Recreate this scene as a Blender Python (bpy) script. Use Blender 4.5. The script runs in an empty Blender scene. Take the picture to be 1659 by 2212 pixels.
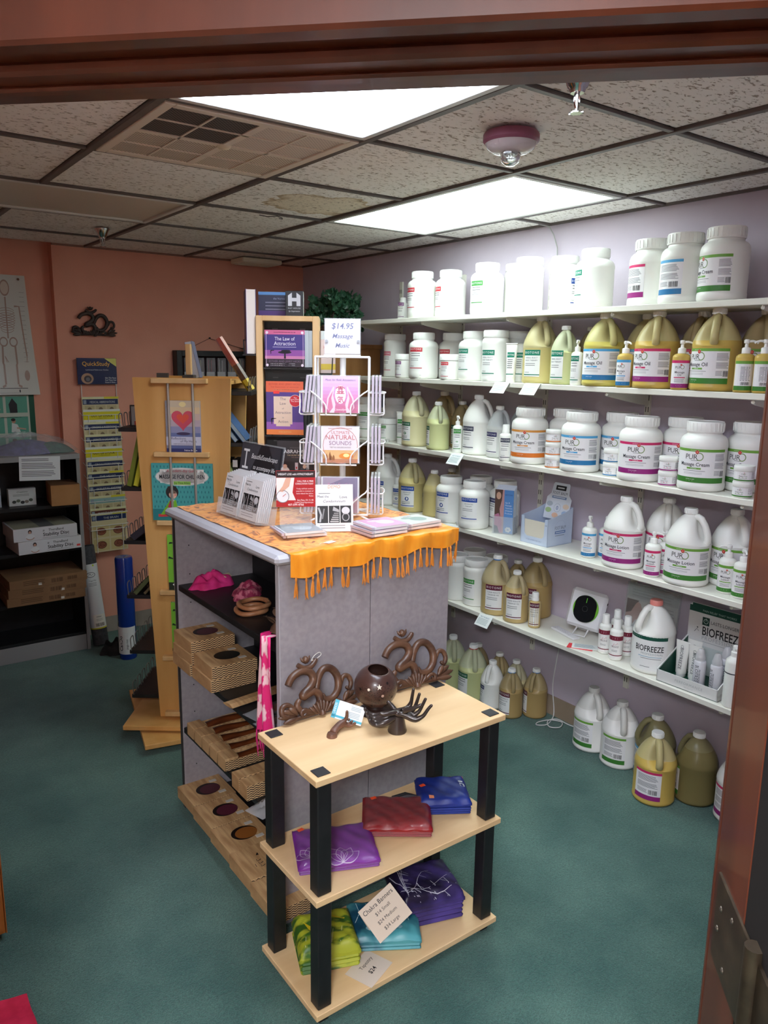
import bpy, bmesh, math, random
from mathutils import Vector, Matrix
random.seed(7)
R = math.radians
SC = bpy.context.scene
COL = SC.collection

# ---------------------------------------------------------------- camera
CAM_P = Vector((-1.37581, -1.99048, 1.74337))
CAM_R = Vector((0.80590, -0.59193, 0.01397)).normalized()
FOC = 1669.76
YAW, PIT, ROL = 0.633375793, -0.194305501, 0.0139744714
_f = Vector((math.sin(YAW)*math.cos(PIT), math.cos(YAW)*math.cos(PIT), math.sin(PIT)))
_r = Vector((math.cos(YAW), -math.sin(YAW), 0))
_u = _r.cross(_f)
CR = math.cos(ROL)*_r + math.sin(ROL)*_u
CU = -math.sin(ROL)*_r + math.cos(ROL)*_u
CF = _f
cam = bpy.data.cameras.new('camera')
cam.sensor_width = 36.0
cam.sensor_fit = 'AUTO'
cam.lens = FOC/2212*36
cam.clip_start = 0.05
camo = bpy.data.objects.new('camera', cam)
COL.objects.link(camo)
camo.matrix_world = Matrix(((CR.x, CU.x, -CF.x, CAM_P.x), (CR.y, CU.y, -CF.y, CAM_P.y), (CR.z, CU.z, -CF.z, CAM_P.z), (0, 0, 0, 1)))
SC.camera = camo

# ---------------------------------------------------------------- world, exposure
world = bpy.data.worlds.new('world')
SC.world = world
world.use_nodes = True
world.node_tree.nodes['Background'].inputs[0].default_value = (0.02, 0.018, 0.016, 1)
world.node_tree.nodes['Background'].inputs[1].default_value = 1.0
SC.view_settings.view_transform = 'Standard'
SC.view_settings.look = 'None'
SC.view_settings.gamma = 1.0
SC.view_settings.use_curve_mapping = False
SC.view_settings.exposure = 1.45
LIGHT_FAR, LIGHT_NEAR, LIGHT_HALL = 3.9, 5.9, 42.0   # far ceiling panel (fully lit), near panel (weak tube), added hallway fill lamp
try:
    SC.cycles.max_bounces = 6
    SC.cycles.diffuse_bounces = 4
    SC.cycles.glossy_bounces = 3
    SC.cycles.transmission_bounces = 5
    SC.cycles.transparent_max_bounces = 10
    SC.cycles.adaptive_threshold = 0.06
    SC.cycles.blur_glossy = 1.0
    SC.cycles.sample_clamp_indirect = 6.0
    SC.cycles.caustics_reflective = False
    SC.cycles.caustics_refractive = False
except Exception:
    pass

# ---------------------------------------------------------------- measuring: where a sight line meets a plane of the room
def ray(x, y):
    return CR*((x-829.5)/FOC) - CU*((y-1106)/FOC) + CF
def onz(x, y, z):
    d = ray(x, y); return CAM_P + d*((z-CAM_P.z)/d.z)
def onx(x, y, X):
    d = ray(x, y); return CAM_P + d*((X-CAM_P.x)/d.x)
def ony(x, y, Y):
    d = ray(x, y); return CAM_P + d*((Y-CAM_P.y)/d.y)

# ---------------------------------------------------------------- materials
def lin(c):
    return tuple(((v/255)/12.92 if v/255 <= 0.04045 else ((v/255+0.055)/1.055)**2.4) for v in c)
_M = {}
def nt(m):
    return m.node_tree.nodes, m.node_tree.links
def mat(c, rough=0.5, metal=0.0, trans=0.0, sss=0.0, spec=0.5, emit=0.0, coat=0.0, alpha=1.0, name=None, ior=1.45):
    key = (tuple(c), rough, metal, trans, sss, spec, emit, coat, alpha, ior)
    if key in _M: return _M[key]
    m = bpy.data.materials.new(name or 'paint_%d_%d_%d' % tuple(c))
    m.use_nodes = True
    b = m.node_tree.nodes['Principled BSDF']
    b.inputs['Base Color'].default_value = lin(c)+(1,)
    b.inputs['Roughness'].default_value = rough
    b.inputs['Metallic'].default_value = metal
    b.inputs['Transmission Weight'].default_value = trans
    b.inputs['Subsurface Weight'].default_value = sss
    b.inputs['Subsurface Radius'].default_value = (0.02, 0.02, 0.015)
    b.inputs['Specular IOR Level'].default_value = spec
    b.inputs['IOR'].default_value = ior
    b.inputs['Coat Weight'].default_value = coat
    b.inputs['Alpha'].default_value = alpha
    if emit:
        b.inputs['Emission Color'].default_value = lin(c)+(1,)
        b.inputs['Emission Strength'].default_value = emit
    _M[key] = m
    return m
def noisy(name, c1, c2, scale=8.0, rough=0.6, detail=4.0, stretch=(1, 1, 1), bump=0.0, bscale=None, lo=0.35, hi=0.65, metal=0.0, coords='Object', spec=0.5, coat=0.0):
    """procedural material: two tones mixed by stretched noise, optional fine relief"""
    if name in _M: return _M[name]
    m = bpy.data.materials.new(name); m.use_nodes = True
    N, L = nt(m); b = N['Principled BSDF']
    tc = N.new('ShaderNodeTexCoord'); mp = N.new('ShaderNodeMapping')
    mp.inputs['Scale'].default_value = stretch
    L.new(tc.outputs[coords], mp.inputs['Vector'])
    no = N.new('ShaderNodeTexNoise'); no.inputs['Scale'].default_value = scale; no.inputs['Detail'].default_value = detail
    L.new(mp.outputs[0], no.inputs['Vector'])
    cr = N.new('ShaderNodeValToRGB')
    cr.color_ramp.elements[0].position = lo; cr.color_ramp.elements[0].color = lin(c1)+(1,)
    cr.color_ramp.elements[1].position = hi; cr.color_ramp.elements[1].color = lin(c2)+(1,)
    L.new(no.outputs['Fac'], cr.inputs[0]); L.new(cr.outputs[0], b.inputs['Base Color'])
    b.inputs['Roughness'].default_value = rough; b.inputs['Metallic'].default_value = metal
    b.inputs['Specular IOR Level'].default_value = spec; b.inputs['Coat Weight'].default_value = coat
    if bump:
        n2 = N.new('ShaderNodeTexNoise'); n2.inputs['Scale'].default_value = bscale or scale*4; n2.inputs['Detail'].default_value = 3
        L.new(mp.outputs[0], n2.inputs['Vector'])
        bp = N.new('ShaderNodeBump'); bp.inputs['Strength'].default_value = bump; bp.inputs['Distance'].default_value = 0.004
        L.new(n2.outputs['Fac'], bp.inputs['Height']); L.new(bp.outputs[0], b.inputs['Normal'])
    _M[name] = m
    return m
def glassy(c, rough=0.05, alpha=0.25, name='film'):
    """thin clear plastic: mostly see-through with a shiny coat"""
    key = ('glassy', tuple(c), rough, alpha)
    if key in _M: return _M[key]
    m = bpy.data.materials.new(name); m.use_nodes = True
    b = m.node_tree.nodes['Principled BSDF']
    b.inputs['Base Color'].default_value = lin(c)+(1,)
    b.inputs['Roughness'].default_value = rough
    b.inputs['Alpha'].default_value = alpha
    b.inputs['Specular IOR Level'].default_value = 0.9
    _M[key] = m
    return m

# ---------------------------------------------------------------- mesh builder
class MB:
    def __init__(s): s.v = []; s.f = []; s.m = []; s.sm = []
    def add(s, vs, fs, m=0, smooth=False):
        o = len(s.v); s.v += [tuple(v) for v in vs]
        for f in fs:
            s.f.append(tuple(i+o for i in f)); s.m.append(m); s.sm.append(smooth)
        return s
    def box(s, x0, x1, y0, y1, z0, z1, m=0, b=0.0, T=None):
        if b > 0:
            b = min(b, (x1-x0)*.45, (y1-y0)*.45, (z1-z0)*.45)
            vs = []
            xs = (x0, x0+b, x1-b, x1); ys = (y0, y0+b, y1-b, y1); zs = (z0, z0+b, z1-b, z1)
            idx = {}
            def V(i, j, k):
                if (i, j, k) not in idx:
                    idx[(i, j, k)] = len(vs); vs.append((xs[i], ys[j], zs[k]))
                return idx[(i, j, k)]
            fs = []
            def quad(a, bb, c, d): fs.append((a, bb, c, d))
            # six faces
            quad(V(1,1,0), V(1,2,0), V(2,2,0), V(2,1,0)); quad(V(1,1,3), V(2,1,3), V(2,2,3), V(1,2,3))
            quad(V(1,0,1), V(2,0,1), V(2,0,2), V(1,0,2)); quad(V(1,3,1), V(1,3,2), V(2,3,2), V(2,3,1))
            quad(V(0,1,1), V(0,1,2), V(0,2,2), V(0,2,1)); quad(V(3,1,1), V(3,2,1), V(3,2,2), V(3,1,2))
            # twelve chamfers
            for j, jj in ((0, 1), (3, 2)):
                for k, kk in ((0, 1), (3, 2)):
                    quad(V(1,jj,k), V(2,jj,k), V(2,j,kk), V(1,j,kk))
            for i, ii in ((0, 1), (3, 2)):
                for k, kk in ((0, 1), (3, 2)):
                    quad(V(ii,1,k), V(i,1,kk), V(i,2,kk), V(ii,2,k))
            for i, ii in ((0, 1), (3, 2)):
                for j, jj in ((0, 1), (3, 2)):
                    quad(V(ii,j,1), V(i,jj,1), V(i,jj,2), V(ii,j,2))
            for i, ii in ((0, 1), (3, 2)):
                for j, jj in ((0, 1), (3, 2)):
                    for k, kk in ((0, 1), (3, 2)):
                        fs.append((V(ii,jj,k), V(ii,j,kk), V(i,jj,kk)))
        else:
            vs = [(x0,y0,z0),(x1,y0,z0),(x1,y1,z0),(x0,y1,z0),(x0,y0,z1),(x1,y0,z1),(x1,y1,z1),(x0,y1,z1)]
            fs = [(0,3,2,1),(4,5,6,7),(0,1,5,4),(1,2,6,5),(2,3,7,6),(3,0,4,7)]
        if T is not None: vs = [tuple(T @ Vector(v)) for v in vs]
        return s.add(vs, fs, m)
    def lathe(s, prof, n=28, m=0, smooth=True, c=(0, 0), mfun=None, rfun=None, close=False):
        vs = []; fs = []; ms = []
        k = len(prof)
        for i, (r, z) in enumerate(prof):
            for j in range(n):
                a = 2*math.pi*j/n
                rr = max(r, 1e-5)
                if rfun: rr = rfun(rr, z, a)
                vs.append((c[0]+rr*math.sin(a), c[1]-rr*math.cos(a), z))
        o = len(s.v); s.v += vs
        for i in range(k-1):
            for j in range(n):
                jj = (j+1) % n
                s.f.append((o+i*n+j, o+i*n+jj, o+(i+1)*n+jj, o+(i+1)*n+j))
                s.m.append(mfun((prof[i][1]+prof[i+1][1])/2) if mfun else m); s.sm.append(smooth)
        return s
    def tube(s, pts, r, n=8, m=0, closed=False, smooth=True, flat=1.0):
        pts = [Vector(p) for p in pts]; k = len(pts)
        rs = r if isinstance(r, (list, tuple)) else [r]*k
        up = None; o = len(s.v)
        for i, p in enumerate(pts):
            a = pts[(i-1) % k] if (closed or i > 0) else pts[i]
            bq = pts[(i+1) % k] if (closed or i < k-1) else pts[i]
            t = (bq-a)
            if t.length < 1e-9: t = Vector((0, 0, 1))
            t.normalize()
            if up is None:
                up = Vector((0, 0, 1)) if abs(t.z) < 0.9 else Vector((1, 0, 0))
            up = up - t*up.dot(t)
            if up.length < 1e-6: up = t.orthogonal()
            up.normalize(); sd = t.cross(up)
            for j in range(n):
                g = 2*math.pi*j/n
                s.v.append(tuple(p + up*(rs[i]*math.cos(g)) + sd*(rs[i]*flat*math.sin(g))))
        segs = k if closed else k-1
        for i in range(segs):
            ii = (i+1) % k
            for j in range(n):
                jj = (j+1) % n
                s.f.append((o+i*n+j, o+i*n+jj, o+ii*n+jj, o+ii*n+j)); s.m.append(m); s.sm.append(smooth)
        if not closed:
            s.f.append(tuple(o+j for j in range(n))[::-1]); s.m.append(m); s.sm.append(False)
            s.f.append(tuple(o+(k-1)*n+j for j in range(n))); s.m.append(m); s.sm.append(False)
        return s
    def prism(s, poly, a0, a1, axis='z', m=0):
        """extrude a 2-D outline (counter-clockwise) between a0 and a1 along an axis"""
        def P(p, a):
            return {'z': (p[0], p[1], a), 'y': (p[0], a, p[1]), 'x': (a, p[0], p[1])}[axis]
        n = len(poly)
        vs = [P(p, a0) for p in poly] + [P(p, a1) for p in poly]
        fs = [tuple(range(n))[::-1], tuple(range(n, 2*n))] + [(i, (i+1) % n, n+(i+1) % n, n+i) for i in range(n)]
        return s.add(vs, fs, m)
    def grid(s, fn, nu, nv, m=0, smooth=True, mfun=None):
        o = len(s.v)
        for i in range(nu+1):
            for j in range(nv+1): s.v.append(tuple(fn(i/nu, j/nv)))
        for i in range(nu):
            for j in range(nv):
                a = o+i*(nv+1)+j
                s.f.append((a, a+nv+1, a+nv+2, a+1)); s.m.append(mfun((i+.5)/nu, (j+.5)/nv) if mfun else m); s.sm.append(smooth)
        return s
    def xf(s, T, start=0):
        s.v[start:] = [tuple(T @ Vector(v)) for v in s.v[start:]]; return s
    def mesh(s, name, mats, sharp=40):
        me = bpy.data.meshes.new(name)
        me.from_pydata(s.v, [], s.f)
        for mm in mats: me.materials.append(mm)
        me.polygons.foreach_set('material_index', s.m)
        me.polygons.foreach_set('use_smooth', s.sm)
        if any(s.sm): me.set_sharp_from_angle(angle=R(sharp))
        me.update()
        return me
    def build(s, name, mats, parent=None, loc=None, rotz=0.0, sharp=40):
        if not isinstance(mats, (list, tuple)): mats = [mats]
        return put(name, s.mesh(name, mats, sharp), parent, loc, rotz)
def put(name, me, parent=None, loc=None, rotz=0.0):
    o = bpy.data.objects.new(name, me); COL.objects.link(o)
    if parent: o.parent = parent
    if loc: o.location = loc
    o.rotation_euler.z = rotz
    return o
def tag(o, label=None, cat=None, group=None, kind=None):
    if label: o['label'] = label
    if cat: o['category'] = cat
    if group: o['group'] = group
    if kind: o['kind'] = kind
    return o
def thing(name, label, cat, loc=(0, 0, 0), rotz=0.0, group=None):
    o = bpy.data.objects.new(name, None); COL.objects.link(o)
    o.empty_display_size = 0.05
    o.location = loc; o.rotation_euler.z = rotz
    return tag(o, label, cat, group)
def struct(name, mb, mats, parent=None):
    o = mb.build(name, mats, parent)
    if not parent: o['kind'] = 'structure'
    return o
def frame(o, x, y, z):
    """matrix from three axis vectors and an origin"""
    x, y, z, o = Vector(x), Vector(y), Vector(z), Vector(o)
    return Matrix(((x.x, y.x, z.x, o.x), (x.y, y.y, z.y, o.y), (x.z, y.z, z.z, o.z), (0, 0, 0, 1)))
_share = {}
def shared(key, fn):
    if key not in _share: _share[key] = fn()
    return _share[key]

# ---------------------------------------------------------------- flat print (labels, covers, cards)
_T = {}
def glyphs(s, shear=0.0, bold=0.0, space=1.0):
    """outline mesh of a string in the built-in font, as (verts, faces, bbox)"""
    key = (s, shear, bold, space)
    if key in _T: return _T[key]
    cu = bpy.data.curves.new('t', 'FONT'); cu.body = s; cu.resolution_u = 2; cu.shear = shear; cu.offset = bold; cu.space_character = space
    ob = bpy.data.objects.new('t', cu)
    me = bpy.data.meshes.new_from_object(ob)
    vs = [(v.co.x, v.co.y) for v in me.vertices]; fs = [tuple(p.vertices) for p in me.polygons]
    bpy.data.objects.remove(ob); bpy.data.curves.remove(cu); bpy.data.meshes.remove(me)
    if not vs: vs = [(0, 0)]
    xs = [v[0] for v in vs]; ys = [v[1] for v in vs]
    _T[key] = (vs, fs, (min(xs), max(xs), min(ys), max(ys)))
    return _T[key]
class Print:
    """flat layout, origin at bottom centre; every entry lies a hair above the last layer"""
    def __init__(s): s.e = []
    def poly(s, pts, c, layer=1): s.e.append((pts, [tuple(range(len(pts)))], c, layer)); return s
    def rect(s, x0, x1, y0, y1, c, layer=1, seg=None):
        n = seg or max(1, int(abs(x1-x0)/0.008))
        n = min(n, 40)
        pts = []; fs = []
        for i in range(n+1):
            x = x0+(x1-x0)*i/n; pts += [(x, y0), (x, y1)]
        for i in range(n): fs.append((2*i, 2*i+2, 2*i+3, 2*i+1))
        s.e.append((pts, fs, c, layer)); return s
    def ell(s, cx, cy, rx, ry, c, layer=1, n=20, a0=0, a1=360):
        pts = [(cx+rx*math.cos(R(a0+(a1-a0)*i/n)), cy+ry*math.sin(R(a0+(a1-a0)*i/n))) for i in range(n+(0 if a1-a0 >= 360 else 1))]
        return s.poly(pts, c, layer)
    def ring(s, cx, cy, rx, ry, w, c, layer=1, n=20, a0=0, a1=360):
        pts = []; fs = []
        for i in range(n+1):
            a = R(a0+(a1-a0)*i/n)
            pts += [(cx+rx*math.cos(a), cy+ry*math.sin(a)), (cx+(rx-w)*math.cos(a), cy+(ry-w)*math.sin(a))]
        for i in range(n): fs.append((2*i, 2*i+2, 2*i+3, 2*i+1))
        s.e.append((pts, fs, c, layer)); return s
    def line(s, pts, w, c, layer=2):
        vs = []; fs = []
        for i, p in enumerate(pts):
            a = pts[max(i-1, 0)]; b = pts[min(i+1, len(pts)-1)]
            dx, dy = b[0]-a[0], b[1]-a[1]; L = math.hypot(dx, dy) or 1
            ww = (w[i] if isinstance(w, (list, tuple)) else w)/2
            vs += [(p[0]-dy/L*ww, p[1]+dx/L*ww), (p[0]+dy/L*ww, p[1]-dx/L*ww)]
        for i in range(len(pts)-1): fs.append((2*i+1, 2*i+3, 2*i+2, 2*i))
        s.e.append((vs, fs, c, layer)); return s
    def text(s, t, cx, cy, h, c, layer=3, w=None, shear=0.0, bold=0.0, align='c', rot=0.0, space=1.0):
        """cy is the baseline, h the capital height"""
        vs, fs, (x0, x1, y0, y1) = glyphs(t, shear, bold, space)
        k = h/0.69; kx = k
        if w and (x1-x0)*k > w: kx = w/(x1-x0)
        ox = {'c': (x0+x1)/2, 'l': x0, 'r': x1}[align]
        ca, sa = math.cos(rot), math.sin(rot)
        pts = []
        for v in vs:
            X, Y = (v[0]-ox)*kx, v[1]*k
            pts.append((cx+X*ca-Y*sa, cy+X*sa+Y*ca))
        s.e.append((pts, fs, c, layer)); return s
    def lines(s, x0, x1, y1, n, dy, c, th=0.3, layer=2, ragged=0.15, seed=0):
        rd = random.Random(seed+n)
        for i in range(n):
            y = y1-i*dy
            s.rect(x0, x1-(x1-x0)*ragged*rd.random(), y-dy*th, y, c, layer, seg=max(2, int(abs(x1-x0)/.009)))
        return s
    def barcode(s, x0, x1, y0, y1, c=(20, 20, 20), layer=3, n=14):
        rd = random.Random(3); x = x0; st = (x1-x0)/n
        for i in range(n):
            s.rect(x, x+st*rd.uniform(.25, .75), y0, y1, c, layer, seg=1); x += st
        return s
    def build(s, fn, name, parent=None, rough=0.45, base=None, gap=0.00025, coat=0.0):
        mb = MB(); mats = []; idx = {}
        for pts, fs, c, layer in s.e:
            if c not in idx:
                idx[c] = len(mats); mats.append(c if isinstance(c, bpy.types.Material) else mat(c, rough, coat=coat))
            mb.add([fn(p[0], p[1], layer*gap) for p in pts], fs, idx[c])
        return mb.build(name, mats, parent)
    def mesh(s, fn, name, rough=0.45, gap=0.00025, coat=0.0):
        mb = MB(); mats = []; idx = {}
        for pts, fs, c, layer in s.e:
            if c not in idx:
                idx[c] = len(mats); mats.append(c if isinstance(c, bpy.types.Material) else mat(c, rough, coat=coat))
            mb.add([fn(p[0], p[1], layer*gap) for p in pts], fs, idx[c])
        return mb.mesh(name, mats)
def on_cyl(rad, z0=0.0):
    return lambda u, v, o: ((rad+o)*math.sin(u/rad), -(rad+o)*math.cos(u/rad), z0+v)
def on_front(y=0.0, z0=0.0, x0=0.0):
    return lambda u, v, o: (x0+u, y-o, z0+v)
def on_top(z=0.0, x0=0.0, y0=0.0):
    return lambda u, v, o: (x0+u, y0+v, z+o)
def on_mat(T):
    return lambda u, v, o: tuple(T @ Vector((u, v, o)))

# ================================================================ the room
TILE = 0.6096
CZ = 2.37            # ceiling
WX = 1.47            # shelf wall
BY = 2.88            # salmon wall
LX = -2.6            # left wall
FY = -2.2            # wall beside the door
DN = -1.43           # door wall, distance along (1,1)/sqrt2
S2 = math.sqrt(0.5)

def carpet_mat():
    m = bpy.data.materials.new('green_carpet'); m.use_nodes = True
    N, L = nt(m); b = N['Principled BSDF']
    tc = N.new('ShaderNodeTexCoord')
    big = N.new('ShaderNodeTexNoise'); big.inputs['Scale'].default_value = 2.3; big.inputs['Detail'].default_value = 5; big.inputs['Roughness'].default_value = .6
    fine = N.new('ShaderNodeTexNoise'); fine.inputs['Scale'].default_value = 260; fine.inputs['Detail'].default_value = 3
    mid = N.new('ShaderNodeTexNoise'); mid.inputs['Scale'].default_value = 70; mid.inputs['Detail'].default_value = 4
    for n_ in (big, fine, mid): L.new(tc.outputs['Object'], n_.inputs['Vector'])
    r1 = N.new('ShaderNodeValToRGB'); r1.color_ramp.elements[0].position = .35; r1.color_ramp.elements[1].position = .68
    r1.color_ramp.elements[0].color = lin((50, 92, 86))+(1,); r1.color_ramp.elements[1].color = lin((90, 126, 116))+(1,)
    L.new(big.outputs['Fac'], r1.inputs[0])
    r2 = N.new('ShaderNodeValToRGB'); r2.color_ramp.elements[0].position = .34; r2.color_ramp.elements[1].position = .66
    r2.color_ramp.elements[0].color = (.48, .5, .5, 1); r2.color_ramp.elements[1].color = (1.35, 1.35, 1.3, 1)
    mid.inputs['Scale'].default_value = 110; mid.inputs['Roughness'].default_value = .75
    av = N.new('ShaderNodeMath'); av.operation = 'ADD'; L.new(fine.outputs['Fac'], av.inputs[0]); L.new(mid.outputs['Fac'], av.inputs[1])
    hf = N.new('ShaderNodeMath'); hf.operation = 'MULTIPLY'; hf.inputs[1].default_value = .5; L.new(av.outputs[0], hf.inputs[0])
    L.new(hf.outputs[0], r2.inputs[0])
    mx = N.new('ShaderNodeMix'); mx.data_type = 'RGBA'; mx.blend_type = 'MULTIPLY'; mx.inputs[0].default_value = 1
    L.new(r1.outputs[0], mx.inputs[6]); L.new(r2.outputs[0], mx.inputs[7]); L.new(mx.outputs[2], b.inputs['Base Color'])
    b.inputs['Roughness'].default_value = .95; b.inputs['Specular IOR Level'].default_value = .1
    b.inputs['Sheen Weight'].default_value = .25
    ad = N.new('ShaderNodeMath'); ad.operation = 'ADD'; L.new(fine.outputs['Fac'], ad.inputs[0]); L.new(mid.outputs['Fac'], ad.inputs[1])
    bp = N.new('ShaderNodeBump'); bp.inputs['Strength'].default_value = .7; bp.inputs['Distance'].default_value = .006
    L.new(ad.outputs[0], bp.inputs['Height']); L.new(bp.outputs[0], b.inputs['Normal'])
    return m
def tile_mat(name, stain=None):
    m = bpy.data.materials.new(name); m.use_nodes = True
    N, L = nt(m); b = N['Principled BSDF']
    tc = N.new('ShaderNodeTexCoord'); mp = N.new('ShaderNodeMapping'); mp.inputs['Scale'].default_value = (1.0, 2.1, 1)
    mp.inputs['Rotation'].default_value = (0, 0, .5)
    geo = N.new('ShaderNodeNewGeometry')
    L.new(geo.outputs['Position'], mp.inputs['Vector'])
    no = N.new('ShaderNodeTexNoise'); no.inputs['Scale'].default_value = 52; no.inputs['Detail'].default_value = 3; no.inputs['Roughness'].default_value = .55; no.inputs['Distortion'].default_value = .6
    L.new(mp.outputs[0], no.inputs['Vector'])
    cr = N.new('ShaderNodeValToRGB'); cr.color_ramp.elements[0].position = .36; cr.color_ramp.elements[1].position = .42
    cr.color_ramp.elements[0].color = lin((170, 158, 146))+(1,); cr.color_ramp.elements[1].color = lin((249, 246, 241))+(1,)
    L.new(no.outputs['Fac'], cr.inputs[0])
    out = cr.outputs[0]
    if stain:
        big = N.new('ShaderNodeTexNoise'); big.inputs['Scale'].default_value = 9; big.inputs['Detail'].default_value = 4
        L.new(geo.outputs['Position'], big.inputs['Vector'])
        sub = N.new('ShaderNodeVectorMath'); sub.operation = 'SUBTRACT'; sub.inputs[1].default_value = stain
        L.new(geo.outputs['Position'], sub.inputs[0])
        sc = N.new('ShaderNodeVectorMath'); sc.operation = 'MULTIPLY'; sc.inputs[1].default_value = (3.4, 4.6, 0)
        L.new(sub.outputs[0], sc.inputs[0])
        ln = N.new('ShaderNodeVectorMath'); ln.operation = 'LENGTH'; L.new(sc.outputs[0], ln.inputs[0])
        ad = N.new('ShaderNodeMath'); ad.operation = 'ADD'; L.new(ln.outputs['Value'], ad.inputs[0]); L.new(big.outputs['Fac'], ad.inputs[1])
        rr = N.new('ShaderNodeValToRGB'); e = rr.color_ramp.elements
        e[0].position = .0; e[0].color = (.9, .84, .72, 1); e[1].position = 1.0; e[1].color = (1, 1, 1, 1)
        for p_, c_ in ((.60, (.90, .83, .70, 1)), (.655, (.62, .50, .35, 1)), (.67, (.70, .58, .42, 1)), (.69, (1, 1, 1, 1))):
            q = e.new(p_); q.color = c_
        mr = N.new('ShaderNodeMath'); mr.operation = 'MULTIPLY'; mr.inputs[1].default_value = .5
        L.new(ad.outputs[0], mr.inputs[0]); L.new(mr.outputs[0], rr.inputs[0])
        mx = N.new('ShaderNodeMix'); mx.data_type = 'RGBA'; mx.blend_type = 'MULTIPLY'; mx.inputs[0].default_value = 1
        L.new(out, mx.inputs[6]); L.new(rr.outputs[0], mx.inputs[7]); out = mx.outputs[2]
    L.new(out, b.inputs['Base Color'])
    b.inputs['Roughness'].default_value = .95; b.inputs['Specular IOR Level'].default_value = .1
    bp = N.new('ShaderNodeBump'); bp.inputs['Strength'].default_value = .8; bp.inputs['Distance'].default_value = .004
    L.new(cr.outputs[0], bp.inputs['Height']); L.new(bp.outputs[0], b.inputs['Normal'])
    return m
M_CARPET = carpet_mat()
M_TILE = tile_mat('ceiling_fissured')
M_LAV = noisy('lavender_wall', (196, 184, 198), (204, 192, 205), 3, .85, bump=.12, bscale=220, spec=.2)
M_SAL = noisy('salmon_wall', (226, 158, 136), (233, 166, 143), 3, .85, bump=.15, bscale=220, spec=.2)
M_WOODR = noisy('red_brown_wood', (82, 36, 20), (104, 48, 28), 5, .42, stretch=(2, 2, .25), detail=6, bump=.02, coat=.12)
M_WOODO = noisy('orange_oak', (168, 98, 40), (194, 120, 56), 6, .4, stretch=(3, 3, .3), detail=6)
M_MAPLE = noisy('maple_veneer', (214, 170, 112), (232, 192, 138), 5, .42, stretch=(3, 3, .35), detail=6)
M_HONEY = noisy('honey_maple', (216, 160, 90), (230, 178, 108), 4, .4, stretch=(3, 3, .35), detail=6)
M_WHITE = mat((238, 238, 234), .4)
M_BLACK = noisy('black_laminate', (22, 21, 23), (30, 29, 31), 30, .45, bump=.02)
M_GREYL = noisy('grey_laminate', (150, 143, 148), (160, 153, 157), 60, .6, detail=2)
M_CHROME = mat((205, 205, 205), .12, metal=1.0)
M_STEEL = mat((176, 170, 160), .35, metal=.9)

struct('floor', MB().box(-4.5, 3.2, -5.2, 3.2, -.05, 0), M_CARPET)
struct('wall_right', MB().box(WX, WX+.1, FY-.1, BY+.15, 0, CZ+.05), M_LAV)
w = MB().box(-.19, WX, BY, BY+.15, 0, CZ+.05).box(LX, -.19, BY+.075, BY+.15, 0, CZ+.05)
struct('wall_back', w, M_SAL)
struct('wall_left', MB().box(LX-.1, LX, .40, BY+.15, 0, CZ+.05), M_SAL)
struct('wall_front', MB().box(.2, WX+.1, FY-.1, FY, 0, CZ+.05), M_LAV)

# door wall at 45 degrees, local x along t=(1,-1)/sqrt2, local y along n=(1,1)/sqrt2
DT = frame((0, 0, 0), (S2, -S2, 0), (S2, S2, 0), (0, 0, 1))
T0, T1, HZ = -.36, .735, 2.05
w = MB().box(-2.25, T0-.03, DN-.15, DN, 0, CZ+.05).box(T1+.03, 1.75, DN-.15, DN, 0, CZ+.05).box(T0-.03, T1+.03, DN-.15, DN, HZ+.03, CZ+.05).xf(DT)
struct('wall_door', w, M_SAL)
d1 = MB().box(T0, T1, DN-.155, DN+.012, HZ, HZ+.03, b=.002).xf(DT).build('door_1', M_WOODR); d1['kind'] = 'structure'
MB().box(T0, T1, -1.552, -1.484, HZ-.014, HZ, b=.004).xf(DT).build('door_stop', M_WOODR, d1)
MB().box(T0, T1, -1.522, -1.508, HZ-.020, HZ-.014, b=.003).xf(DT).build('stop_bead', M_WOODR, d1)
MB().box(T0-.08, T1+.08, DN-.185, DN-.155, HZ-.008, HZ+.10, b=.004).xf(DT).build('head_casing', M_WOODR, d1)
MB().box(T1, T1+.03, DN-.105, DN+.012, 0, HZ, b=.002).xf(DT).build('jamb', M_WOODR, d1)
MB().box(T0-.03, T0, DN-.155, DN+.012, 0, HZ, b=.002).xf(DT).build('jamb', M_WOODR, d1)
MB().box(T1+.001, T1+.03, DN-.19, DN-.105, 0, HZ).xf(DT).build('jamb_gap_shade', mat((20, 11, 8), .85), d1)  # near-black strip: shade of the hinge-side gap, put into the colour
MB().box(T1+.0, T1+.10, DN+.012, DN+.026, 0, HZ+.06, b=.004).xf(DT).build('room_casing', M_WOODR, d1)
M_BRONZE = noisy('aged_bronze', (70, 58, 46), (92, 78, 62), 30, .42, metal=.75)
hg = MB().box(T1-.003, T1+.001, -1.574, -1.438, .985, 1.105, b=.001)
hg.tube([(T1-.004, -1.586, .962), (T1-.004, -1.586, 1.118)], .011, 12)
hg.tube([(T1-.004, -1.586, .950), (T1-.004, -1.586, .962)], [.004, .008], 10)
hg.box(T1-.003, T1+.001, -1.66, -1.596, .985, 1.105)
hg = hg.xf(DT).build('hinge', M_BRONZE, d1)
for (yy, zz) in ((-1.505, 1.085), (-1.462, 1.068), (-1.455, 1.035), (-1.490, 1.003)):
    sc = MB(); sc.lathe([(0, .0015), (.003, .0015), (.0042, 0), (.0042, -.001)], 12)
    sc.box(-.003, .003, -.0005, .0005, .0012, .0018)
    sc.xf(DT @ frame((T1-.003, yy, zz), (0, 1, 0), (0, 0, 1), (-1, 0, 0)) )
    sc.build('screw', mat((104, 94, 84), .4, metal=.8), hg)
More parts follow.
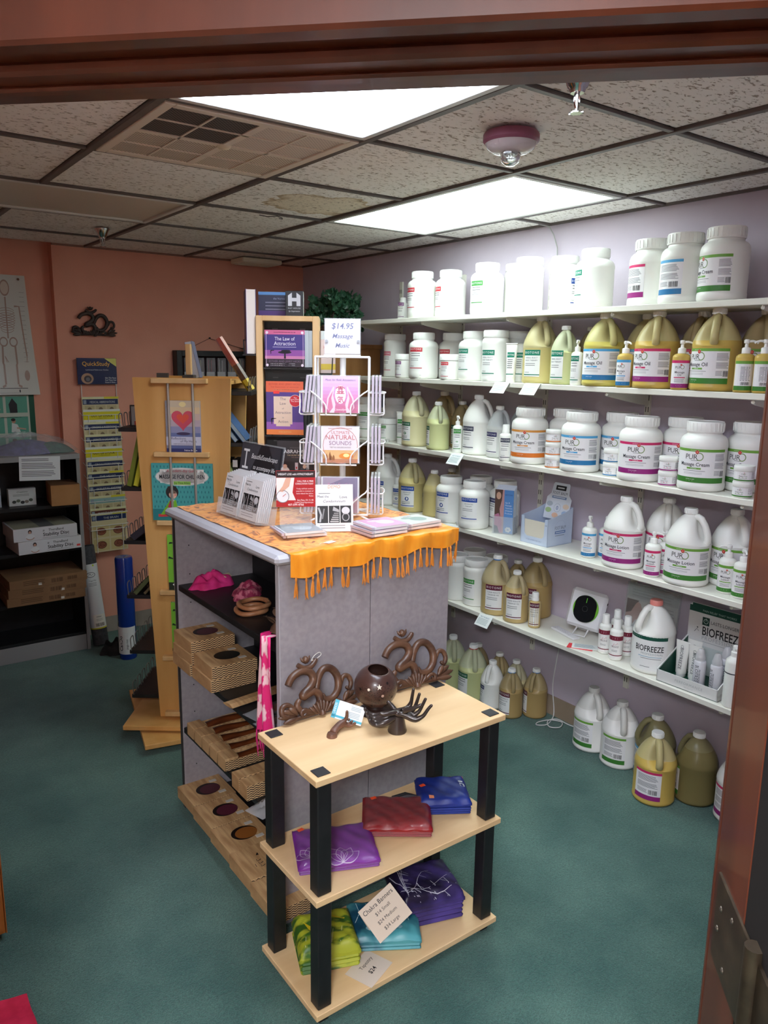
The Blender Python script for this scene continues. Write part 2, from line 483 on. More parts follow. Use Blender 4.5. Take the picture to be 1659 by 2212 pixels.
MB().box(T1+.012, T1+.052, -2.3, -1.632, .01, 2.03, b=.003).xf(DT).build('door_leaf', M_WOODO, d1)
# hallway behind the camera
w = MB().box(-2.25, 1.75, -4.1, -4.0, 0, CZ+.05).box(1.75, 1.85, -4.1, DN, 0, CZ+.05).box(-2.35, -2.25, -4.1, DN, 0, CZ+.05).xf(DT)
struct('wall_hall', w, noisy('hall_wall', (212, 206, 200), (222, 216, 210), 3, .85))
struct('baseboard_back', MB().box(-.19, WX-.01, BY-.008, BY, 0, .10).box(LX, -.19, BY+.067, BY+.075, 0, .10), noisy('grey_vinyl', (150, 138, 128), (165, 152, 142), 8, .6))
struct('baseboard_right', MB().box(WX-.008, WX, FY, BY, 0, .10), noisy('tan_vinyl', (150, 132, 112), (166, 148, 128), 8, .6))

# ---------------------------------------------------------------- suspended ceiling
ceil = struct('ceiling', MB().box(LX-1.6, WX+.1, -5.2, BY+.15, CZ+.06, CZ+.1), mat((120, 112, 104), .9))
LIGHTS = {(-1, -1): 'n', (-1, -2): 'n', (1, 0): 'f', (1, 1): 'f', (-1, 2): 'o', (-2, 2): 'o', (-1, 0): 'v'}
g = .012
M_STAIN = tile_mat('ceiling_stained', stain=(.42, .93, CZ+.008))
tile_me = shared('tile', lambda: MB().box(-TILE/2+g, TILE/2-g, -TILE/2+g, TILE/2-g, 0, .016, b=.003).mesh('ceiling_tile', [M_TILE]))
for i in range(-6, 3):
    for j in range(-6, 5):
        if (i, j) in LIGHTS: continue
        x0, x1, y0, y1 = i*TILE, (i+1)*TILE, j*TILE, (j+1)*TILE
        if x0 > WX-.02 or y0 > BY-.02: continue
        if x1 > WX or y1 > BY:
            xe, ye = min(x1-g, WX-.012), min(y1-g, BY-.012)
            o = MB().box(x0+g, xe, y0+g, ye, CZ+.004, CZ+.02, b=.003).build('ceiling_tile', M_TILE, ceil)
        else:
            o = put('ceiling_tile', tile_me, ceil, ((x0+x1)/2, (y0+y1)/2, CZ+.004))
            if (i, j) == (0, 1):
                o.data = tile_me.copy(); o.data.materials[0] = M_STAIN
M_BAR = noisy('grid_metal', (92, 84, 82), (104, 96, 94), 12, .5, metal=.2)
for i in range(-6, 3):
    for y0, y1 in (((-3.66, BY),) if i != -1 else ((-3.66, 2*TILE), (3*TILE, BY))):
        MB().box(i*TILE-g, i*TILE+g, y0, y1, CZ-.006, CZ+.006, b=.002).build('grid_runner', M_BAR, ceil)
tee_me = MB().box(g, TILE-g, -g*.85, g*.85, -.004, .006, b=.002).mesh('grid_tee', [M_BAR])
tee_end = MB().box(g, WX-2*TILE-.002, -g*.85, g*.85, -.004, .006, b=.002).mesh('grid_tee', [M_BAR])
for j in range(-6, 5):
    for i in range(-6, 3):
        if (i, j) in ((1, 1), (-1, -1)): continue          # inside the long light panels
        put('grid_tee', tee_me if i < 2 else tee_end, ceil, (i*TILE, j*TILE, CZ))
MB().box(WX-.016, WX, -3.66, BY, CZ-.006, CZ+.004).build('wall_angle', M_BAR, ceil)
MB().box(-.19, WX, BY-.014, BY, CZ-.006, CZ+.004).build('wall_angle', mat((150, 110, 96), .7), ceil)

def diffuser_mat(name, strength, c=(248, 252, 255)):
    m = bpy.data.materials.new(name); m.use_nodes = True
    N, L = nt(m); b = N['Principled BSDF']
    b.inputs['Base Color'].default_value = (.8, .82, .84, 1); b.inputs['Roughness'].default_value = .35
    tc = N.new('ShaderNodeTexCoord')
    w1 = N.new('ShaderNodeTexWave'); w1.inputs['Scale'].default_value = 55; w1.bands_direction = 'DIAGONAL'
    L.new(tc.outputs['Object'], w1.inputs['Vector'])
    mr = N.new('ShaderNodeMapRange'); mr.inputs['To Min'].default_value = strength*.8; mr.inputs['To Max'].default_value = strength*1.12
    L.new(w1.outputs['Fac'], mr.inputs['Value']); L.new(mr.outputs[0], b.inputs['Emission Strength'])
    b.inputs['Emission Color'].default_value = lin(c)+(1,)
    return m
def panel(x0, x1, y0, y1, m, label):
    t = thing('ceiling_light', label, 'ceiling light', ((x0+x1)/2, (y0+y1)/2, CZ-.002), group='fluorescent ceiling panels')
    hx, hy = (x1-x0)/2-.013, (y1-y0)/2-.013
    f = MB(); e = .022
    f.box(-hx, hx, -hy, -hy+e, -.004, .05, b=.002).box(-hx, hx, hy-e, hy, -.004, .05, b=.002)
    f.box(-hx, -hx+e, -hy+e, hy-e, -.004, .05, b=.002).box(hx-e, hx, -hy+e, hy-e, -.004, .05, b=.002)
    f.build('frame', mat((214, 214, 210), .4), t)
    MB().box(-hx+e, hx-e, -hy+e, hy-e, .004, .010).build('diffuser', m, t)
    return t
panel(-TILE, 0, -2*TILE, 0, diffuser_mat('lens_near', LIGHT_NEAR, (226, 238, 255)), 'ribbed ceiling light panel nearest the door header, beside the air vent')
panel(TILE, 2*TILE, 0, 2*TILE, diffuser_mat('lens_far', LIGHT_FAR, (234, 252, 250)), 'glaring white ceiling light panel over the shelf wall')
panel(-2*TILE, 0, 2*TILE, 3*TILE, mat((206, 198, 184), .4), 'unlit ceiling light panel at the left, near the sprinkler')

# perforated air vent
def perf(name, c, hole, k):
    m = bpy.data.materials.new(name); m.use_nodes = True
    N, L = nt(m); b = N['Principled BSDF']
    tc = N.new('ShaderNodeTexCoord'); mp = N.new('ShaderNodeMapping'); mp.inputs['Rotation'].default_value = (0, 0, R(45))
    L.new(tc.outputs['Object'], mp.inputs['Vector'])
    sx = N.new('ShaderNodeSeparateXYZ'); L.new(mp.outputs[0], sx.inputs[0])
    outs = []
    for a in ('X', 'Y'):
        mu = N.new('ShaderNodeMath'); mu.operation = 'MULTIPLY'; mu.inputs[1].default_value = 2*math.pi/.0085
        L.new(sx.outputs[a], mu.inputs[0])
        si = N.new('ShaderNodeMath'); si.operation = 'COSINE'; L.new(mu.outputs[0], si.inputs[0]); outs.append(si)
    ad = N.new('ShaderNodeMath'); ad.operation = 'ADD'; L.new(outs[0].outputs[0], ad.inputs[0]); L.new(outs[1].outputs[0], ad.inputs[1])
    cr = N.new('ShaderNodeValToRGB'); cr.color_ramp.elements[0].position = k; cr.color_ramp.elements[1].position = k+.04
    cr.color_ramp.elements[0].color = lin(c)+(1,); cr.color_ramp.elements[1].color = lin(hole)+(1,)
    mr = N.new('ShaderNodeMapRange'); mr.inputs['From Min'].default_value = -2; mr.inputs['From Max'].default_value = 2
    L.new(ad.outputs[0], mr.inputs[0]); L.new(mr.outputs[0], cr.inputs[0]); L.new(cr.outputs[0], b.inputs['Base Color'])
    b.inputs['Roughness'].default_value = .6
    return m
t = thing('air_vent', 'square perforated ceiling air vent in four quarters with a small knob', 'vent', (-TILE/2, TILE/2, CZ-.002))
h = TILE/2-.013
f = MB()
for a, b_ in ((-h, -h+.03), (h-.03, h)):
    f.box(a, b_, -h, h, -.006, .02, b=.002).box(-h+.03, h-.03, a, b_, -.006, .02, b=.002)
f.box(-.012, .012, -h+.03, h-.03, -.004, .01).box(-h+.03, h-.03, -.012, .012, -.004, .01)
for s in (-1, 1):
    f.box(s*.14-.003, s*.14+.003, -h+.03, h-.03, -.004, .004).box(-h+.03, h-.03, s*.14-.003, s*.14+.003, -.004, .004)
f.build('frame', mat((222, 210, 194), .5), t)
for q, (sx, sy, mm) in enumerate(((-1, -1, perf('vent_open', (110, 100, 94), (26, 24, 26), .42)), (1, -1, perf('vent_shut', (214, 200, 186), (176, 164, 152), .6)), (-1, 1, perf('vent_half', (222, 208, 190), (92, 82, 72), .56)), (1, 1, perf('vent_half2', (222, 208, 190), (132, 120, 106), .6)))):
    MB().box(min(sx*.012, sx*(h-.03)), max(sx*.012, sx*(h-.03)), min(sy*.012, sy*(h-.03)), max(sy*.012, sy*(h-.03)), -.001, .002).build('grille', mm, t)
MB().lathe([(0, -.012), (.016, -.010), (.022, -.004), (.022, 0)], 16).build('knob', mat((216, 204, 180), .5), t)

# ceiling alarm dome, sprinklers, hook, exhaust box
t = thing('alarm_dome', 'round plum-coloured ceiling alarm with a clear glass dome', 'alarm', (onz(1105, 284, CZ).x, onz(1105, 284, CZ).y, CZ-.004), -.63)
MB().lathe([(0, 0), (.074, 0), (.078, -.006), (.078, -.022), (.072, -.028), (0, -.028)], 36).build('base', noisy('plum_plastic', (120, 62, 86), (138, 76, 98), 10, .4), t)
MB().lathe([(.070, -.028), (.066, -.040), (.050, -.050), (.030, -.053), (0, -.053)], 36).build('skirt', glassy((224, 206, 210), .15, .55), t)
MB().lathe([(.028, -.045), (.0285, -.062), (.024, -.076), (.013, -.085), (0, -.087)], 24).build('dome', mat((235, 240, 238), .03, trans=.9), t)
MB().tube([(-.006, 0, -.05), (-.006, 0, -.07), (.006, 0, -.07), (.006, 0, -.05)], .004, 8).lathe([(0, -.052), (.018, -.052), (.018, -.056), (0, -.056)], 16).build('filament', mat((190, 190, 185), .3, metal=.8), t)
def sprinkler(p, label):
    t = thing('sprinkler', label, 'sprinkler', p, .3, group='ceiling sprinklers')
    MB().lathe([(0, 0), (.036, 0), (.036, -.003), (.030, -.012), (.022, -.034), (.019, -.036), (.015, -.046), (0, -.046)], 24).build('escutcheon', M_CHROME, t)
    b = MB()
    for s in (-1, 1): b.tube([(s*.007, 0, -.044), (s*.013, 0, -.056), (s*.011, 0, -.070), (s*.003, 0, -.080)], .0022, 6)
    b.tube([(0, 0, -.044), (0, 0, -.085)], .004, 8)
    b.build('yoke', M_CHROME, t)
    d = MB().lathe([(0, -.083), (.013, -.085), (.013, -.087), (0, -.087)], 16)
    for k in range(8): d.box(.012, .017, -.0015, .0015, -.087, -.085, T=Matrix.Rotation(k*math.pi/4, 4, 'Z'))
    d.build('deflector', M_CHROME, t)
p = onz(220, 493, CZ); sprinkler((p.x, p.y, CZ-.002), 'chrome sprinkler head at the left, above the salmon wall carving')
p = onz(1250, 150, CZ); sprinkler((p.x, p.y, CZ-.002), 'sprinkler head tucked behind the door header at the right')
p = onz(560, 466, CZ)
tag(MB().tube([(0, 0, 0), (.03, -.02, -.006), (.07, -.04, -.002), (.09, -.05, -.010), (.085, -.06, -.016), (.07, -.055, -.014)], .0016, 6).build('wire_hook', mat((60, 56, 52), .5, metal=.6), None, (p.x, p.y, CZ+.003)), 'thin bent wire hook dangling from the stained ceiling tile', 'hook')
t = thing('exhaust_cover', 'small cream louvred box on the ceiling by the back wall corner', 'vent', (1.03, 2.72, CZ-.002))
MB().box(-.14, .14, -.09, .09, -.03, 0, b=.006).build('body', mat((226, 214, 190), .5), t)
for k in range(4): MB().box(-.12, .12, -.075+k*.042, -.055+k*.042, -.034, -.029, b=.001).build('louvre', mat((238, 230, 208), .5), t)

# hallway lamp (unseen, added behind the camera as fill through the door)
t = thing('hall_fill_lamp', 'unseen square hallway fill lamp added behind the viewer', 'ceiling light', (-2.0, -2.5, CZ-.03))
MB().box(-.3, .3, -.3, .3, -.02, .03, b=.004).build('housing', M_WHITE, t)
MB().box(-.28, .28, -.28, .28, -.026, -.02).build('diffuser', mat((236, 240, 246), .5, emit=LIGHT_HALL, name='hall_glow'), t)

# ================================================================ shelf wall
SX, SY0, SY1 = 1.17, -.655, 1.775
SZ = [1.96, 1.65, 1.29, .925, .525]
SNAME = ['top', 'second', 'third', 'fourth', 'lowest']
M_SHELF = noisy('cream_shelf', (228, 226, 214), (236, 234, 224), 6, .45)
M_BRK = mat((222, 220, 208), .4)
STD = [1.733, 1.19, .578, .005, -.60]
for k, y in enumerate(STD):
    s = MB().box(WX-.012, WX-.001, y-.0125, y+.0125, .30, 2.19 if k != 2 else 2.20)
    for z in range(38):
        zz = .33+z*.0485
        for dx in (-.006, .006): s.box(WX-.0128, WX-.0118, y+dx-.002, y+dx+.002, zz, zz+.022, m=1)
    tag(s.build('shelf_standard', [M_BRK, mat((90, 88, 84), .6)]), ['slotted metal wall upright nearest the potted ivy', 'slotted metal wall upright, second from the ivy', 'slotted metal wall upright with the grey cable ending on it', 'slotted metal wall upright behind the pink-banded jars', 'slotted metal wall upright nearest the door frame'][k], 'shelf upright', 'slotted uprights on the shelf wall')
for i, z in enumerate(SZ):
    t = thing('wall_shelf', 'long cream wall shelf, %s of the five on the lavender wall' % ['topmost', 'second from the top', 'middle', 'second from the bottom', 'lowest'][i], 'shelf', ((SX+WX)/2, (SY0+SY1)/2, z), group='long shelves on the lavender wall')
    hx, hy = (WX-SX)/2, (SY1-SY0)/2
    MB().box(-hx, hx-.016, -hy, hy, -.022, 0, b=.002).build('board', M_SHELF, t)
    for y in STD:
        yy = y-(SY0+SY1)/2
        b = MB().prism([(-hx+.012, -.022), (-hx+.012, -.034), (-hx+.03, -.040), (hx-.06, -.075), (hx-.013, -.080), (hx-.013, -.022)][::-1], yy-.0025, yy+.0025, 'y')
        b.tube([(-hx+.014, yy, -.030), (-hx+.022, yy, -.030)], .007, 8)
        b.build('bracket', M_BRK, t)

# ---------------------------------------------------------------- product colours and print
BAND = dict(red=(196, 44, 58), teal=(22, 122, 98), green=(62, 142, 62), dgreen=(34, 98, 66), indigo=(44, 44, 96), slate=(64, 68, 88), blue=(30, 74, 160), maroon=(96, 26, 52), pink=(206, 110, 130), purple=(132, 70, 130))
GREY = (120, 120, 124)
def small_brand(c, w=.072, h=.105, rows=('', ''), logo=None):
    p = Print().rect(-w/2, w/2, 0, h, (240, 240, 238), 1)
    col = BAND[c]
    p.rect(-w/2, w/2, h*.79, h, col, 2)
    p.text('BIOTONE', 0, h*.855, h*.085, (245, 245, 245), 3, w=w*.86, space=1.25)
    y = h*.68
    for r_ in rows:
        if r_: p.text(r_, 0, y, h*.05, (80, 80, 84), 3, w=w*.8)
        else: p.lines(-w*.36, w*.36, y+h*.05, 1, h*.06, GREY, .5)
        y -= h*.10
    if logo:
        p.ell(0, h*.40, w*.14, w*.14*logo[1], logo[0], 2); p.ell(0, h*.40, w*.05, w*.08*logo[1], (238, 238, 236), 3)
        y = h*.24
    p.lines(-w*.40, w*.34, y+h*.02, 2, h*.07, (150, 150, 152), .35)
    p.text('MASSAGE', -w*.4, h*.14, h*.035, (60, 60, 64), 3, align='l')
    p.rect(-w/2, w/2, h*.05, h*.085, col, 2)
    return p
PURC = dict(orange=((222, 150, 70), (226, 122, 44)), blue=((80, 164, 214), (38, 118, 172)), pink=((206, 44, 104), (150, 40, 122)), green=((112, 166, 66), (64, 128, 52)))
def flower(p, cx, cy, k):
    p.text('PUR', cx-.006*k, cy, .0105*k, (70, 74, 66), 3, space=.95)
    p.ring(cx+.010*k, cy+.006*k, .008*k, .0085*k, .0018*k, (126, 150, 92), 2, 18, -130, 140)
    for a in range(5):
        p.ell(cx+.005*k+.0022*k*math.cos(R(72*a+18)), cy+.0155*k+.0022*k*math.sin(R(72*a+18)), .0018*k, .0018*k, (206, 48, 66), 4, 8)
    p.ell(cx+.005*k, cy+.0155*k, .0012*k, .0012*k, (240, 200, 120), 5, 8)
def wide_label(c, word, R0, h, front=True, back=True, span=None):
    """wrap-round label: coloured edge bands, emblem and name in front, small print and bar code at the right"""
    top, bot = PURC[c]
    u0, u1 = (-.085, .115) if front else (-.055, .055)
    p = Print().rect(u0, u1, 0, h, (238, 236, 238), 1)
    p.rect(u0, u1, h*.92, h, top, 2); p.rect(u0, u1, 0, h*.16, bot, 2)
    if front:
        k = h/.105
        p.text('PROFESSIONAL', 0, h*.945, h*.022, (250, 240, 240), 3, space=1.2)
        flower(p, 0, h*.69, k*1.5)
        p.lines(-.010*k, .012*k, h*.665, 1, .002, GREY, .8)
        p.text(word, .0, h*.495, h*.105, (52, 54, 62), 3, w=.092*k, bold=.010)
        p.rect(-.022*k, .022*k, h*.40, h*.45, top, 2); p.text('FORMULA', 0, h*.412, h*.026, (255, 255, 255), 3)
        p.lines(-.036*k, .036*k, h*.36, 1, .004, (120, 120, 126), .4); p.lines(-.032*k, .036*k, h*.30, 2, h*.035, (160, 160, 164), .25)
        p.text('WATER SOLUBLE', -.01, h*.09, h*.024, (245, 235, 245), 3); p.lines(-.024, 0, h*.06, 1, .003, (235, 225, 235), .5)
        bx0, bx1 = .062*k, .098*k
    else:
        bx0, bx1 = -.042, .042
    p.lines(bx0, bx1, h*.86, 6, h*.035, (130, 130, 136), .45); p.lines(bx0, bx1, h*.60, 5, h*.035, (130, 130, 136), .45, seed=4)
    p.lines(bx0, bx0+(bx1-bx0)*.55, h*.36, 4, h*.035, (140, 140, 146), .45, seed=8)
    p.barcode(bx1-(bx1-bx0)*.42, bx1, h*.21, h*.37)
    return p
HDPE = mat((240, 240, 234), .38)
CAPW = mat((242, 242, 238), .42)
def fluid(c, rough=.28, tr=.18):
    return mat(c, rough, trans=tr, ior=1.3)
LIQ = dict(amber=((222, 192, 112), (220, 206, 156)), pale=((226, 212, 160), (222, 214, 176)), lime=((216, 220, 160), (220, 224, 186)), oil=((222, 208, 112), (226, 216, 150)), gold=((222, 190, 100), (226, 210, 150)),
           dark=((186, 158, 104), (196, 174, 126)), olive=((134, 122, 78), (158, 148, 106)), tan=((212, 186, 128), (214, 196, 152)), cream=((232, 224, 176), (226, 220, 182)), straw=((222, 206, 140), (224, 212, 160)), clear=((224, 226, 222), (222, 226, 226)), white=None, milky=((240, 238, 234), (222, 220, 214)))

# ---------------------------------------------------------------- product shapes (local front is -y)
def jug_parts(Rr, H, liq, cap=(242, 242, 238), hang=75, fill=.60, ringc=None):
    key = ('jug', Rr, H, liq, cap, hang, fill, ringc)
    def make():
        prof = [(0, 0), (.86, 0), (.95, .008), (1, .03), (1, .055), (.985, .065), (.985, .53), (1, .545), (.995, .57), (.965, .61), (.92, .65), (.86, .69), (.785, .735), (.69, .78), (.585, .825), (.47, .865), (.35, .895), (.27, .91), (.25, .92), (.25, .945)]
        prof = [(r*Rr, z*H) for r, z in prof]
        ha = R(hang)
        def rf(r, z, a):
            zz = z/H
            if zz < .56 or zz > .905: return r
            d = (a-ha+math.pi) % (2*math.pi)-math.pi
            wz = math.sin(math.pi*min(1, max(0, (zz-.56)/.345)))**.6
            return r*(1-.52*wz*math.exp(-(d/R(34))**2))
        b = MB()
        if LIQ[liq]:
            b.lathe(prof, 40, mfun=lambda z: 0 if z < fill*H else 1, rfun=rf); mats = [fluid(LIQ[liq][0]), fluid(LIQ[liq][1], .30, .35)]
            if liq == 'milky': mats = [mat(LIQ[liq][0], .35), fluid(LIQ[liq][1], .35, .1)]
        else:
            b.lathe(prof, 40, rfun=rf); mats = [HDPE]
        body = b.mesh('body', mats, 50)
        s, c = math.sin(ha), -math.cos(ha)
        path = [(.24, .885), (.36, .895), (.52, .875), (.70, .80), (.83, .71), (.90, .64), (.90, .59), (.80, .56)]
        hm = MB().tube([(s*r*Rr, c*r*Rr, z*H) for r, z in path], [.011*Rr/.077, .012*Rr/.077]+[.0115*Rr/.077]*4+[.012*Rr/.077, .010*Rr/.077], 10, flat=1.15)
        hand = hm.mesh('handle', [mats[-1]], 60)
        cm = MB(); cr = Rr*.285 if Rr > .07 else Rr*.31
        n = 28
        cm.lathe([(cr*.9, .925*H), (cr, .93*H), (cr, .99*H), (cr*.93, H), (0, H)], n, m=0)
        for k in range(n):
            a = 2*math.pi*k/n
            cm.box(cr-.0004, cr+.0010, -.0009, .0009, .935*H, .985*H, T=Matrix.Rotation(a, 4, 'Z'))
        if ringc: cm.lathe([(cr*.98, .915*H), (cr*1.04, .918*H), (cr*1.04, .932*H), (cr*.98, .934*H)], n, m=1)
        capm = cm.mesh('cap', [mat(cap, .42), mat(ringc or cap, .4)])
        return [('body', body), ('handle', hand), ('cap', capm)]
    return shared(key, make)
def jar_parts(kind):
    def make():
        if kind == 'round':
            Rr, H = .078, .235
            pr = [(0, 0), (.88, 0), (.95, .01), (.985, .045), (1, .12), (.99, .14), (.985, .15), (.985, .66), (1, .675), (.985, .72), (.93, .765), (.82, .80), (.72, .815), (.69, .83), (.69, .85)]
            lr, l0, l1, rib = .72, .845, 1.0, 0
        elif kind == 'straight':
            Rr, H = .064, .235
            pr = [(0, 0), (.9, 0), (.97, .01), (1, .05), (.985, .07), (.985, .74), (1, .76), (.98, .80), (.93, .83), (.88, .845), (.88, .86)]
            lr, l0, l1, rib = .92, .855, 1.0, 0
        elif kind == 'short':
            Rr, H = .052, .125
            pr = [(0, 0), (.9, 0), (.98, .02), (1, .05), (1, .70), (.97, .74), (.95, .76)]
            lr, l0, l1, rib = 1.04, .75, 1.0, 0
        else:
            Rr, H = .083, .25
            pr = [(0, 0), (.88, 0), (.96, .008), (1, .035), (1, .105), (.985, .115), (.985, .62), (1, .635), (1, .665), (.985, .71), (.94, .755), (.85, .79), (.74, .81), (.72, .825), (.72, .85)]
            lr, l0, l1, rib = .775, .845, 1.0, 1
        body = MB().lathe([(r*Rr, z*H) for r, z in pr], 44).mesh('body', [HDPE], 50)
        lid = MB().lathe([(lr*Rr*.97, l0*H), (lr*Rr, (l0+.01)*H), (lr*Rr, (l1-.02)*H), (lr*Rr*.97, l1*H), (lr*Rr*.9, l1*H), (lr*Rr*.89, (l1-.008)*H), (0, (l1-.008)*H)], 44)
        nr = 26 if rib else 60
        for k in range(nr):
            wv = .0012 if rib else .0008
            lid.box(lr*Rr-.0004, lr*Rr+(.0016 if rib else .0007), -wv, wv, (l0+.02)*H, (l1-.02)*H, T=Matrix.Rotation(2*math.pi*k/nr, 4, 'Z'))
        return [('body', body), ('lid', lid.mesh('lid', [CAPW]))]
    return shared(('jar', kind), make)
def tub_parts(c):
    def make():
        Rr, H = .0335, .0555
        b = MB().lathe([(0, 0), (.9*Rr, 0), (.97*Rr, .002), (.97*Rr, .036), (.93*Rr, .039)], 32)
        lid = MB().lathe([(Rr, .037), (Rr*1.04, .039), (Rr*1.04, .052), (Rr*1.0, H), (0, H)], 32)
        p = Print(); top, bot = PURC[c]; u = .055
        p.rect(-u, u, .004, .036, (238, 236, 238), 1); p.rect(-u, u, .004, .0085, bot, 2)
        p.text('PUR', .0, .026, .004, (70, 74, 66), 3); p.ring(.0055, .028, .003, .003, .0007, (126, 150, 92), 3)
        p.ell(.003, .0325, .0012, .0012, (206, 48, 66), 3, 8)
        p.text('Massage Cream', .0, .019, .004, (52, 54, 62), 3, w=.027); p.lines(-.013, .013, .016, 1, .002, top, .7); p.lines(-.014, .014, .0125, 1, .0016, GREY, .5)
        p.lines(.030, .052, .033, 6, .0035, (150, 150, 154), .4)
        return [('body', b.mesh('body', [HDPE])), ('lid', lid.mesh('lid', [CAPW])), ('label', p.mesh(on_cyl(.97*Rr+.0002), 'label'))]
    return shared(('tub', c), make)
def pump_parts(Rr, Hb, spout, tint=None):
    def make():
        body = MB().lathe([(0, 0), (.88*Rr, 0), (.98*Rr, .003), (Rr, .008), (Rr, Hb*.88), (.95*Rr, Hb*.93), (.75*Rr, Hb*.975), (.42*Rr, Hb), (.38*Rr, Hb+.006)], 28).mesh('body', [fluid(LIQ[tint][0]) if tint else HDPE], 50)
        pm = MB().lathe([(.46*Rr, Hb), (.46*Rr, Hb+.016), (.40*Rr, Hb+.019), (.2*Rr, Hb+.021), (.16*Rr, Hb+.034)], 20)
        pm.lathe([(.17*Rr, Hb+.032), (.30*Rr, Hb+.035), (.30*Rr, Hb+.044), (.2*Rr, Hb+.047), (0, Hb+.047)], 16)
        a = R(spout); s, c = math.sin(a), -math.cos(a)
        pm.tube([(s*.1*Rr, c*.1*Rr, Hb+.040), (s*.6*Rr, c*.6*Rr, Hb+.041), (s*1.0*Rr, c*1.0*Rr, Hb+.038), (s*1.15*Rr, c*1.15*Rr, Hb+.033)], [.0045, .004, .0032, .003], 8)
        return [('body', body), ('pump', pm.mesh('pump', [CAPW]))]
    return shared(('pump', Rr, Hb, spout, tint), make)
def flip_parts(Rr, H, tint=None):
    def make():
        Hb = H*.77
        b = MB().lathe([(0, 0), (.88*Rr, 0), (.98*Rr, .003), (Rr, .008), (Rr, Hb*.90), (.93*Rr, Hb*.95), (.6*Rr, Hb*.99), (.5*Rr, Hb)], 28)
        c = MB().lathe([(.52*Rr, Hb-.002), (.62*Rr, Hb), (.60*Rr, Hb+.012), (.57*Rr, Hb+.013), (.57*Rr, H-.004), (.48*Rr, H), (0, H)], 22)
        return [('body', b.mesh('body', [fluid(LIQ[tint][0]) if tint else HDPE], 50)), ('cap', c.mesh('cap', [CAPW]))]
    return shared(('flip', Rr, H, tint), make)
def tube_parts(c, h=.17):
    def make():
        def f(u, v):
            a = u*2*math.pi; z = .016+v*(h-.016)
            k = v**1.3
            rx = .021+.006*k; ry = .021*(1-k)+.0012*k
            return (rx*math.sin(a), -ry*math.cos(a), z)
        b = MB().grid(f, 24, 10); b.tube([(-.027, 0, h+.002), (.027, 0, h+.002)], .003, 8)
        cap = MB().lathe([(0, 0), (.019, 0), (.021, .002), (.0205, .017), (.015, .018)], 24)
        p = Print(); w = .034
        p.rect(-w/2, w/2, .025, .135, (238, 238, 236), 1); p.rect(-w/2, w/2, .112, .135, BAND[c], 2); p.text('BIOTONE', 0, .120, .007, (245, 245, 245), 3, w=w*.85)
        p.lines(-w*.4, w*.4, .104, 5, .009, GREY, .35); p.rect(-w/2, w/2, .035, .039, BAND[c], 2)
        fn = lambda u, v, o: (u, -(.0215-.019*(v/h)**1.4)*math.sqrt(max(.05, 1-(u/.025)**2))-o-.0006, v)
        return [('body', b.mesh('body', [HDPE], 60)), ('cap', cap.mesh('cap', [CAPW])), ('label', p.mesh(fn, 'label'))]
    return shared(('tube', c, h), make)

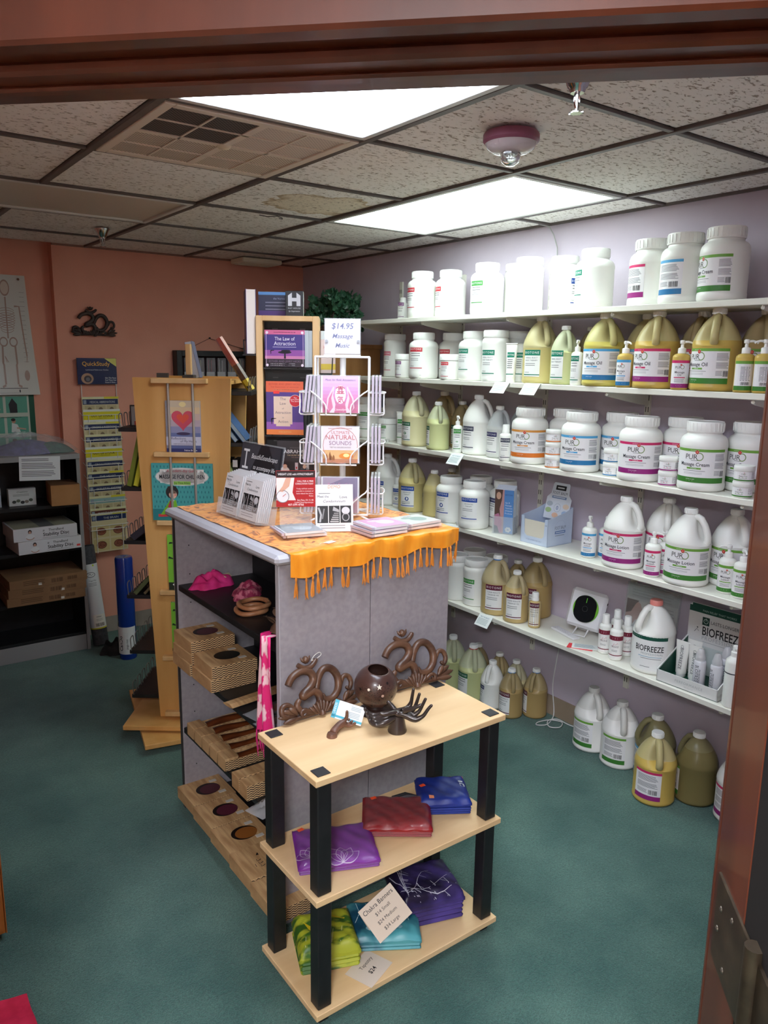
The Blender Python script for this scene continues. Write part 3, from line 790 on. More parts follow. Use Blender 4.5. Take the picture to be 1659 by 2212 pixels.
ITEMS = []
def lab_for(lab, Rr, z0):
    kind = lab[0]
    if kind == 'B':
        _, c, w, h, rows, logo = (lab+(('', ''), None))[:6] if len(lab) < 6 else lab
        return shared(('L', lab, Rr, z0), lambda: small_brand(c, w, h, rows, logo).mesh(on_cyl(Rr*.985+.0003, z0), 'label'))
    if kind == 'P':
        _, c, word, h, front = lab
        return shared(('L', lab, Rr, z0), lambda: wide_label(c, word, Rr, h, front).mesh(on_cyl(Rr*.985+.0003, z0), 'label'))
    if kind == 'S':      # slim pump label
        _, c, a, b2, h, back = lab
        def mk():
            top, bot = PURC[c]; u = .040; p = Print().rect(-u, u, 0, h, (240, 238, 240), 1)
            p.rect(-u, u, h*.90, h, top, 2); p.rect(-u, u, 0, h*.15, bot, 2)
            if back:
                p.lines(-.016, .016, h*.8, 11, h*.045, (130, 130, 136), .45); p.barcode(-.012, .014, h*.18, h*.28)
            else:
                flower(p, 0, h*.70, .85)
                p.text(a, 0, h*.53, h*.075, (52, 54, 62), 3, w=.042, bold=.006); p.text(b2, 0, h*.43, h*.075, (52, 54, 62), 3, bold=.006)
                p.rect(-.020, .020, h*.355, h*.39, top, 2); p.lines(-.018, .018, h*.31, 3, h*.045, GREY, .35); p.lines(-.01, .01, h*.09, 1, .003, (240, 230, 240), .5)
            return p.mesh(on_cyl(Rr+.0003, z0), 'label')
        return shared(('L', lab, Rr, z0), mk)
    if kind == 'M':      # maroon banded lotion bottle
        def mk():
            h = .095; u = .038; p = Print().rect(-u, u, 0, h, (240, 238, 236), 1)
            p.rect(-u, u, h*.80, h, (124, 32, 56), 2); p.lines(-.012, .012, h*.93, 2, h*.05, (230, 210, 214), .3)
            p.line([(-.010, h*.52), (-.004, h*.66), (.003, h*.60), (.010, h*.70), (.012, h*.62)], .0012, (196, 90, 110), 3)
            p.text('MASSAGE', 0, h*.48, h*.085, (120, 104, 108), 3, w=.030); p.lines(-.014, .014, h*.36, 2, h*.05, GREY, .3); p.rect(-u, u, h*.10, h*.14, (124, 32, 56), 2)
            return p.mesh(on_cyl(Rr+.0003, z0), 'label')
        return shared(('L', lab, Rr, z0), mk)
    if kind == 'F':
        def mk():
            h = .15; u0, u1 = -.085, .085; p = Print().rect(u0, u1, 0, h, (244, 244, 242), 1)
            p.rect(u0, u1, h*.87, h*.97, (24, 82, 66), 2); p.lines(-.07, -.02, h*.93, 1, .004, (200, 214, 206), .5)
            p.text('BIOFREEZE', .012, h*.56, h*.155, (26, 28, 30), 3, w=.115, bold=.012)
            p.text('PROFESSIONAL', .024, h*.47, h*.05, (150, 156, 160), 3, space=1.2); p.lines(-.03, .065, h*.42, 1, .006, (120, 170, 196), .35); p.lines(-.02, .062, h*.37, 1, .005, GREY, .4)
            p.lines(-.02, .02, h*.14, 1, .005, GREY, .4)
            return p.mesh(on_cyl(Rr*.985+.0003, z0), 'label')
        return shared(('L', lab, Rr, z0), mk)
def item(name, cat, px, py, sh, parts, Rr, lab=None, z0=.03, phi=-40, X=None, label='', base=True):
    """queue a product: px,py is its lowest visible point (or its middle when the row depth X is given)"""
    z = SZ[sh] if sh < 5 else 0.0
    if X is None:
        q = onz(px, py, z); h = (q-CAM_P); h.z = 0; h.normalize(); c = q+h*Rr
    else:
        c = onx(px, py, X); c.z = z
    c.x = min(c.x, WX-Rr-.015)
    ITEMS.append(dict(n=name, cat=cat, c=Vector((c.x, c.y)), z=z, sh=sh, r=Rr, parts=parts, lab=lab, z0=z0, phi=phi, label=label, stack=1))
    return ITEMS[-1]
GR, GH, PR, PH, HR, HH = .077, .29, .083, .288, .060, .245
def gal(px, py, sh, liq, lab, label, hang=75, phi=-40, X=None, cap=(242, 242, 238), ringc=None, fill=.60, name='oil_jug', cat='jug'):
    return item(name, cat, px, py, sh, jug_parts(GR, GH, liq, cap, hang, fill, ringc), GR, lab, .03, phi, X, label)
def half(px, py, sh, liq, lab, label, hang=75, phi=-40, X=None, cap=(242, 242, 238), ringc=None, fill=.60, name='oil_jug', cat='jug'):
    return item(name, cat, px, py, sh, jug_parts(HR, HH, liq, cap, hang, fill, ringc), HR, lab, .022, phi, X, label)
def pjug(px, py, sh, liq, c, word, label, hang=60, phi=-25, X=None, front=True, fill=.60, cap=(242, 242, 238), name='massage_jug'):
    return item(name, 'jug', px, py, sh, jug_parts(PR, PH, liq, cap, hang, fill), PR, ('P', c, word, .122, front), .026, phi, X, label)
def jar(px, py, sh, kind, lab, label, phi=-45, X=None):
    Rr = dict(round=.078, straight=.064, short=.052, pur=.083)[kind]
    return item('cream_jar', 'jar', px, py, sh, jar_parts(kind), Rr, lab, dict(round=.046, straight=.03, short=.012, pur=.032)[kind], phi, X, label)
def pump(px, py, sh, c, words, label, spout=90, phi=-10, X=None, tint=None, back=False):
    return item('pump_bottle', 'bottle', px, py, sh, pump_parts(.031, .131, spout, tint), .031, ('S', c, words[0], words[1], .098, back), .008, phi, X, label)
def bpump(px, py, sh, c, label, phi=-10, X=None, logo=None):
    return item('pump_bottle', 'bottle', px, py, sh, pump_parts(.025, .138, 20, None), .0255, ('B', c, .040, .105, ('', ''), logo), .015, phi, X, label)
def flip(px, py, sh, lab, label, Rr=.027, H=.168, phi=-10, X=None, tint=None):
    return item('flip_cap_bottle', 'bottle', px, py, sh, flip_parts(Rr, H, tint), Rr, lab, .012, phi, X, label)
def tubs(px, py, sh, c, n, where, phi=-20, X=None):
    it = item('cream_tub', 'tub', px, py, sh, tub_parts(c), .036, None, 0, phi, X, where); it['stack'] = n; return it
def btub(px, py, sh, c, label, phi=-40, X=None):
    return item('cream_jar', 'jar', px, py, sh, jar_parts('short'), .054, ('B', c, .05, .075, ('', ''), None), .012, phi, X, label)
FX, BX = 1.255, 1.385
b_ = lambda c, w=.072, h=.105, rows=('', ''), logo=None: ('B', c, w, h, rows, logo)
HS = ('HERBAL SELECT', 'BODY THERAPY')
CRS = ('CLEAR RESULTS', 'MASSAGE OIL')

# top shelf
flip(871, 655, 0, b_('purple', .04, .08), 'small white bottle with a purple band at the left end of the top shelf', .030, .12, -30, 1.30)
jar(912, 640, 0, 'round', b_('red'), 'white red-labelled jar on the top shelf, leftmost of the big jars', -58, FX)
jar(973, 638, 0, 'round', b_('red'), 'white red-labelled jar on the top shelf, second big jar from the left', -66, 1.32)
jar(1052, 620, 0, 'round', b_('green'), 'white jar with a light green label on the top shelf', -42, FX)
jar(1118, 620, 0, 'straight', None, 'blank white jar half hidden on the top shelf', 150, BX)
jar(1143, 615, 0, 'straight', None, 'blank tall white jar with its back turned on the top shelf', 160, FX)
jar(1219, 615, 0, 'straight', b_('blue', .05, .11), 'white jar with a blue label edge beside the upright on the top shelf', 50, 1.34)
jar(1284, 610, 0, 'round', b_('teal'), 'white jar with a teal label at its left edge on the top shelf', -68, FX)
jar(1412, 590, 0, 'pur', ('P', 'pink', 'Massage Cream', .122, False), 'big jar showing a magenta and purple back label on the top shelf', -55, 1.30)
jar(1475, 580, 0, 'pur', ('P', 'blue', 'Massage Cream', .122, False), 'big jar showing a blue back label on the top shelf', -40, 1.27)
jar(1560, 570, 0, 'pur', ('P', 'green', 'Massage Cream', .122, True), 'big green-banded massage cream jar at the right end of the top shelf', -62, FX)
# second shelf
jar(853, 775, 1, 'straight', b_('pink', .06, .11), 'white jar with a pink label at the left end of the second shelf', -50, 1.30)
btub(872, 795, 1, 'purple', 'squat white tub with a purple label on the second shelf', -50, 1.21)
jar(925, 775, 1, 'round', b_('red', .08, .115), 'white red-labelled jar at the front of the second shelf', -35, FX)
jar(975, 765, 1, 'round', b_('red'), 'white red-labelled jar behind, on the second shelf', -40, BX)
btub(971, 800, 1, 'red', 'squat white tub with a red label and knob lid on the second shelf', -40, 1.20)
jar(1020, 772, 1, 'round', b_('teal', .072, .105, HS), 'white teal-labelled jar on the second shelf, the wider one', -50, FX)
jar(1070, 775, 1, 'straight', b_('teal', .075, .115, HS), 'white teal-labelled straight jar on the second shelf', -38, 1.235)
item('cream_tube', 'tube', 1104, 790, 1, tube_parts('teal'), .027, None, 0, -20, 1.21, 'white tube with a teal label standing in front on the second shelf')
item('cream_tube', 'tube', 1124, 780, 1, tube_parts('teal'), .027, None, 0, -20, 1.30, 'white tube with a teal label standing behind on the second shelf')
jar(1120, 760, 1, 'straight', b_('teal'), 'white jar hidden behind the teal tubes on the second shelf', -50, BX+.01)
gal(1167, 765, 1, 'straw', b_('teal', .08, .115, HS), 'big straw-coloured oil jug with a teal label on the second shelf', 55, -30, FX, fill=.5)
half(1220, 772, 1, 'lime', b_('teal', .066, .12, HS), 'half-size pale lime oil jug with a teal label on the second shelf', 60, -38, 1.235, fill=.58)
half(1275, 770, 1, 'dark', None, 'amber jug half hidden behind the teal pump bottles', 60, -40, BX)
bpump(1255, 785, 1, 'teal', 'white pump bottle with a teal label, the front one of two', -30, 1.21)
bpump(1279, 785, 1, 'teal', 'white pump bottle with a teal label, half hidden behind its twin', -30, 1.27)
pjug(1327, 762, 1, 'oil', 'blue', 'Massage Oil', 'blue-banded massage oil jug on the second shelf', 62, -35, FX)
pjug(1375, 760, 1, 'gold', 'blue', 'Massage Oil', 'blue-banded massage oil jug in the back row of the second shelf', 60, -35, BX)
pump(1365, 790, 1, 'blue', ('Massage', 'Oil'), 'oil pump bottle with a blue label on the second shelf', 60, -30, 1.20, 'gold')
pjug(1432, 760, 1, 'gold', 'pink', 'Massage Oil', 'magenta-banded massage oil jug on the second shelf', 40, -45, FX)
pjug(1505, 755, 1, 'dark', 'pink', 'Massage Oil', 'magenta-banded massage oil jug in the back row of the second shelf', 10, -35, BX)
pump(1484, 792, 1, 'pink', ('Massage', 'Oil'), 'oil pump bottle with a magenta label on the second shelf', 90, -5, 1.20, 'gold')
pjug(1562, 757, 1, 'gold', 'green', 'Massage Oil', 'green-banded massage oil jug on the second shelf', 40, -48, FX)
pjug(1640, 755, 1, 'dark', 'green', 'Massage Oil', 'dark oil jug at the back right end of the second shelf', 40, -35, BX)
pump(1611, 790, 1, 'green', ('Massage', 'Oil'), 'oil pump bottle showing a green back label, left of two', 85, 8, 1.20, 'gold', True)
pump(1648, 790, 1, 'green', ('Massage', 'Oil'), 'oil pump bottle showing a green back label, right of two', -85, 8, 1.205, 'gold', True)
# third shelf
jar(853, 890, 2, 'round', None, 'plain big white jar at the back left of the third shelf', 150, BX)
jar(806, 885, 2, 'round', b_('green'), 'white jar glimpsed behind the compact disc rack on the third shelf', -30, 1.30)
btub(840, 952, 2, 'green', 'squat white tub with a green label on the third shelf', -40)
item('cream_tube', 'tube', 868, 960, 2, tube_parts('green'), .027, None, 0, -25, None, 'white tube with a green label on the third shelf')
gal(903, 967, 2, 'cream', b_('dgreen', .07, .10, ('', ''), ((54, 120, 70), .7)), 'big creamy yellow jug with a dark green label on the third shelf', 75, -50, fill=.66)
half(945, 973, 2, 'lime', b_('dgreen', .05, .10), 'half-size pale lime jug turned aside on the third shelf', 85, -72, fill=.64)
gal(957, 905, 2, 'dark', None, 'dusky big jug in the back row of the third shelf', 85, -40, BX)
half(990, 920, 2, 'dark', b_('dgreen', .07, .10, ('', '')), 'dusky half-size jug in the back row of the third shelf', 85, -40, BX)
bpump(989, 979, 2, 'green', 'white pump bottle with a green leaf label on the third shelf', -5, None, ((66, 140, 70), .6))
gal(1030, 984, 2, 'white', b_('slate', .075, .11), 'opaque white big jug with a slate label on the third shelf', 125, -45, name='lotion_jug')
half(1079, 990, 2, 'clear', b_('indigo', .07, .10), 'clear half-size jug with an indigo label on the third shelf', 100, -45, fill=.62)
half(1122, 920, 2, 'clear', b_('indigo', .07, .10), 'clear half-size jug in the back row of the third shelf', 90, -50, BX)
flip(1098, 998, 2, b_('slate', .05, .095), 'slim white flip-cap bottle with a slate label on the third shelf', .028, .168, -5)
flip(1117, 985, 2, b_('slate', .05, .095), 'slim white flip-cap bottle hidden behind the front one', .028, .168, -5, 1.30)
jar(1158, 1005, 2, 'pur', ('P', 'orange', 'Massage Cream', .122, True), 'orange-banded massage cream jar at the front of the third shelf', -22)
jar(1215, 940, 2, 'pur', ('P', 'orange', 'Massage Cream', .122, True), 'orange-banded massage cream jar in the back row', -22, BX)
tubs(1195, 1013, 2, 'orange', 3, 'orange')
jar(1260, 1024, 2, 'pur', ('P', 'blue', 'Massage Cream', .122, True), 'blue-banded massage cream jar at the front of the third shelf', -25)
jar(1330, 955, 2, 'pur', ('P', 'blue', 'Massage Cream', .122, True), 'blue-banded massage cream jar in the back row', -30, BX)
tubs(1324, 1031, 2, 'blue', 2, 'blue')
jar(1398, 1044, 2, 'pur', ('P', 'pink', 'Massage Cream', .122, True), 'magenta-banded massage cream jar at the front of the third shelf', -10)
jar(1461, 965, 2, 'pur', ('P', 'pink', 'Massage Cream', .122, True), 'magenta-banded massage cream jar in the back row', -20, BX)
tubs(1453, 1053, 2, 'pink', 2, 'magenta')
jar(1521, 1066, 2, 'pur', ('P', 'green', 'Massage Cream', .122, True), 'green-banded massage cream jar at the front of the third shelf', -20)
jar(1605, 975, 2, 'pur', ('P', 'green', 'Massage Cream', .122, True), 'green-banded massage cream jar in the back row', -30, BX)
tubs(1602, 1077, 2, 'green', 2, 'green')
# fourth shelf
gal(838, 1093, 3, 'white', b_('blue', .07, .11), 'opaque white jug with a blue label at the left end of the fourth shelf', 110, -45, name='lotion_jug')
jar(842, 1050, 3, 'round', None, 'plain white jar at the back left of the fourth shelf', 150, BX)
flip(855, 1095, 3, b_('blue', .05, .095, ('', ''), ((40, 76, 150), 1)), 'slim white bottle with a blue label beside the amber jug', .028, .168, -15)
gal(889, 1108, 3, 'straw', b_('blue', .08, .115, ('ADVANCED', 'THERAPY'), ((40, 76, 150), 1)), 'big straw-yellow jug with a blue label on the fourth shelf', 40, -22, fill=.66)
half(936, 1118, 3, 'straw', b_('blue', .06, .10), 'half-size straw-yellow jug with its label turned away on the fourth shelf', -35, -105, fill=.70)
half(975, 1060, 3, 'dark', None, 'dusky half-size jug in the back row of the fourth shelf', 60, -40, BX)
jar(981, 1131, 3, 'round', b_('blue', .078, .115, ('ADVANCED', 'THERAPY'), ((40, 76, 150), 1)), 'white blue-labelled jar on the fourth shelf, the left one of two', -38)
jar(1036, 1146, 3, 'round', b_('blue', .085, .115, ('ADVANCED', 'THERAPY')), 'white blue-labelled jar on the fourth shelf, the right one of two', -20)
jar(1038, 1085, 3, 'round', None, 'plain white jar in the back row behind the two blue-labelled ones', 150, BX)
jar(1082, 1095, 3, 'round', b_('indigo'), 'white jar hidden behind the blue brochures', -60, BX)
LT = ('Massage', 'Lotion')
pump(1270, 1206, 3, 'blue', LT, 'lotion pump bottle with a blue label, the clear one at the front', 10, -12)
pump(1310, 1160, 3, 'blue', LT, 'lotion pump bottle with a blue label half hidden by the magenta jug', 10, -12, 1.30)
pjug(1359, 1232, 3, 'white', 'pink', 'Massage Lotion', 'magenta-banded white massage lotion jug on the fourth shelf', 78, -22)
pjug(1440, 1150, 3, 'white', 'pink', 'Massage Lotion', 'magenta-banded white massage lotion jug in the back row', 30, -30, BX)
pump(1411, 1247, 3, 'pink', LT, 'lotion pump bottle with a magenta label, the front one of two', 90, -12)
pump(1440, 1240, 3, 'pink', LT, 'lotion pump bottle with a magenta label, the rear one of two', 80, -12, 1.30)
pjug(1499, 1268, 3, 'white', 'green', 'Massage Lotion', 'green-banded white massage lotion jug on the fourth shelf', 80, -18)
pjug(1575, 1170, 3, 'white', 'green', 'Massage Lotion', 'green-banded white massage lotion jug in the back row', 60, -30, BX)
pump(1566, 1284, 3, 'green', LT, 'lotion pump bottle with a green label, left of the two at the shelf end', -85, -10)
pump(1600, 1278, 3, 'green', LT, 'lotion pump bottle with a green label, right of the two at the shelf end', 20, -8, 1.235)
# lowest shelf
jar(984, 1298, 4, 'straight', b_('green', .05, .11), 'white green-labelled jar beside the grey cabinet on the lowest shelf', -62)
jar(1024, 1240, 4, 'straight', None, 'plain white jar in the back row of the lowest shelf', 150, BX)
jar(1026, 1311, 4, 'straight', b_('green', .075, .11), 'white green-labelled jar at the front of the lowest shelf', -40)
jar(1070, 1250, 4, 'straight', None, 'plain white jar behind the big maroon-labelled jug', 150, BX)
gal(1072, 1331, 4, 'tan', b_('maroon', .085, .125, CRS), 'big amber jug with a maroon label and blue cap ring on the lowest shelf', 60, -12, ringc=(60, 120, 190), fill=.55)
half(1118, 1250, 4, 'dark', None, 'dark amber jug in the back row of the lowest shelf', 80, -40, BX)
half(1115, 1347, 4, 'tan', b_('maroon', .078, .125, CRS), 'half-size amber jug with a maroon label at the front of the lowest shelf', 50, -12, fill=.68)
gal(1166, 1334, 4, 'dark', b_('maroon', .07, .12, CRS), 'dark amber jug with a maroon label standing behind the slim bottle', 60, -25, fill=.62)
flip(1153, 1358, 4, b_('maroon', .048, .11, CRS), 'slim flip-cap bottle with a maroon label before the dark amber jug', .0285, .168, -5, None, 'tan')
flip(1304, 1414, 4, ('M',), 'slim white bottle with a wine-red band, left of the trio', .0265, .172, -10)
flip(1328, 1428, 4, ('M',), 'slim white bottle with a wine-red band, front of the trio', .0275, .175, -8)
flip(1351, 1419, 4, ('M',), 'slim white bottle with a wine-red band, right rear of the trio', .0265, .172, 5)
flip(1330, 1390, 4, ('M',), 'slim white bottle with a wine-red band, hidden behind the trio', .0265, .172, 5, 1.34)
item('gel_jug', 'jug', 1405, 1459, 4, jug_parts(.084, .29, 'white', (236, 150, 140), -35, .6), .084, ('F',), .012, -18, None, 'opaque white gel jug with a pink cap and dark green band')
# floor
gal(998, 1495, 5, 'lime', b_('dgreen', .07, .11), 'pale yellow jug with a green label on the floor beside the cabinet', 70, -62, fill=.60)
gal(1047, 1510, 5, 'lime', b_('dgreen', .08, .12), 'pale yellow jug with a red cap ring on the floor', 60, -50, ringc=(200, 60, 60), fill=.60)
half(1034, 1440, 5, 'dark', None, 'dusky jug on the floor in the back row, left of the red-ringed one', 60, -40, BX)
half(1068, 1455, 5, 'dark', None, 'dusky jug on the floor directly behind the red-ringed one', 60, -40, BX)
half(1103, 1505, 5, 'pale', None, 'pale half-size jug on the floor against the wall', 60, -40, 1.40)
half(1064, 1530, 5, 'white', b_('indigo', .06, .10), 'opaque white half-size jug on the floor behind the small table', 40, -70)
half(1114, 1550, 5, 'dark', b_('maroon', .07, .115, CRS), 'dark amber blue-ringed jug with a maroon label on the floor, left of two', 50, -38, ringc=(70, 130, 190), fill=.62)
half(1164, 1545, 5, 'dark', b_('maroon', .06, .115, CRS), 'dark amber blue-ringed jug with a maroon label on the floor, right of two', 45, -70, ringc=(70, 130, 190), fill=.62)
pjug(1300, 1624, 5, 'milky', 'green', 'Massage Lotion', 'milky jug with a green back label on the floor, against the wall', 60, -35, None, False, .70, (206, 204, 200), 'lotion_jug')
pjug(1338, 1665, 5, 'milky', 'green', 'Massage Lotion', 'milky jug with a green back label on the floor, in front', 30, -20, None, False, .72, (206, 204, 200), 'lotion_jug')
pjug(1407, 1690, 5, 'olive', 'blue', 'Massage Oil', 'dark olive jug with a blue label on the floor behind the golden one', -30, -60, None, False, .58)
pjug(1417, 1740, 5, 'gold', 'pink', 'Massage Oil', 'golden oil jug with a magenta and purple back label on the floor', 30, -18, None, False, .66)
pjug(1507, 1731, 5, 'olive', 'green', 'Massage Oil', 'dark olive jug on the floor beside the door frame', -35, -85, None, False, .8)
pjug(1588, 1790, 5, 'milky', 'pink', 'Massage Lotion', 'white jug with a magenta back label half hidden by the door frame', 60, -40, None, False, .72, name='lotion_jug')

# settle: neighbours on one board may touch but not pass through each other
for it_ in range(160):
    for sh in range(6):
        L_ = [q for q in ITEMS if q['sh'] == sh]
        for a in range(len(L_)):
            for b in range(a+1, len(L_)):
                A, B = L_[a], L_[b]; d = B['c']-A['c']; gap = A['r']+B['r']+.002-d.length
                if gap > 0:
                    if d.length < 1e-6: d = Vector((.01, .01))
                    d.normalize(); ra, rb = A['r'], B['r']; k = rb/(ra+rb)
                    A['c'] -= d*gap*k*.5; B['c'] += d*gap*(1-k)*.5
        for A in L_:
            A['c'].x = min(A['c'].x, WX-A['r']-.014)
            if sh < 5: A['c'].x = max(A['c'].x, SX+A['r']*.9); A['c'].y = max(A['c'].y, SY0+A['r'])
for A in ITEMS:
    c = A['c']; cam_a = math.atan2(-(CAM_P.y-c.y), -(CAM_P.x-c.x))      # 0 when the viewer is straight off the wall
    rot = -math.pi/2+cam_a+R(A['phi'])
    for k in range(A['stack']):
        lb = A['label']
        if A['stack'] > 1:
            lb = 'small %s-banded cream tub, %s of its stack' % (lb, {2: ['bottom', 'top'], 3: ['bottom', 'middle', 'top']}[A['stack']][k])
        t = thing(A['n'], lb, A['cat'], (c.x, c.y, A['z']+k*.0558+.0005), rot+k*.25, group='massage products on the %s' % (SNAME[A['sh']]+' shelf' if A['sh'] < 5 else 'floor by the wall'))
        for pn, me in A['parts']: put(pn, me, t)
        if A['lab']: put('label', lab_for(A['lab'], A['r'] if A['n'] != 'cream_jar' or A['r'] != .054 else .0525, A['z0']), t)

# ---------------------------------------------------------------- other things on the shelves (local front is -y, turned to face the room)
Q = -math.pi/2
M_CARD = mat((236, 236, 232), .6)
# foot balm display carton
t = thing('display_carton', 'pale blue empty counter display carton with a foot balm header card', 'carton', (1.30, .382, SZ[3]), Q+.02)
M_PB = noisy('pale_blue_card', (186, 200, 224), (200, 212, 232), 6, .5); M_CREAMC = mat((222, 216, 200), .6)
w_, d_, h_ = .080, .085, .125
tray = MB()
tray.prism([(-w_, 0), (w_, 0), (w_, h_), (w_-.018, h_), (w_-.022, .045), (w_-.034, .034), (-w_+.034, .034), (-w_+.022, .045), (-w_+.018, h_), (-w_, h_)], -d_, -d_+.002, 'y')
tray.prism([(-d_, 0), (d_, 0), (d_, .165), (.02, h_+.02), (-d_, h_)], -w_, -w_+.002, 'x').prism([(-d_, 0), (d_, 0), (d_, .165), (.02, h_+.02), (-d_, h_)], w_-.002, w_, 'x')
tray.box(-w_, w_, -d_, d_, 0, .002).box(-w_, w_, d_-.002, d_, 0, .165)
tray.build('tray', M_PB, t)
MB().box(-w_+.003, w_-.003, -d_+.004, -d_+.006, .002, .110).build('liner', M_CREAMC, t)
ln = MB().prism([(-.072, 0), (.072, 0), (.072, .10), (.052, .12), (.048, .165), (.042, .172), (-.042, .172), (-.048, .165), (-.052, .12), (-.072, .10)], -.001, .001, 'y')
ln.xf(Matrix.Translation((0, .055, .10)) @ Matrix.Rotation(R(-14), 4, 'X'))
hd = ln.build('header_card', mat((222, 228, 238), .5), t)
p = Print().rect(-.030, .030, .138, .160, (40, 42, 46), 1).lines(-.02, .02, .152, 1, .010, (216, 216, 216), .6)
p.text('FOOT BALM', 0, .118, .013, (96, 104, 120), 2, w=.085).rect(-.042, .042, .098, .109, (112, 140, 184), 1).lines(-.036, .036, .106, 1, .007, (230, 236, 244), .5)
p.ring(0, .055, .020, .020, .001, (140, 150, 170), 1).text('0', 0, .046, .018, (60, 100, 160), 2)
for x, y, c in ((-.048, .070, (178, 190, 200)), (.048, .066, (226, 206, 186)), (-.050, .040, (176, 206, 150)), (.048, .034, (170, 194, 224)), (-.006, .020, (236, 196, 170))): p.ell(x, y, .018, .012, c, 1)
p.build(on_mat(Matrix.Translation((0, .0538, .10)) @ Matrix.Rotation(R(76), 4, 'X')), 'header_print', hd)
p = Print().text('FOOT BALM', 0, .075, .015, (106, 116, 140), 1, w=.075).rect(-.036, .036, .055, .068, (104, 132, 184), 1).lines(-.03, .03, .063, 1, .006, (220, 228, 240), .5).lines(-.034, .03, .048, 1, .005, (120, 130, 150), .5)
p.ring(0, .075, .040, .040, .0006, (150, 164, 196), 1, 28, 20, 160)
p.build(lambda u, v, o: (w_+.0004+o, u, v), 'side_print', t)
Print().text('FOUR LAYERS FOR YOU', 0, .016, .006, (140, 154, 186), 1, w=.09).text('1.50', .068, .095, .006, (70, 80, 90), 1, w=.012).build(on_front(-d_-.0004), 'front_print', t)
# brochure holder
t = thing('brochure_holder', 'clear holder with blue brochures standing on the fourth shelf', 'holder', (1.275, .625, SZ[3]), Q+.45)
acr = glassy((225, 232, 236), .05, .22)
MB().box(-.052, .052, -.035, -.033, 0, .085).box(-.052, .052, .033, .035, 0, .19).box(-.052, -.050, -.033, .033, 0, .085).box(.050, .052, -.033, .033, 0, .085).box(-.052, .052, -.035, .035, 0, .002).build('holder', acr, t)
for k in range(4):
    yy = -.024+k*.013
    b = MB().box(-.047, .047, yy, yy+.004, .003, .215+.006*k).build('brochure', mat((206, 214, 226), .4), t)
    if k == 0:
        p = Print().rect(-.047, 0, .003, .215, (196, 150, 150), 1).rect(0, .047, .003, .215, (92, 144, 206), 1)
        p.poly([(-.047, .215), (-.008, .215), (-.012, .165), (-.022, .12), (-.016, .07), (-.047, .06)], (92, 70, 62), 2).ell(-.028, .185, .012, .018, (206, 164, 140), 3)
        p.poly([(-.046, .003), (-.012, .003), (-.008, .06), (-.026, .10), (-.046, .09)], (186, 120, 150), 3).poly([(-.047, .003), (-.02, .003), (-.03, .035), (-.047, .04)], (60, 62, 78), 4)
        p.text('BIOTONE', .023, .188, .007, (40, 80, 150), 3, w=.036)
        for i, s_ in enumerate(('Spa &', 'Massage', 'Treatments', '& Professional', 'Products')): p.text(s_, .006, .150-i*.013, .007, (236, 242, 250), 3, align='l', w=.036)
        for a in range(6): p.ell(.024+.010*math.cos(a), .022+.008*math.sin(a), .006, .006, (240, 240, 236), 3, 8)
        p.build(on_front(yy-.0003), 'cover', b)
# little plastic caps on the boards
for px, py, sh, lb in ((995, 1135, 3, 'tiny clear cup on the fourth shelf between the two blue-labelled jars'), (852, 955, 2, 'tiny clear cup on the third shelf by the green tub'), (886, 818, 1, 'tiny clear cup at the edge of the second shelf')):
    c = onz(px, py, SZ[sh]); c.x = max(c.x, SX+.02)
    t = thing('sample_cup', lb, 'cup', (min(c.x, 1.19), c.y, SZ[sh]), 0, 'tiny clear cups')
    MB().lathe([(0, .001), (.009, .001), (.011, .018), (.0105, .018), (.0085, .003)], 18).build('cup', glassy((232, 234, 230), .15, .5), t)
    MB().lathe([(.0115, .016), (.013, .017), (.013, .019), (.0105, .019)], 18).build('rim', glassy((240, 240, 238), .15, .7), t)
# CD player
t = thing('disc_player', 'white square disc player with black and green disc cover, on a tilted stand', 'player', (1.350, .180, SZ[4]+.003), Q+.26)
bd = MB().box(-.088, .088, -.016, .016, 0, .176, b=.014)
TT = Matrix.Translation((0, 0, .026)) @ Matrix.Rotation(R(-16), 4, 'X') @ Matrix.Rotation(R(4), 4, 'Y')
bd.xf(TT).build('body', mat((232, 230, 234), .32), t)
def disc(r0, r1, y0, y1, c, nm, ell=1.0):
    return MB().lathe([(0, 0), (r0, 0), (r1, y1-y0), (0, y1-y0)], 40).xf(TT @ Matrix.Translation((0, y0, .09)) @ Matrix.Rotation(R(90), 4, 'X')).build(nm, c, t)
disc(.062, .060, -.0155, -.0105, mat((120, 190, 60), .3), 'green_ring')
dm = MB()
pts = [(.0615*math.cos(R(a))*(1-.16*abs(math.cos(R(a)))**6), .0615*math.sin(R(a))) for a in range(0, 360, 6)]
dm.prism(pts, 0, .004, 'z').xf(TT @ Matrix.Translation((0, -.0206, .09)) @ Matrix.Rotation(R(90), 4, 'X'))
dm.build('disc_cover', mat((24, 25, 27), .25), t)
dd = MB()
dd.box(-.0015, .0015, -.0252, -.0244, .118, .140).xf(TT)
dd.build('indicator', mat((110, 200, 70), .3), t)
MB().lathe([(.012, 0), (.012, .0006), (.013, .0006), (.013, 0)], 28).xf(TT @ Matrix.Translation((0, -.0247, .09)) @ Matrix.Rotation(R(90), 4, 'X')).build('button_ring', mat((70, 74, 74), .3), t)
MB().tube([(-.028, 0, .022), (-.03, -.04, .002), (.03, -.04, .002), (.028, 0, .022)], .004, 8).tube([(-.03, .05, .003), (.03, .05, .003)], .004, 8).tube([(-.03, 0, .03), (-.03, .05, .003)], .004, 8).tube([(.03, 0, .03), (.03, .05, .003)], .004, 8).build('stand', mat((224, 222, 222), .4), t)
for k in range(3): MB().box(.0878, .0884, -.004+k*.0, .004, .05+k*.04, .060+k*.04).xf(TT).build('port', mat((40, 40, 44), .5), t)
a, b2 = onz(1200, 1357, SZ[4]), onz(1246, 1382, SZ[4])
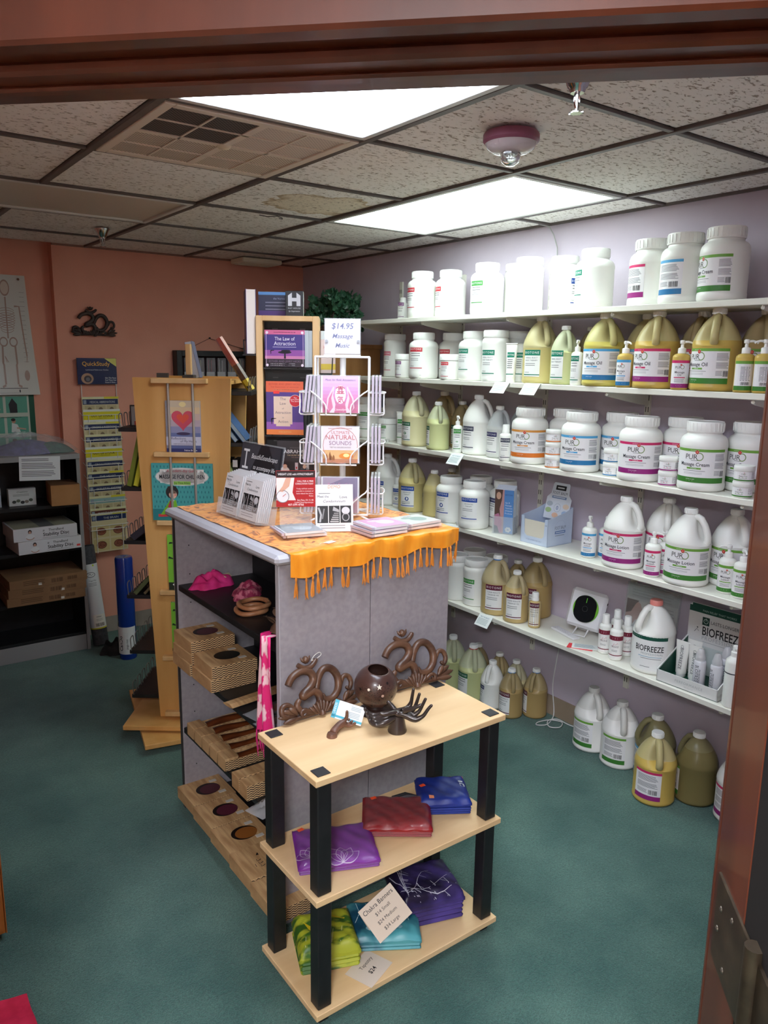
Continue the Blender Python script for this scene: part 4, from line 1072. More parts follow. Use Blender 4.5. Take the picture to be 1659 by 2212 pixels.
t = thing('remote_control', 'slim white remote control lying before the disc player', 'remote', ((a.x+b2.x)/2-.005, (a.y+b2.y)/2, SZ[4]), math.atan2(b2.y-a.y, b2.x-a.x))
MB().box(-.085, .085, -.020, .020, 0, .011, b=.003).build('body', mat((226, 224, 226), .4), t)
for i in range(9):
    for j in range(3): MB().lathe([(0, .0125), (.003, .0122), (.0035, .011)], 10, c=(-.06+i*.0125, -.011+j*.011)).build('button', mat((206, 204, 208), .5), t)
for (x, y, rz, c, lb, z) in ((1.215, .075, .5, (222, 60, 70), 'red folded leaflet lying at the shelf edge under a white sheet', 0), (1.228, .062, .62, (232, 234, 232), 'white printed sheet lying on a red leaflet at the shelf edge', .0024)):
    t = thing('leaflet', lb, 'paper', (x, y, SZ[4]+z), Q+rz)
    MB().box(-.055, .055, -.028, .028, 0, .0022).build('sheet', mat(c, .6), t)
    if z: Print().lines(-.045, .045, .020, 6, .007, (150, 170, 180), .35).build(on_top(.0024), 'print', t)
# brochure stand with a photo of a face leaning on the wall
t = thing('brochure_stand', 'clear stand holding a leaflet with a face in profile, leaning on the wall', 'leaflet stand', (1.425, -.11, SZ[4]), Q+.06)
TB = Matrix.Rotation(R(-6), 4, 'X')
MB().box(-.125, .125, -.010, -.006, 0, .28).box(-.125, .125, .002, .005, 0, .28).box(-.125, .125, -.010, .005, 0, .004).xf(TB).build('holder', glassy((220, 226, 228), .05, .25), t)
lf = MB().box(-.12, .12, -.005, .001, .005, .27).xf(TB).build('leaflet', mat((206, 206, 204), .4), t)
p = Print().rect(-.12, .12, .005, .27, (208, 208, 206), 1).rect(-.12, .12, .215, .262, (168, 176, 172), 2).lines(-.1, .10, .252, 3, .012, (120, 128, 126), .4, 3)
p.lines(.0, .11, .20, 9, .014, (150, 154, 152), .35, 3)
p.rect(-.12, -.005, .02, .205, (232, 230, 226), 2)
p.poly([(-.12, .205), (-.075, .205), (-.052, .192), (-.046, .176), (-.036, .160), (-.047, .154), (-.044, .142), (-.052, .138), (-.05, .126), (-.07, .118), (-.085, .09), (-.12, .08)], (206, 150, 130), 3)
p.poly([(-.12, .205), (-.06, .205), (-.075, .19), (-.095, .15), (-.12, .14)], (86, 56, 44), 4)
p.poly([(-.12, .02), (-.04, .02), (-.03, .05), (-.05, .075), (-.12, .06)], (214, 166, 146), 3)
p.build(lambda u, v, o: tuple(TB @ Vector((u, -.0051-o, v))), 'cover', lf)
# cooling-gel counter display
t = thing('counter_display', 'white and dark green counter display tray with a tall printed back panel', 'display', (1.285, -.452, SZ[4]), Q+.02)
M_DG = noisy('dark_green_card', (22, 74, 60), (30, 88, 70), 6, .5)
w_, d_ = .127, .10
tr = MB().box(-w_, w_, -d_, -d_+.004, 0, .046, m=0).box(-w_, w_, -d_, d_, 0, .003, m=1)
tr.prism([(-d_, 0), (d_, 0), (d_, .15), (-d_, .048)], -w_, -w_+.004, 'x').prism([(-d_, 0), (d_, 0), (d_, .15), (-d_, .048)], w_-.004, w_, 'x')
tr.prism([(-d_+.004, .003), (d_, .003), (d_, .146), (-d_+.004, .044)], -w_+.0042, -w_+.005, 'x', m=1)
tr.build('tray', [mat((222, 222, 220), .45), M_DG], t)
Print().text('PERFORMANCE', .01, .022, .010, (176, 178, 178), 1, space=1.2).text('HEALTH', .01, .010, .006, (186, 188, 188), 1, space=1.2).build(on_front(-d_-.0003), 'front_print', t)
bp = MB().prism([(-w_, 0), (w_, 0), (w_, .275), (w_-.012, .287), (-w_+.012, .287), (-w_, .275)], d_-.004, d_, 'y').build('back_panel', mat((216, 216, 214), .45), t)
p = Print().rect(-w_+.001, w_-.001, .252, .276, (20, 70, 56), 1).rect(-w_+.012, w_-.012, .274, .286, (20, 70, 56), 1).text('PAIN RELIEF THAT WORKS', 0, .259, .008, (176, 196, 188), 2, w=.15)
p.rect(-.068, -.038, .205, .238, (24, 60, 50), 1).ring(-.053, .2215, .010, .010, .002, (200, 214, 208), 2).line([(-.053, .2215), (-.053, .234)], .002, (200, 214, 208), 2)
p.text('LASTS LONGER', -.032, .216, .013, (60, 64, 66), 2, align='l', w=.115).text('BIOFREEZE', .018, .165, .034, (24, 26, 28), 2, w=.165, bold=.012)
p.text('PROFESSIONAL', .018, .146, .015, (168, 172, 174), 2, w=.165, space=1.15).lines(-.06, .095, .138, 1, .004, (150, 154, 156), .4)
p.line([(-.098, .170), (-.088, .184), (-.080, .176)], .002, (90, 94, 96), 2).ell(-.086, .190, .003, .003, (90, 94, 96), 2)
p.rect(-w_+.001, w_-.001, .004, .120, (196, 204, 202), 1)
p.build(on_front(d_-.0043), 'panel_print', bp)
def world_in(t, x, y): 
    c, s = math.cos(t.rotation_euler.z), math.sin(t.rotation_euler.z); return (t.location.x+c*x-s*y, t.location.y+s*x+c*y)
def gel_tube(x, y, lb, lean=0.0):
    wx, wy = world_in(t, x, y)
    q = thing('gel_tube', lb, 'tube', (wx, wy, SZ[4]+.0035), Q+.05, 'gel tubes in the counter display')
    def mk():
        h = .145
        def f(u, v):
            a = u*2*math.pi; z = .014+v*(h-.014); k = v**1.2
            return ((.021+.009*k)*math.sin(a), -((.019)*(1-k)+.0012*k)*math.cos(a), z)
        b = MB().grid(f, 24, 10); c = MB().lathe([(0, 0), (.017, 0), (.0185, .002), (.018, .015), (.012, .016)], 20)
        p = Print().text('BIOFREEZE', 0, -.005, .013, (40, 44, 48), 1, w=.085, rot=0)
        pr = MB(); mats = [mat((44, 60, 72), .4), mat((120, 124, 126), .4)]
        fn = lambda u, v, o: (v*1.0, -(.0195-.018*((u+.075)/h)**1.3)*math.sqrt(max(.1, 1-(v/.026)**2))-.0012-o, u+.075)
        for pts, fs, cc, ly in p.e: pr.add([fn(-x_, y_, 0) for x_, y_ in pts], fs, 0)
        pr2 = Print().ring(0, .122, .006, .006, .0012, (120, 124, 126), 1, 16)
        for pts, fs, cc, ly in pr2.e: pr.add([(x_, -.0055, y_) for x_, y_ in pts], fs, 1)
        return [('body', b.mesh('body', [HDPE], 60)), ('cap', c.mesh('cap', [CAPW])), ('lettering', pr.mesh('lettering', mats))]
    for nm, me in shared('geltube', mk): put(nm, me, q)
def gel_can(x, y, lb, H=.165, kind=0):
    wx, wy = world_in(t, x, y)
    q = thing('gel_can', lb, 'bottle', (wx, wy, SZ[4]+.0035), Q+.05+.5*kind, 'gel cans in the counter display')
    def mk():
        r = .0225; hb = H*.74
        b = MB().lathe([(0, 0), (r*.92, 0), (r, .003), (r, hb*.92), (r*.85, hb*.98), (r*.6, hb)], 28)
        c = MB().lathe([(r*.86, hb*.985), (r*.84, hb+.012), (r*.62, H-.014), (r*.5, H-.004), (r*.3, H), (0, H)], 24)
        p = Print().text('BIOFREEZE', 0, -.006, .013, (40, 44, 48), 1, w=.088)
        p2 = Print().text('PROFESSIONAL', 0, .008, .006, (120, 126, 130), 1, w=.08)
        pr = MB()
        for P_ in (p, p2):
            for pts, fs, cc, ly in P_.e: pr.add([((r+.0005)*math.sin(v_/r), -(r+.0005)*math.cos(v_/r), .055-u_) for u_, v_ in pts], fs, 0)
        return [('body', b.mesh('body', [mat((222, 222, 228), .3)], 50)), ('cap', c.mesh('cap', [glassy((236, 236, 238), .15, .6)], 50)), ('lettering', pr.mesh('lettering', [mat((44, 60, 72), .4)]))]
    for nm, me in shared(('gelcan', H), mk): put(nm, me, q)
gel_tube(-.090, .010, 'white gel tube standing at the left of the counter display')
gel_tube(-.030, .000, 'white gel tube standing second in the counter display')
gel_tube(-.065, .055, 'white gel tube at the back of the counter display')
gel_can(.020, -.050, 'silvery gel can at the front of the counter display', .160, 0)
gel_can(.083, -.042, 'silvery gel can at the right of the counter display', .160, -1)
gel_can(.075, .040, 'white gel can at the back of the counter display', .165, 0)
t = thing('spray_bottle', 'plain white spray bottle at the right end of the lowest shelf', 'bottle', (1.205, -.622, SZ[4]+.0005), Q+.6, 'massage products on the lowest shelf')
MB().lathe([(0, 0), (.027, 0), (.030, .003), (.030, .165), (.028, .176), (.016, .188), (.013, .192)], 30).build('body', HDPE, t)
MB().lathe([(.015, .188), (.015, .206), (.011, .208), (.010, .214), (.010, .228), (.006, .232), (0, .232)], 20).box(-.004, .004, -.016, 0, .217, .225, b=.001).build('sprayer', CAPW, t)
MB().lathe([(.0302, .128), (.0306, .128), (.0306, .132), (.0302, .132)], 30).build('stripe', mat((70, 74, 82), .4), t)

# price cards clipped to the shelf edges
for k, (px, py, sh, lb) in enumerate(((1085, 832, 1, 'white price card on the second shelf edge, below the teal tubes'), (1150, 838, 1, 'white price card on the second shelf edge, below the big straw jug'), (988, 995, 2, 'white price card on the third shelf edge'), (975, 1142, 3, 'white price card on the fourth shelf edge, below the left blue-labelled jar'), (853, 1112, 3, 'white price card on the fourth shelf edge, beside the orange cloth'), (1050, 1340, 4, 'white price card on the lowest shelf edge'))):
    c = onx(px, py, SX-.004)
    t = thing('price_card', lb, 'price card', (SX-.002, c.y, SZ[sh]+.001), Q, 'price cards on the shelf edges')
    TB = Matrix.Rotation(R(-38), 4, 'X')
    MB().box(-.045, .045, -.001, 0, -.062, 0).xf(TB).box(-.045, .045, 0, .022, -.0006, .0006).build('card', mat((232, 236, 234), .5), t)
    p = Print().text('BUY IN BULK', 0, -.016, .007, (90, 130, 150), 1, w=.07).lines(-.038, .038, -.022, 5, .0065, (150, 168, 172), .35)
    p.build(lambda u, v, o: tuple(TB @ Vector((u, -.0012-o, v))), 'print', t)
# cables
t = tag(MB().tube([(1.40, .62, 2.366), (1.45, .60, 2.358), (1.456, .575, 2.32), (1.457, .55, 2.26), (1.456, .545, 2.20)], .0028, 8).build('grey_cable', mat((170, 170, 168), .5)), 'grey cable curling down from the ceiling to the wall upright', 'cable')
pts = [(1.459, .425, .50), (1.459, .40, .38), (1.459, .41, .30), (1.459, .425, .16), (1.45, .40, .03), (1.41, .38, .005), (1.35, .36, .005), (1.31, .385, .006), (1.34, .40, .006), (1.40, .38, .008), (1.43, .33, .008), (1.38, .30, .008), (1.34, .33, .010), (1.38, .375, .011), (1.43, .36, .012), (1.44, .30, .006), (1.45, .25, .005), (1.457, .20, .005)]
def smooth(pts, n=5):
    P_ = [Vector(p) for p in pts]; out = []
    for i in range(len(P_)-1):
        a = P_[max(i-1, 0)]; b = P_[i]; c = P_[i+1]; d = P_[min(i+2, len(P_)-1)]
        for k in range(n):
            s = k/n
            out.append(.5*((2*b)+(c-a)*s+(2*a-5*b+4*c-d)*s*s+(3*b-a-3*c+d)*s*s*s))
    return out+[P_[-1]]
tag(MB().tube(smooth(pts), .0025, 6).build('white_cable', mat((226, 226, 224), .45)), 'loose white cable hanging from the lowest shelf and coiled on the carpet', 'cable')

# ================================================================ grey display cabinet in the middle
def ond(x, y, d):
    return CAM_P + ray(x, y)*d
FACE = -.633      # turn that faces things towards the door
CX0, CX1, CY0, CY1, CT = -.36, .28, -.108, .70, 1.20
cab = thing('display_cabinet', 'grey open-sided display cabinet with black shelves in the middle of the room', 'cabinet', ((CX0+CX1)/2, (CY0+CY1)/2, 0))
cx, cy = cab.location.x, cab.location.y
def L(x0, x1, y0, y1, z0, z1, b=.0, mb=None): return (mb or MB()).box(x0-cx, x1-cx, y0-cy, y1-cy, z0, z1, b=b)
xm = (CX0+CX1)/2
M_EDGE = mat((186, 184, 190), .5)
for (a, b) in ((CX0, xm-.0015), (xm+.0015, CX1)):
    L(a, b, CY0, CY0+.02, 0.005, CT-.03, .0015).build('end_panel', M_GREYL, cab)
    L(a, b, CY1-.02, CY1, 0.005, CT-.03, .0015).build('end_panel', M_GREYL, cab)
L(xm-.0012, xm+.0012, CY0+.006, CY0+.019, .005, CT-.03).build('seam', mat((70, 52, 46), .7), cab)
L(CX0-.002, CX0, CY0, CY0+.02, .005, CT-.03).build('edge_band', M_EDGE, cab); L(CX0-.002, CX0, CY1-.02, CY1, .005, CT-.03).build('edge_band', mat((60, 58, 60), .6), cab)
tp = L(CX0-.02, CX1+.02, CY0-.02, CY1+.03, CT-.03, CT, .010); tp.build('top', M_EDGE, cab)
L(xm-.012, xm+.012, CY0+.02, CY1-.02, .005, CT-.03).build('back_panel', M_BLACK, cab)
SHC = [.915, .615, .345, .06]
for z in SHC:
    for (a, b) in ((CX0+.004, xm-.012), (xm+.012, CX1-.004)):
        L(a, b, CY0+.02, CY1-.02, z-.022, z, .002).build('shelf', M_BLACK, cab)
for (a, b) in ((CX0+.02, CX0+.035), (CX1-.035, CX1-.02)):
    L(a, b, CY0+.02, CY1-.02, 0, .040).build('kick_board', mat((96, 90, 92), .6), cab)
for k in range(9):
    for yy in (CY1-.0203,):
        MB().lathe([(0, 0), (.0025, 0)], 10).xf(Matrix.Translation((CX0+.05-cx, yy-cy, .18+k*.11)) @ Matrix.Rotation(R(90), 4, 'X')).build('pin_hole', mat((20, 20, 22), .8), cab)

# ---- orange cloth with tassels
def cloth_mat():
    m = bpy.data.materials.new('orange_batik'); m.use_nodes = True
    N, Lk = nt(m); b = N['Principled BSDF']
    tc = N.new('ShaderNodeTexCoord')
    n1 = N.new('ShaderNodeTexNoise'); n1.inputs['Scale'].default_value = 26; n1.inputs['Detail'].default_value = 5; n1.inputs['Distortion'].default_value = 1.6
    Lk.new(tc.outputs['Object'], n1.inputs['Vector'])
    r = N.new('ShaderNodeValToRGB'); e = r.color_ramp.elements
    e[0].position = .34; e[0].color = lin((150, 74, 20))+(1,); e[1].position = .62; e[1].color = lin((250, 176, 84))+(1,)
    q = e.new(.46); q.color = lin((242, 146, 46))+(1,)
    Lk.new(n1.outputs['Fac'], r.inputs[0]); Lk.new(r.outputs[0], b.inputs['Base Color'])
    b.inputs['Roughness'].default_value = .55; b.inputs['Sheen Weight'].default_value = .3
    return m
M_CLOTH = cloth_mat(); M_SATIN = noisy('orange_satin', (236, 140, 24), (248, 160, 44), 9, .38, stretch=(4, 1, 1))
M_TAS = noisy('orange_thread', (206, 118, 30), (232, 146, 52), 200, .6, stretch=(1, 1, .1))
cl = thing('orange_cloth', 'orange patterned cloth with a tasselled edge draped over the grey cabinet', 'cloth', (cx, CY0, CT))
rd = random.Random(5)
X0c, X1c = CX0+.022, CX1+.016
def drop(u): return .048+.020*(1-u)+.008*math.sin(u*23)
def cfun(u, v):
    x = X0c+(X1c-X0c)*u
    s = v*(1.0)
    back, front = CY1+.012, CY0-.024
    Ltop = back-front; tot = Ltop+drop(u)
    d = s*tot
    wz = .0012*math.sin(x*70+v*30)+.001*math.sin(v*55+x*20)
    if u > .55: wz += .004*max(0, math.sin((v-.3)*16+u*9))*(u-.55)*2*max(0, .8-v)
    if d < Ltop-.012: return (x-cx, back-d-CY0, .0035+wz)
    k = min(1, (d-Ltop+.012)/.02)
    y = front-.004*math.sin(x*60)*k-.003; z = .0035+wz-max(0, d-Ltop)
    return (x-cx+.004*math.sin(x*37)*k, y-CY0-.004*k, z)
MB().grid(cfun, 60, 70, mfun=lambda u, v: 1 if v > .90 else 0).build('cloth', [M_CLOTH, M_SATIN], cl, sharp=80)
def tassel_mesh(seed):
    r_ = random.Random(seed); b = MB()
    b.tube([(0, 0, .006), (0, 0, 0), (0, 0, -.004), (0, 0, -.010)], [.0012, .0034, .0036, .0022], 8)
    for k in range(9):
        a = r_.uniform(0, 6.28); rr = r_.uniform(.001, .0042); l = r_.uniform(.048, .064)
        b.tube([(0, 0, -.007), (rr*.6*math.cos(a), rr*.6*math.sin(a), -.02), (rr*math.cos(a)*1.1, rr*math.sin(a)*1.1, -.04), (rr*1.5*math.cos(a+.4), rr*1.5*math.sin(a+.4), -l)], [.0016, .0019, .0018, .0012], 5)
    return b.mesh('tassel', [M_TAS])
tms = [tassel_mesh(k) for k in range(4)]
NT = 25
for k in range(NT):
    u = (k+.5)/NT
    if k in (8,): continue
    p_ = cfun(u+rd.uniform(-.008, .008), 1.0)
    o = put('tassel', tms[k % 4], cl, (p_[0], p_[1]-.001, p_[2]-.003), rd.uniform(0, 6))
    o.rotation_euler = (rd.uniform(-.05, .02), rd.uniform(-.10, .10), rd.uniform(0, 6))

# ---- compact disc cases
CDW, CDD, CDH = .142, .0102, .125
M_CASE = glassy((232, 236, 238), .06, .10)
def cd_meshes(key, printer):
    def mk():
        case = MB().box(-CDW/2, CDW/2, -CDD/2, CDD/2, 0, CDH, b=.0008).mesh('case', [M_CASE])
        ins = MB().box(-CDW/2+.013, CDW/2-.003, -CDD/2+.0014, CDD/2-.0014, .003, CDH-.003).box(-CDW/2+.0015, -CDW/2+.010, -CDD/2+.0014, CDD/2-.0014, .003, CDH-.003, m=1).mesh('booklet', [mat((228, 226, 228), .4), mat((190, 176, 190), .4)])
        p = printer(Print())
        cov = p.mesh(on_front(-CDD/2+.0010, 0, .006), 'cover')
        return [('case', case), ('booklet', ins), ('cover', cov)]
    return shared(('cd', key), mk)
cw, ch = CDW/2-.005, CDH
def hands(p):
    w = cw-.008
    for i in range(10):
        c = [(226, 186, 216), (222, 176, 212), (216, 166, 206), (208, 150, 200), (206, 136, 190), (208, 120, 176), (204, 104, 160), (200, 92, 146), (196, 80, 132), (190, 70, 120)][i]
        p.rect(-w, w, .003+(9-i)*.0119, .003+(10-i)*.0119, c, 1, seg=1)
    for s in (-1, 1):
        p.poly([(s*.034, .003), (s*.046, .02), (s*.043, .05), (s*.024, .088), (s*.019, .086), (s*.024, .06), (s*.016, .03), (s*.02, .003)], (240, 196, 216), 2)
        p.poly([(s*.036, .003), (s*.042, .02), (s*.038, .05), (s*.024, .075), (s*.030, .05), (s*.024, .02)], (206, 96, 140), 3)
    p.ell(0, .062, .018, .03, (240, 214, 232), 2)
    p.text('Music for Reiki Attunement', 0, .106, .0068, (110, 90, 150), 4, w=.10, shear=.3)
    glyph(p, 0, .066, .022, (190, 40, 80)); glyph2(p, 0, .036, .020, (190, 40, 80))
    p.text('Llewellyn', 0, .010, .007, (250, 220, 230), 4, shear=.3)
    return p
def glyph(p, x, y, k, c):
    """brush character: rain radical over two rows"""
    for a in (((-.4, 1.0), (.4, 1.0)), ((-.55, .82), (.55, .82)), ((-.55, .82), (-.62, .68)), ((.55, .82), (.62, .68)), ((0, 1.0), (0, .55)), ((-.3, .70), (-.12, .70)), ((.12, .70), (.3, .70)), ((-.3, .58), (-.12, .58)), ((.12, .58), (.3, .58)), ((-.34, .44), (-.1, .44)), ((.1, .44), (.34, .44)), ((-.5, .26), (.5, .26)), ((-.16, .26), (-.16, .0)), ((.16, .26), (.16, .0)), ((-.38, .2), (-.28, .05)), ((.38, .2), (.28, .05)), ((-.6, -.02), (.6, -.02))):
        p.line([(x+q[0]*k, y+q[1]*k) for q in a], k*.085, c, 5)
def glyph2(p, x, y, k, c):
    for a in (((-.2, 1.0), (-.5, .7)), ((-.26, .88), (.45, .88)), ((-.2, .70), (.36, .70)), ((-.4, .52), (.34, .52)), ((.34, .52), (.36, .25), (.6, .0)), ((-.35, .36), (.1, .02)), ((.12, .38), (-.36, .0))):
        p.line([(x+q[0]*k, y+q[1]*k) for q in a], k*.09, c, 5)
def natural(p):
    w = cw-.008
    p.rect(-w, w, .003, .122, (226, 214, 216), 1); p.rect(-w, w, .003, .045, (222, 170, 96), 2); p.rect(-w, w, .003, .016, (190, 112, 54), 3)
    p.ring(0, .06, w*1.0, .06, .002, (196, 130, 120), 3, 24)
    p.text('ULTIMATE', 0, .098, .010, (200, 110, 110), 4, w=.06).text('NATURAL', 0, .080, .015, (196, 104, 106), 4, w=.11).text('SOUNDS', 0, .062, .013, (150, 110, 140), 4, w=.09)
    p.text('TIBETAN HEALING SOUNDS', 0, .052, .0045, (140, 110, 120), 4, w=.07).lines(-.04, .04, .117, 1, .004, (190, 150, 150), .6)
    p.ell(.02, .026, .024, .010, (236, 140, 50), 4).ell(.02, .028, .010, .006, (255, 226, 150), 5)
    for x, h in ((-.045, .022), (-.034, .028), (-.022, .018), (-.03, .016)): p.poly([(x-.004, .012), (x+.004, .012), (x+.0035, .012+h*.6), (x, .012+h), (x-.0035, .012+h*.6)], (150, 92, 50), 5)
    return p
def starlight(p):
    w = cw-.008
    p.rect(-w, w, .003, .122, (122, 108, 140), 1); p.poly([(-w, .003), (w*.2, .003), (-w, .085)], (60, 70, 120), 2); p.poly([(w, .003), (w, .06), (-w*.1, .003)], (176, 140, 150), 2); p.poly([(-w, .122), (w*.3, .122), (-w, .09)], (168, 150, 170), 2)
    p.text('Reiki Starlight', 0, .092, .012, (196, 130, 160), 4, w=.085, shear=.2); glyph(p, 0, .050, .032, (34, 22, 44)); glyph2(p, 0, .018, .024, (220, 210, 230)); p.text('Llewellyn', .02, .008, .006, (206, 190, 210), 4, shear=.3)
    return p
def plaincd(c, c2):
    def f(p):
        p.rect(-cw+.008, cw-.008, .003, .122, c, 1).ell(.01, .06, .03, .03, c2, 2).ell(-.02, .085, .02, .012, c2, 2).text('Music', 0, .10, .010, (120, 90, 120), 3, shear=.3)
        return p
    return f
def add_cd(key, fn, loc, rot, label, group='compact discs on the cabinet'):
    t = thing('cd_case', label, 'compact disc', loc, 0, group)
    t.rotation_euler = rot
    for n_, me in cd_meshes(key, fn): put(n_, me, t)
    return t
# flat pile of discs at the right front corner
flat = (R(-90), 0, 0)
for (x, y, rz, z, key, c, c2, lb) in ((.030, -.052, .10, 0, 'a', (60, 54, 66), (90, 80, 100), 'dark disc case at the bottom of the flat pile on the orange cloth'),
        (.030, -.052, .10, 1, 'b', (214, 160, 190), (232, 200, 216), 'pink disc case in the flat pile, under the topmost pink one'), (.034, -.050, .06, 2, 'b', (214, 160, 190), (232, 200, 216), 'pink disc case lying on top of the left flat pile'),
        (.190, -.030, .10, 0, 'c', (206, 206, 196), (150, 170, 160), 'pale disc case at the bottom of the right flat pile'), (.190, -.030, .14, 1, 'c', (206, 206, 196), (150, 170, 160), 'pale disc case lying on top of the right flat pile')):
    t = add_cd('flat'+key, plaincd(c, c2), (x, y-.06, CT+.0075+z*.0105+CDD/2), flat, lb)
    t.rotation_euler = Matrix.Rotation(rz-.1, 4, 'Z').to_euler(); t.rotation_euler = (Matrix.Rotation(rz-.1, 4, 'Z') @ Matrix.Rotation(R(-90), 4, 'X')).to_euler()

# ---- wire disc rack
b0 = ond(738, 1112, 2.60)
RK = Vector((b0.x, b0.y, 0))
rk = thing('disc_rack', 'white wire countertop rack holding compact discs under a price sign', 'rack', (RK.x+.03, RK.y+.06, CT+.006), FACE)
M_WIRE = mat((236, 234, 232), .35)
zt = [.028, .197, .362]      # pocket floors
fr = MB(); HT = .545
for x in (-.078, .098):
    for y in (-.045, .055):
        fr.tube([(x, y, .02), (x, y, HT)], .0036, 8)
for z in (.02, HT):
    fr.tube([(-.078, -.045, z), (.098, -.045, z), (.098, .055, z), (-.078, .055, z)], .0036, 8, closed=True)
fr.tube([(-.05, -.03, HT+.004), (.07, -.03, HT+.004)], .003, 8)
fr.tube([(.01, .005, 0.01), (.01, .005, HT)], .010, 12)
fr.build('frame', M_WIRE, rk)
ft = MB()
for a in (35, 145, 215, 325): ft.tube([(.01, .005, .030), (.01+.07*math.cos(R(a)), .005+.07*math.sin(R(a)), .018), (.01+.125*math.cos(R(a)), .005+.125*math.sin(R(a)), .0035)], .0036, 8)
ft.build('feet', M_WIRE, rk)
for z in zt:
    pk = MB()
    for s in (-1, 1):
        pk.tube(smooth([(s*.095, -.040, z+.075), (s*.090, -.070, z+.072), (s*.075, -.078, z+.062), (s*.043, -.078, z+.030), (s*.040, -.078, z-.002), (s*.040, -.05, z-.004)], 3), .0026, 6)
    pk.tube([(-.06, -.068, z-.004), (.06, -.068, z-.004)], .0026, 6)
    pk.build('front_pocket', M_WIRE, rk)
    for s, xo in ((-1, -.082), (1, .102)):
        sp = MB()
        x1 = xo+s*.046
        sp.tube(smooth([(xo, -.045, z+.068), (x1, -.055, z+.068), (x1, .06, z+.068), (xo, .055, z+.068)], 3), .0026, 6)
        for y in (-.05, .05): sp.tube(smooth([(xo, y, z-.003), (x1-s*.002, y, z-.003), (x1, y, z+.02), (x1, y, z+.068)], 3), .0026, 6)
        sp.build('side_pocket', M_WIRE, rk)
fc, fs_ = math.cos(FACE), math.sin(FACE)
def rkp(x, y, z): return (rk.location.x+fc*x-fs_*y, rk.location.y+fs_*x+fc*y, rk.location.z+z)
for z, key, fn, lb in ((zt[2], 'hands', hands, 'pink disc case with two hands and brush characters, top front of the wire rack'), (zt[1], 'nat', natural, 'disc case titled natural sounds with amber candle picture, middle of the wire rack'), (zt[0], 'star', starlight, 'violet disc case with a dark brush character, bottom front of the wire rack')):
    add_cd(key, fn, rkp(0, -.065, z), (R(-4), 0, FACE), lb)
    add_cd(key+'2', plaincd((206, 190, 206), (186, 160, 190)), rkp(0, -.053, z), (R(-2), 0, FACE), 'disc case tucked behind the front one, %s pocket of the wire rack' % dict(hands='top', nat='middle', star='bottom')[key], 'discs hidden in the wire rack pockets')
for zi, z in enumerate(zt):
    for s in (-1, 1):
        for k in range(3):
            x = (-.090-.0115*k) if s < 0 else (.112+.0115*k)
            c = [(226, 216, 222), (220, 214, 226), (230, 226, 220)][k]
            if s > 0 and zi == 1 and k == 1: c = (206, 60, 110)
            t = add_cd('side%d%s' % (k, c), plaincd(c, (200, 180, 200)), rkp(x, .0, z+.001), (0, 0, FACE+math.pi/2*(1)), 'edge-on disc case in the %s %s pocket of the wire rack, %s' % (['bottom', 'middle', 'top'][zi], 'left' if s < 0 else 'right', ['nearest the frame', 'middle of three', 'outermost'][k]), 'edge-on discs, %s %s pocket' % (['bottom', 'middle', 'top'][zi], 'left' if s < 0 else 'right'))
            if s < 0: t.rotation_euler = (Matrix.Rotation(FACE, 4, 'Z') @ Matrix.Rotation(R(6), 4, 'Y') @ Matrix.Rotation(math.pi/2, 4, 'Z')).to_euler()
# price sign on the rack
t = thing('price_sign', 'white card reading $14.95 Massage Music on top of the wire rack', 'sign', rkp(.010, -.02, HT+.010), FACE)
MB().box(-.058, .058, -.002, 0, 0, .112).build('card', mat((226, 222, 228), .45), t)
MB().box(-.060, .060, -.0055, -.0035, -.004, .114).box(-.060, .060, -.0055, .004, -.004, -.002).build('sleeve', glassy((236, 238, 240), .04, .12), t)
Print().text('$14.95', 0, .080, .018, (52, 68, 140), 1, w=.085, shear=.15, bold=.006).text('Massage', 0, .050, .014, (56, 70, 140), 1, w=.085, shear=.3, bold=.004).text('Music', 0, .020, .014, (56, 70, 140), 1, shear=.3, bold=.004).build(on_front(-.0022), 'lettering', t)
for s in (-1, 1): MB().lathe([(0, 0), (.005, 0), (.005, .002), (0, .002)], 12).xf(Matrix.Translation((s*.052, -.0055, .040)) @ Matrix.Rotation(R(90), 4, 'X')).build('clip', mat((170, 172, 176), .3), t)

# ---- leaflet holder with black sign at the left front of the cabinet top
t = thing('leaflet_holder', 'clear leaflet holder with a black sign, facing the aisle on the orange cloth', 'holder', (-.225, .355, CT+.006), Q+.05)
MB().box(-.135, .135, -.052, -.049, 0, .055).box(-.135, .135, .02, .023, 0, .26).box(-.135, .135, -.05, .022, 0, .003).box(-.135, -.132, -.05, .022, 0, .055).box(.132, .135, -.05, .022, 0, .055).box(-.0015, .0015, -.05, .022, 0, .055).xf(Matrix.Rotation(R(-10), 4, 'X')).build('holder', glassy((226, 232, 236), .04, .2), t)
TS = Matrix.Rotation(R(-10), 4, 'X')
sg = MB().box(-.130, .130, .013, .019, .11, .255).xf(TS).build('sign', mat((38, 38, 42), .3), t)
p = Print().rect(-.128, .128, .112, .253, (36, 36, 40), 1).poly([(-.128, .253), (.0, .253), (-.08, .112), (-.128, .112)], (70, 70, 76), 2).poly([(.05, .253), (.128, .253), (.128, .16)], (60, 60, 66), 2)
p.rect(-.112, -.072, .226, .234, (236, 236, 236), 3).rect(-.096, -.088, .172, .226, (236, 236, 236), 3).rect(-.112, -.072, .166, .174, (236, 236, 236), 3)
p.text('BeautifulSoundscapes', .030, .205, .017, (240, 240, 240), 3, w=.17, shear=.35).text('to accompany life', .035, .170, .015, (240, 240, 240), 3, w=.14, shear=.35).text('www.therapysoundscapes.com', .0, .128, .014, (190, 190, 196), 3, w=.23, shear=.35)
p.build(lambda u, v, o: tuple(TS @ Vector((u, .0127-o, v))), 'sign_print', sg)
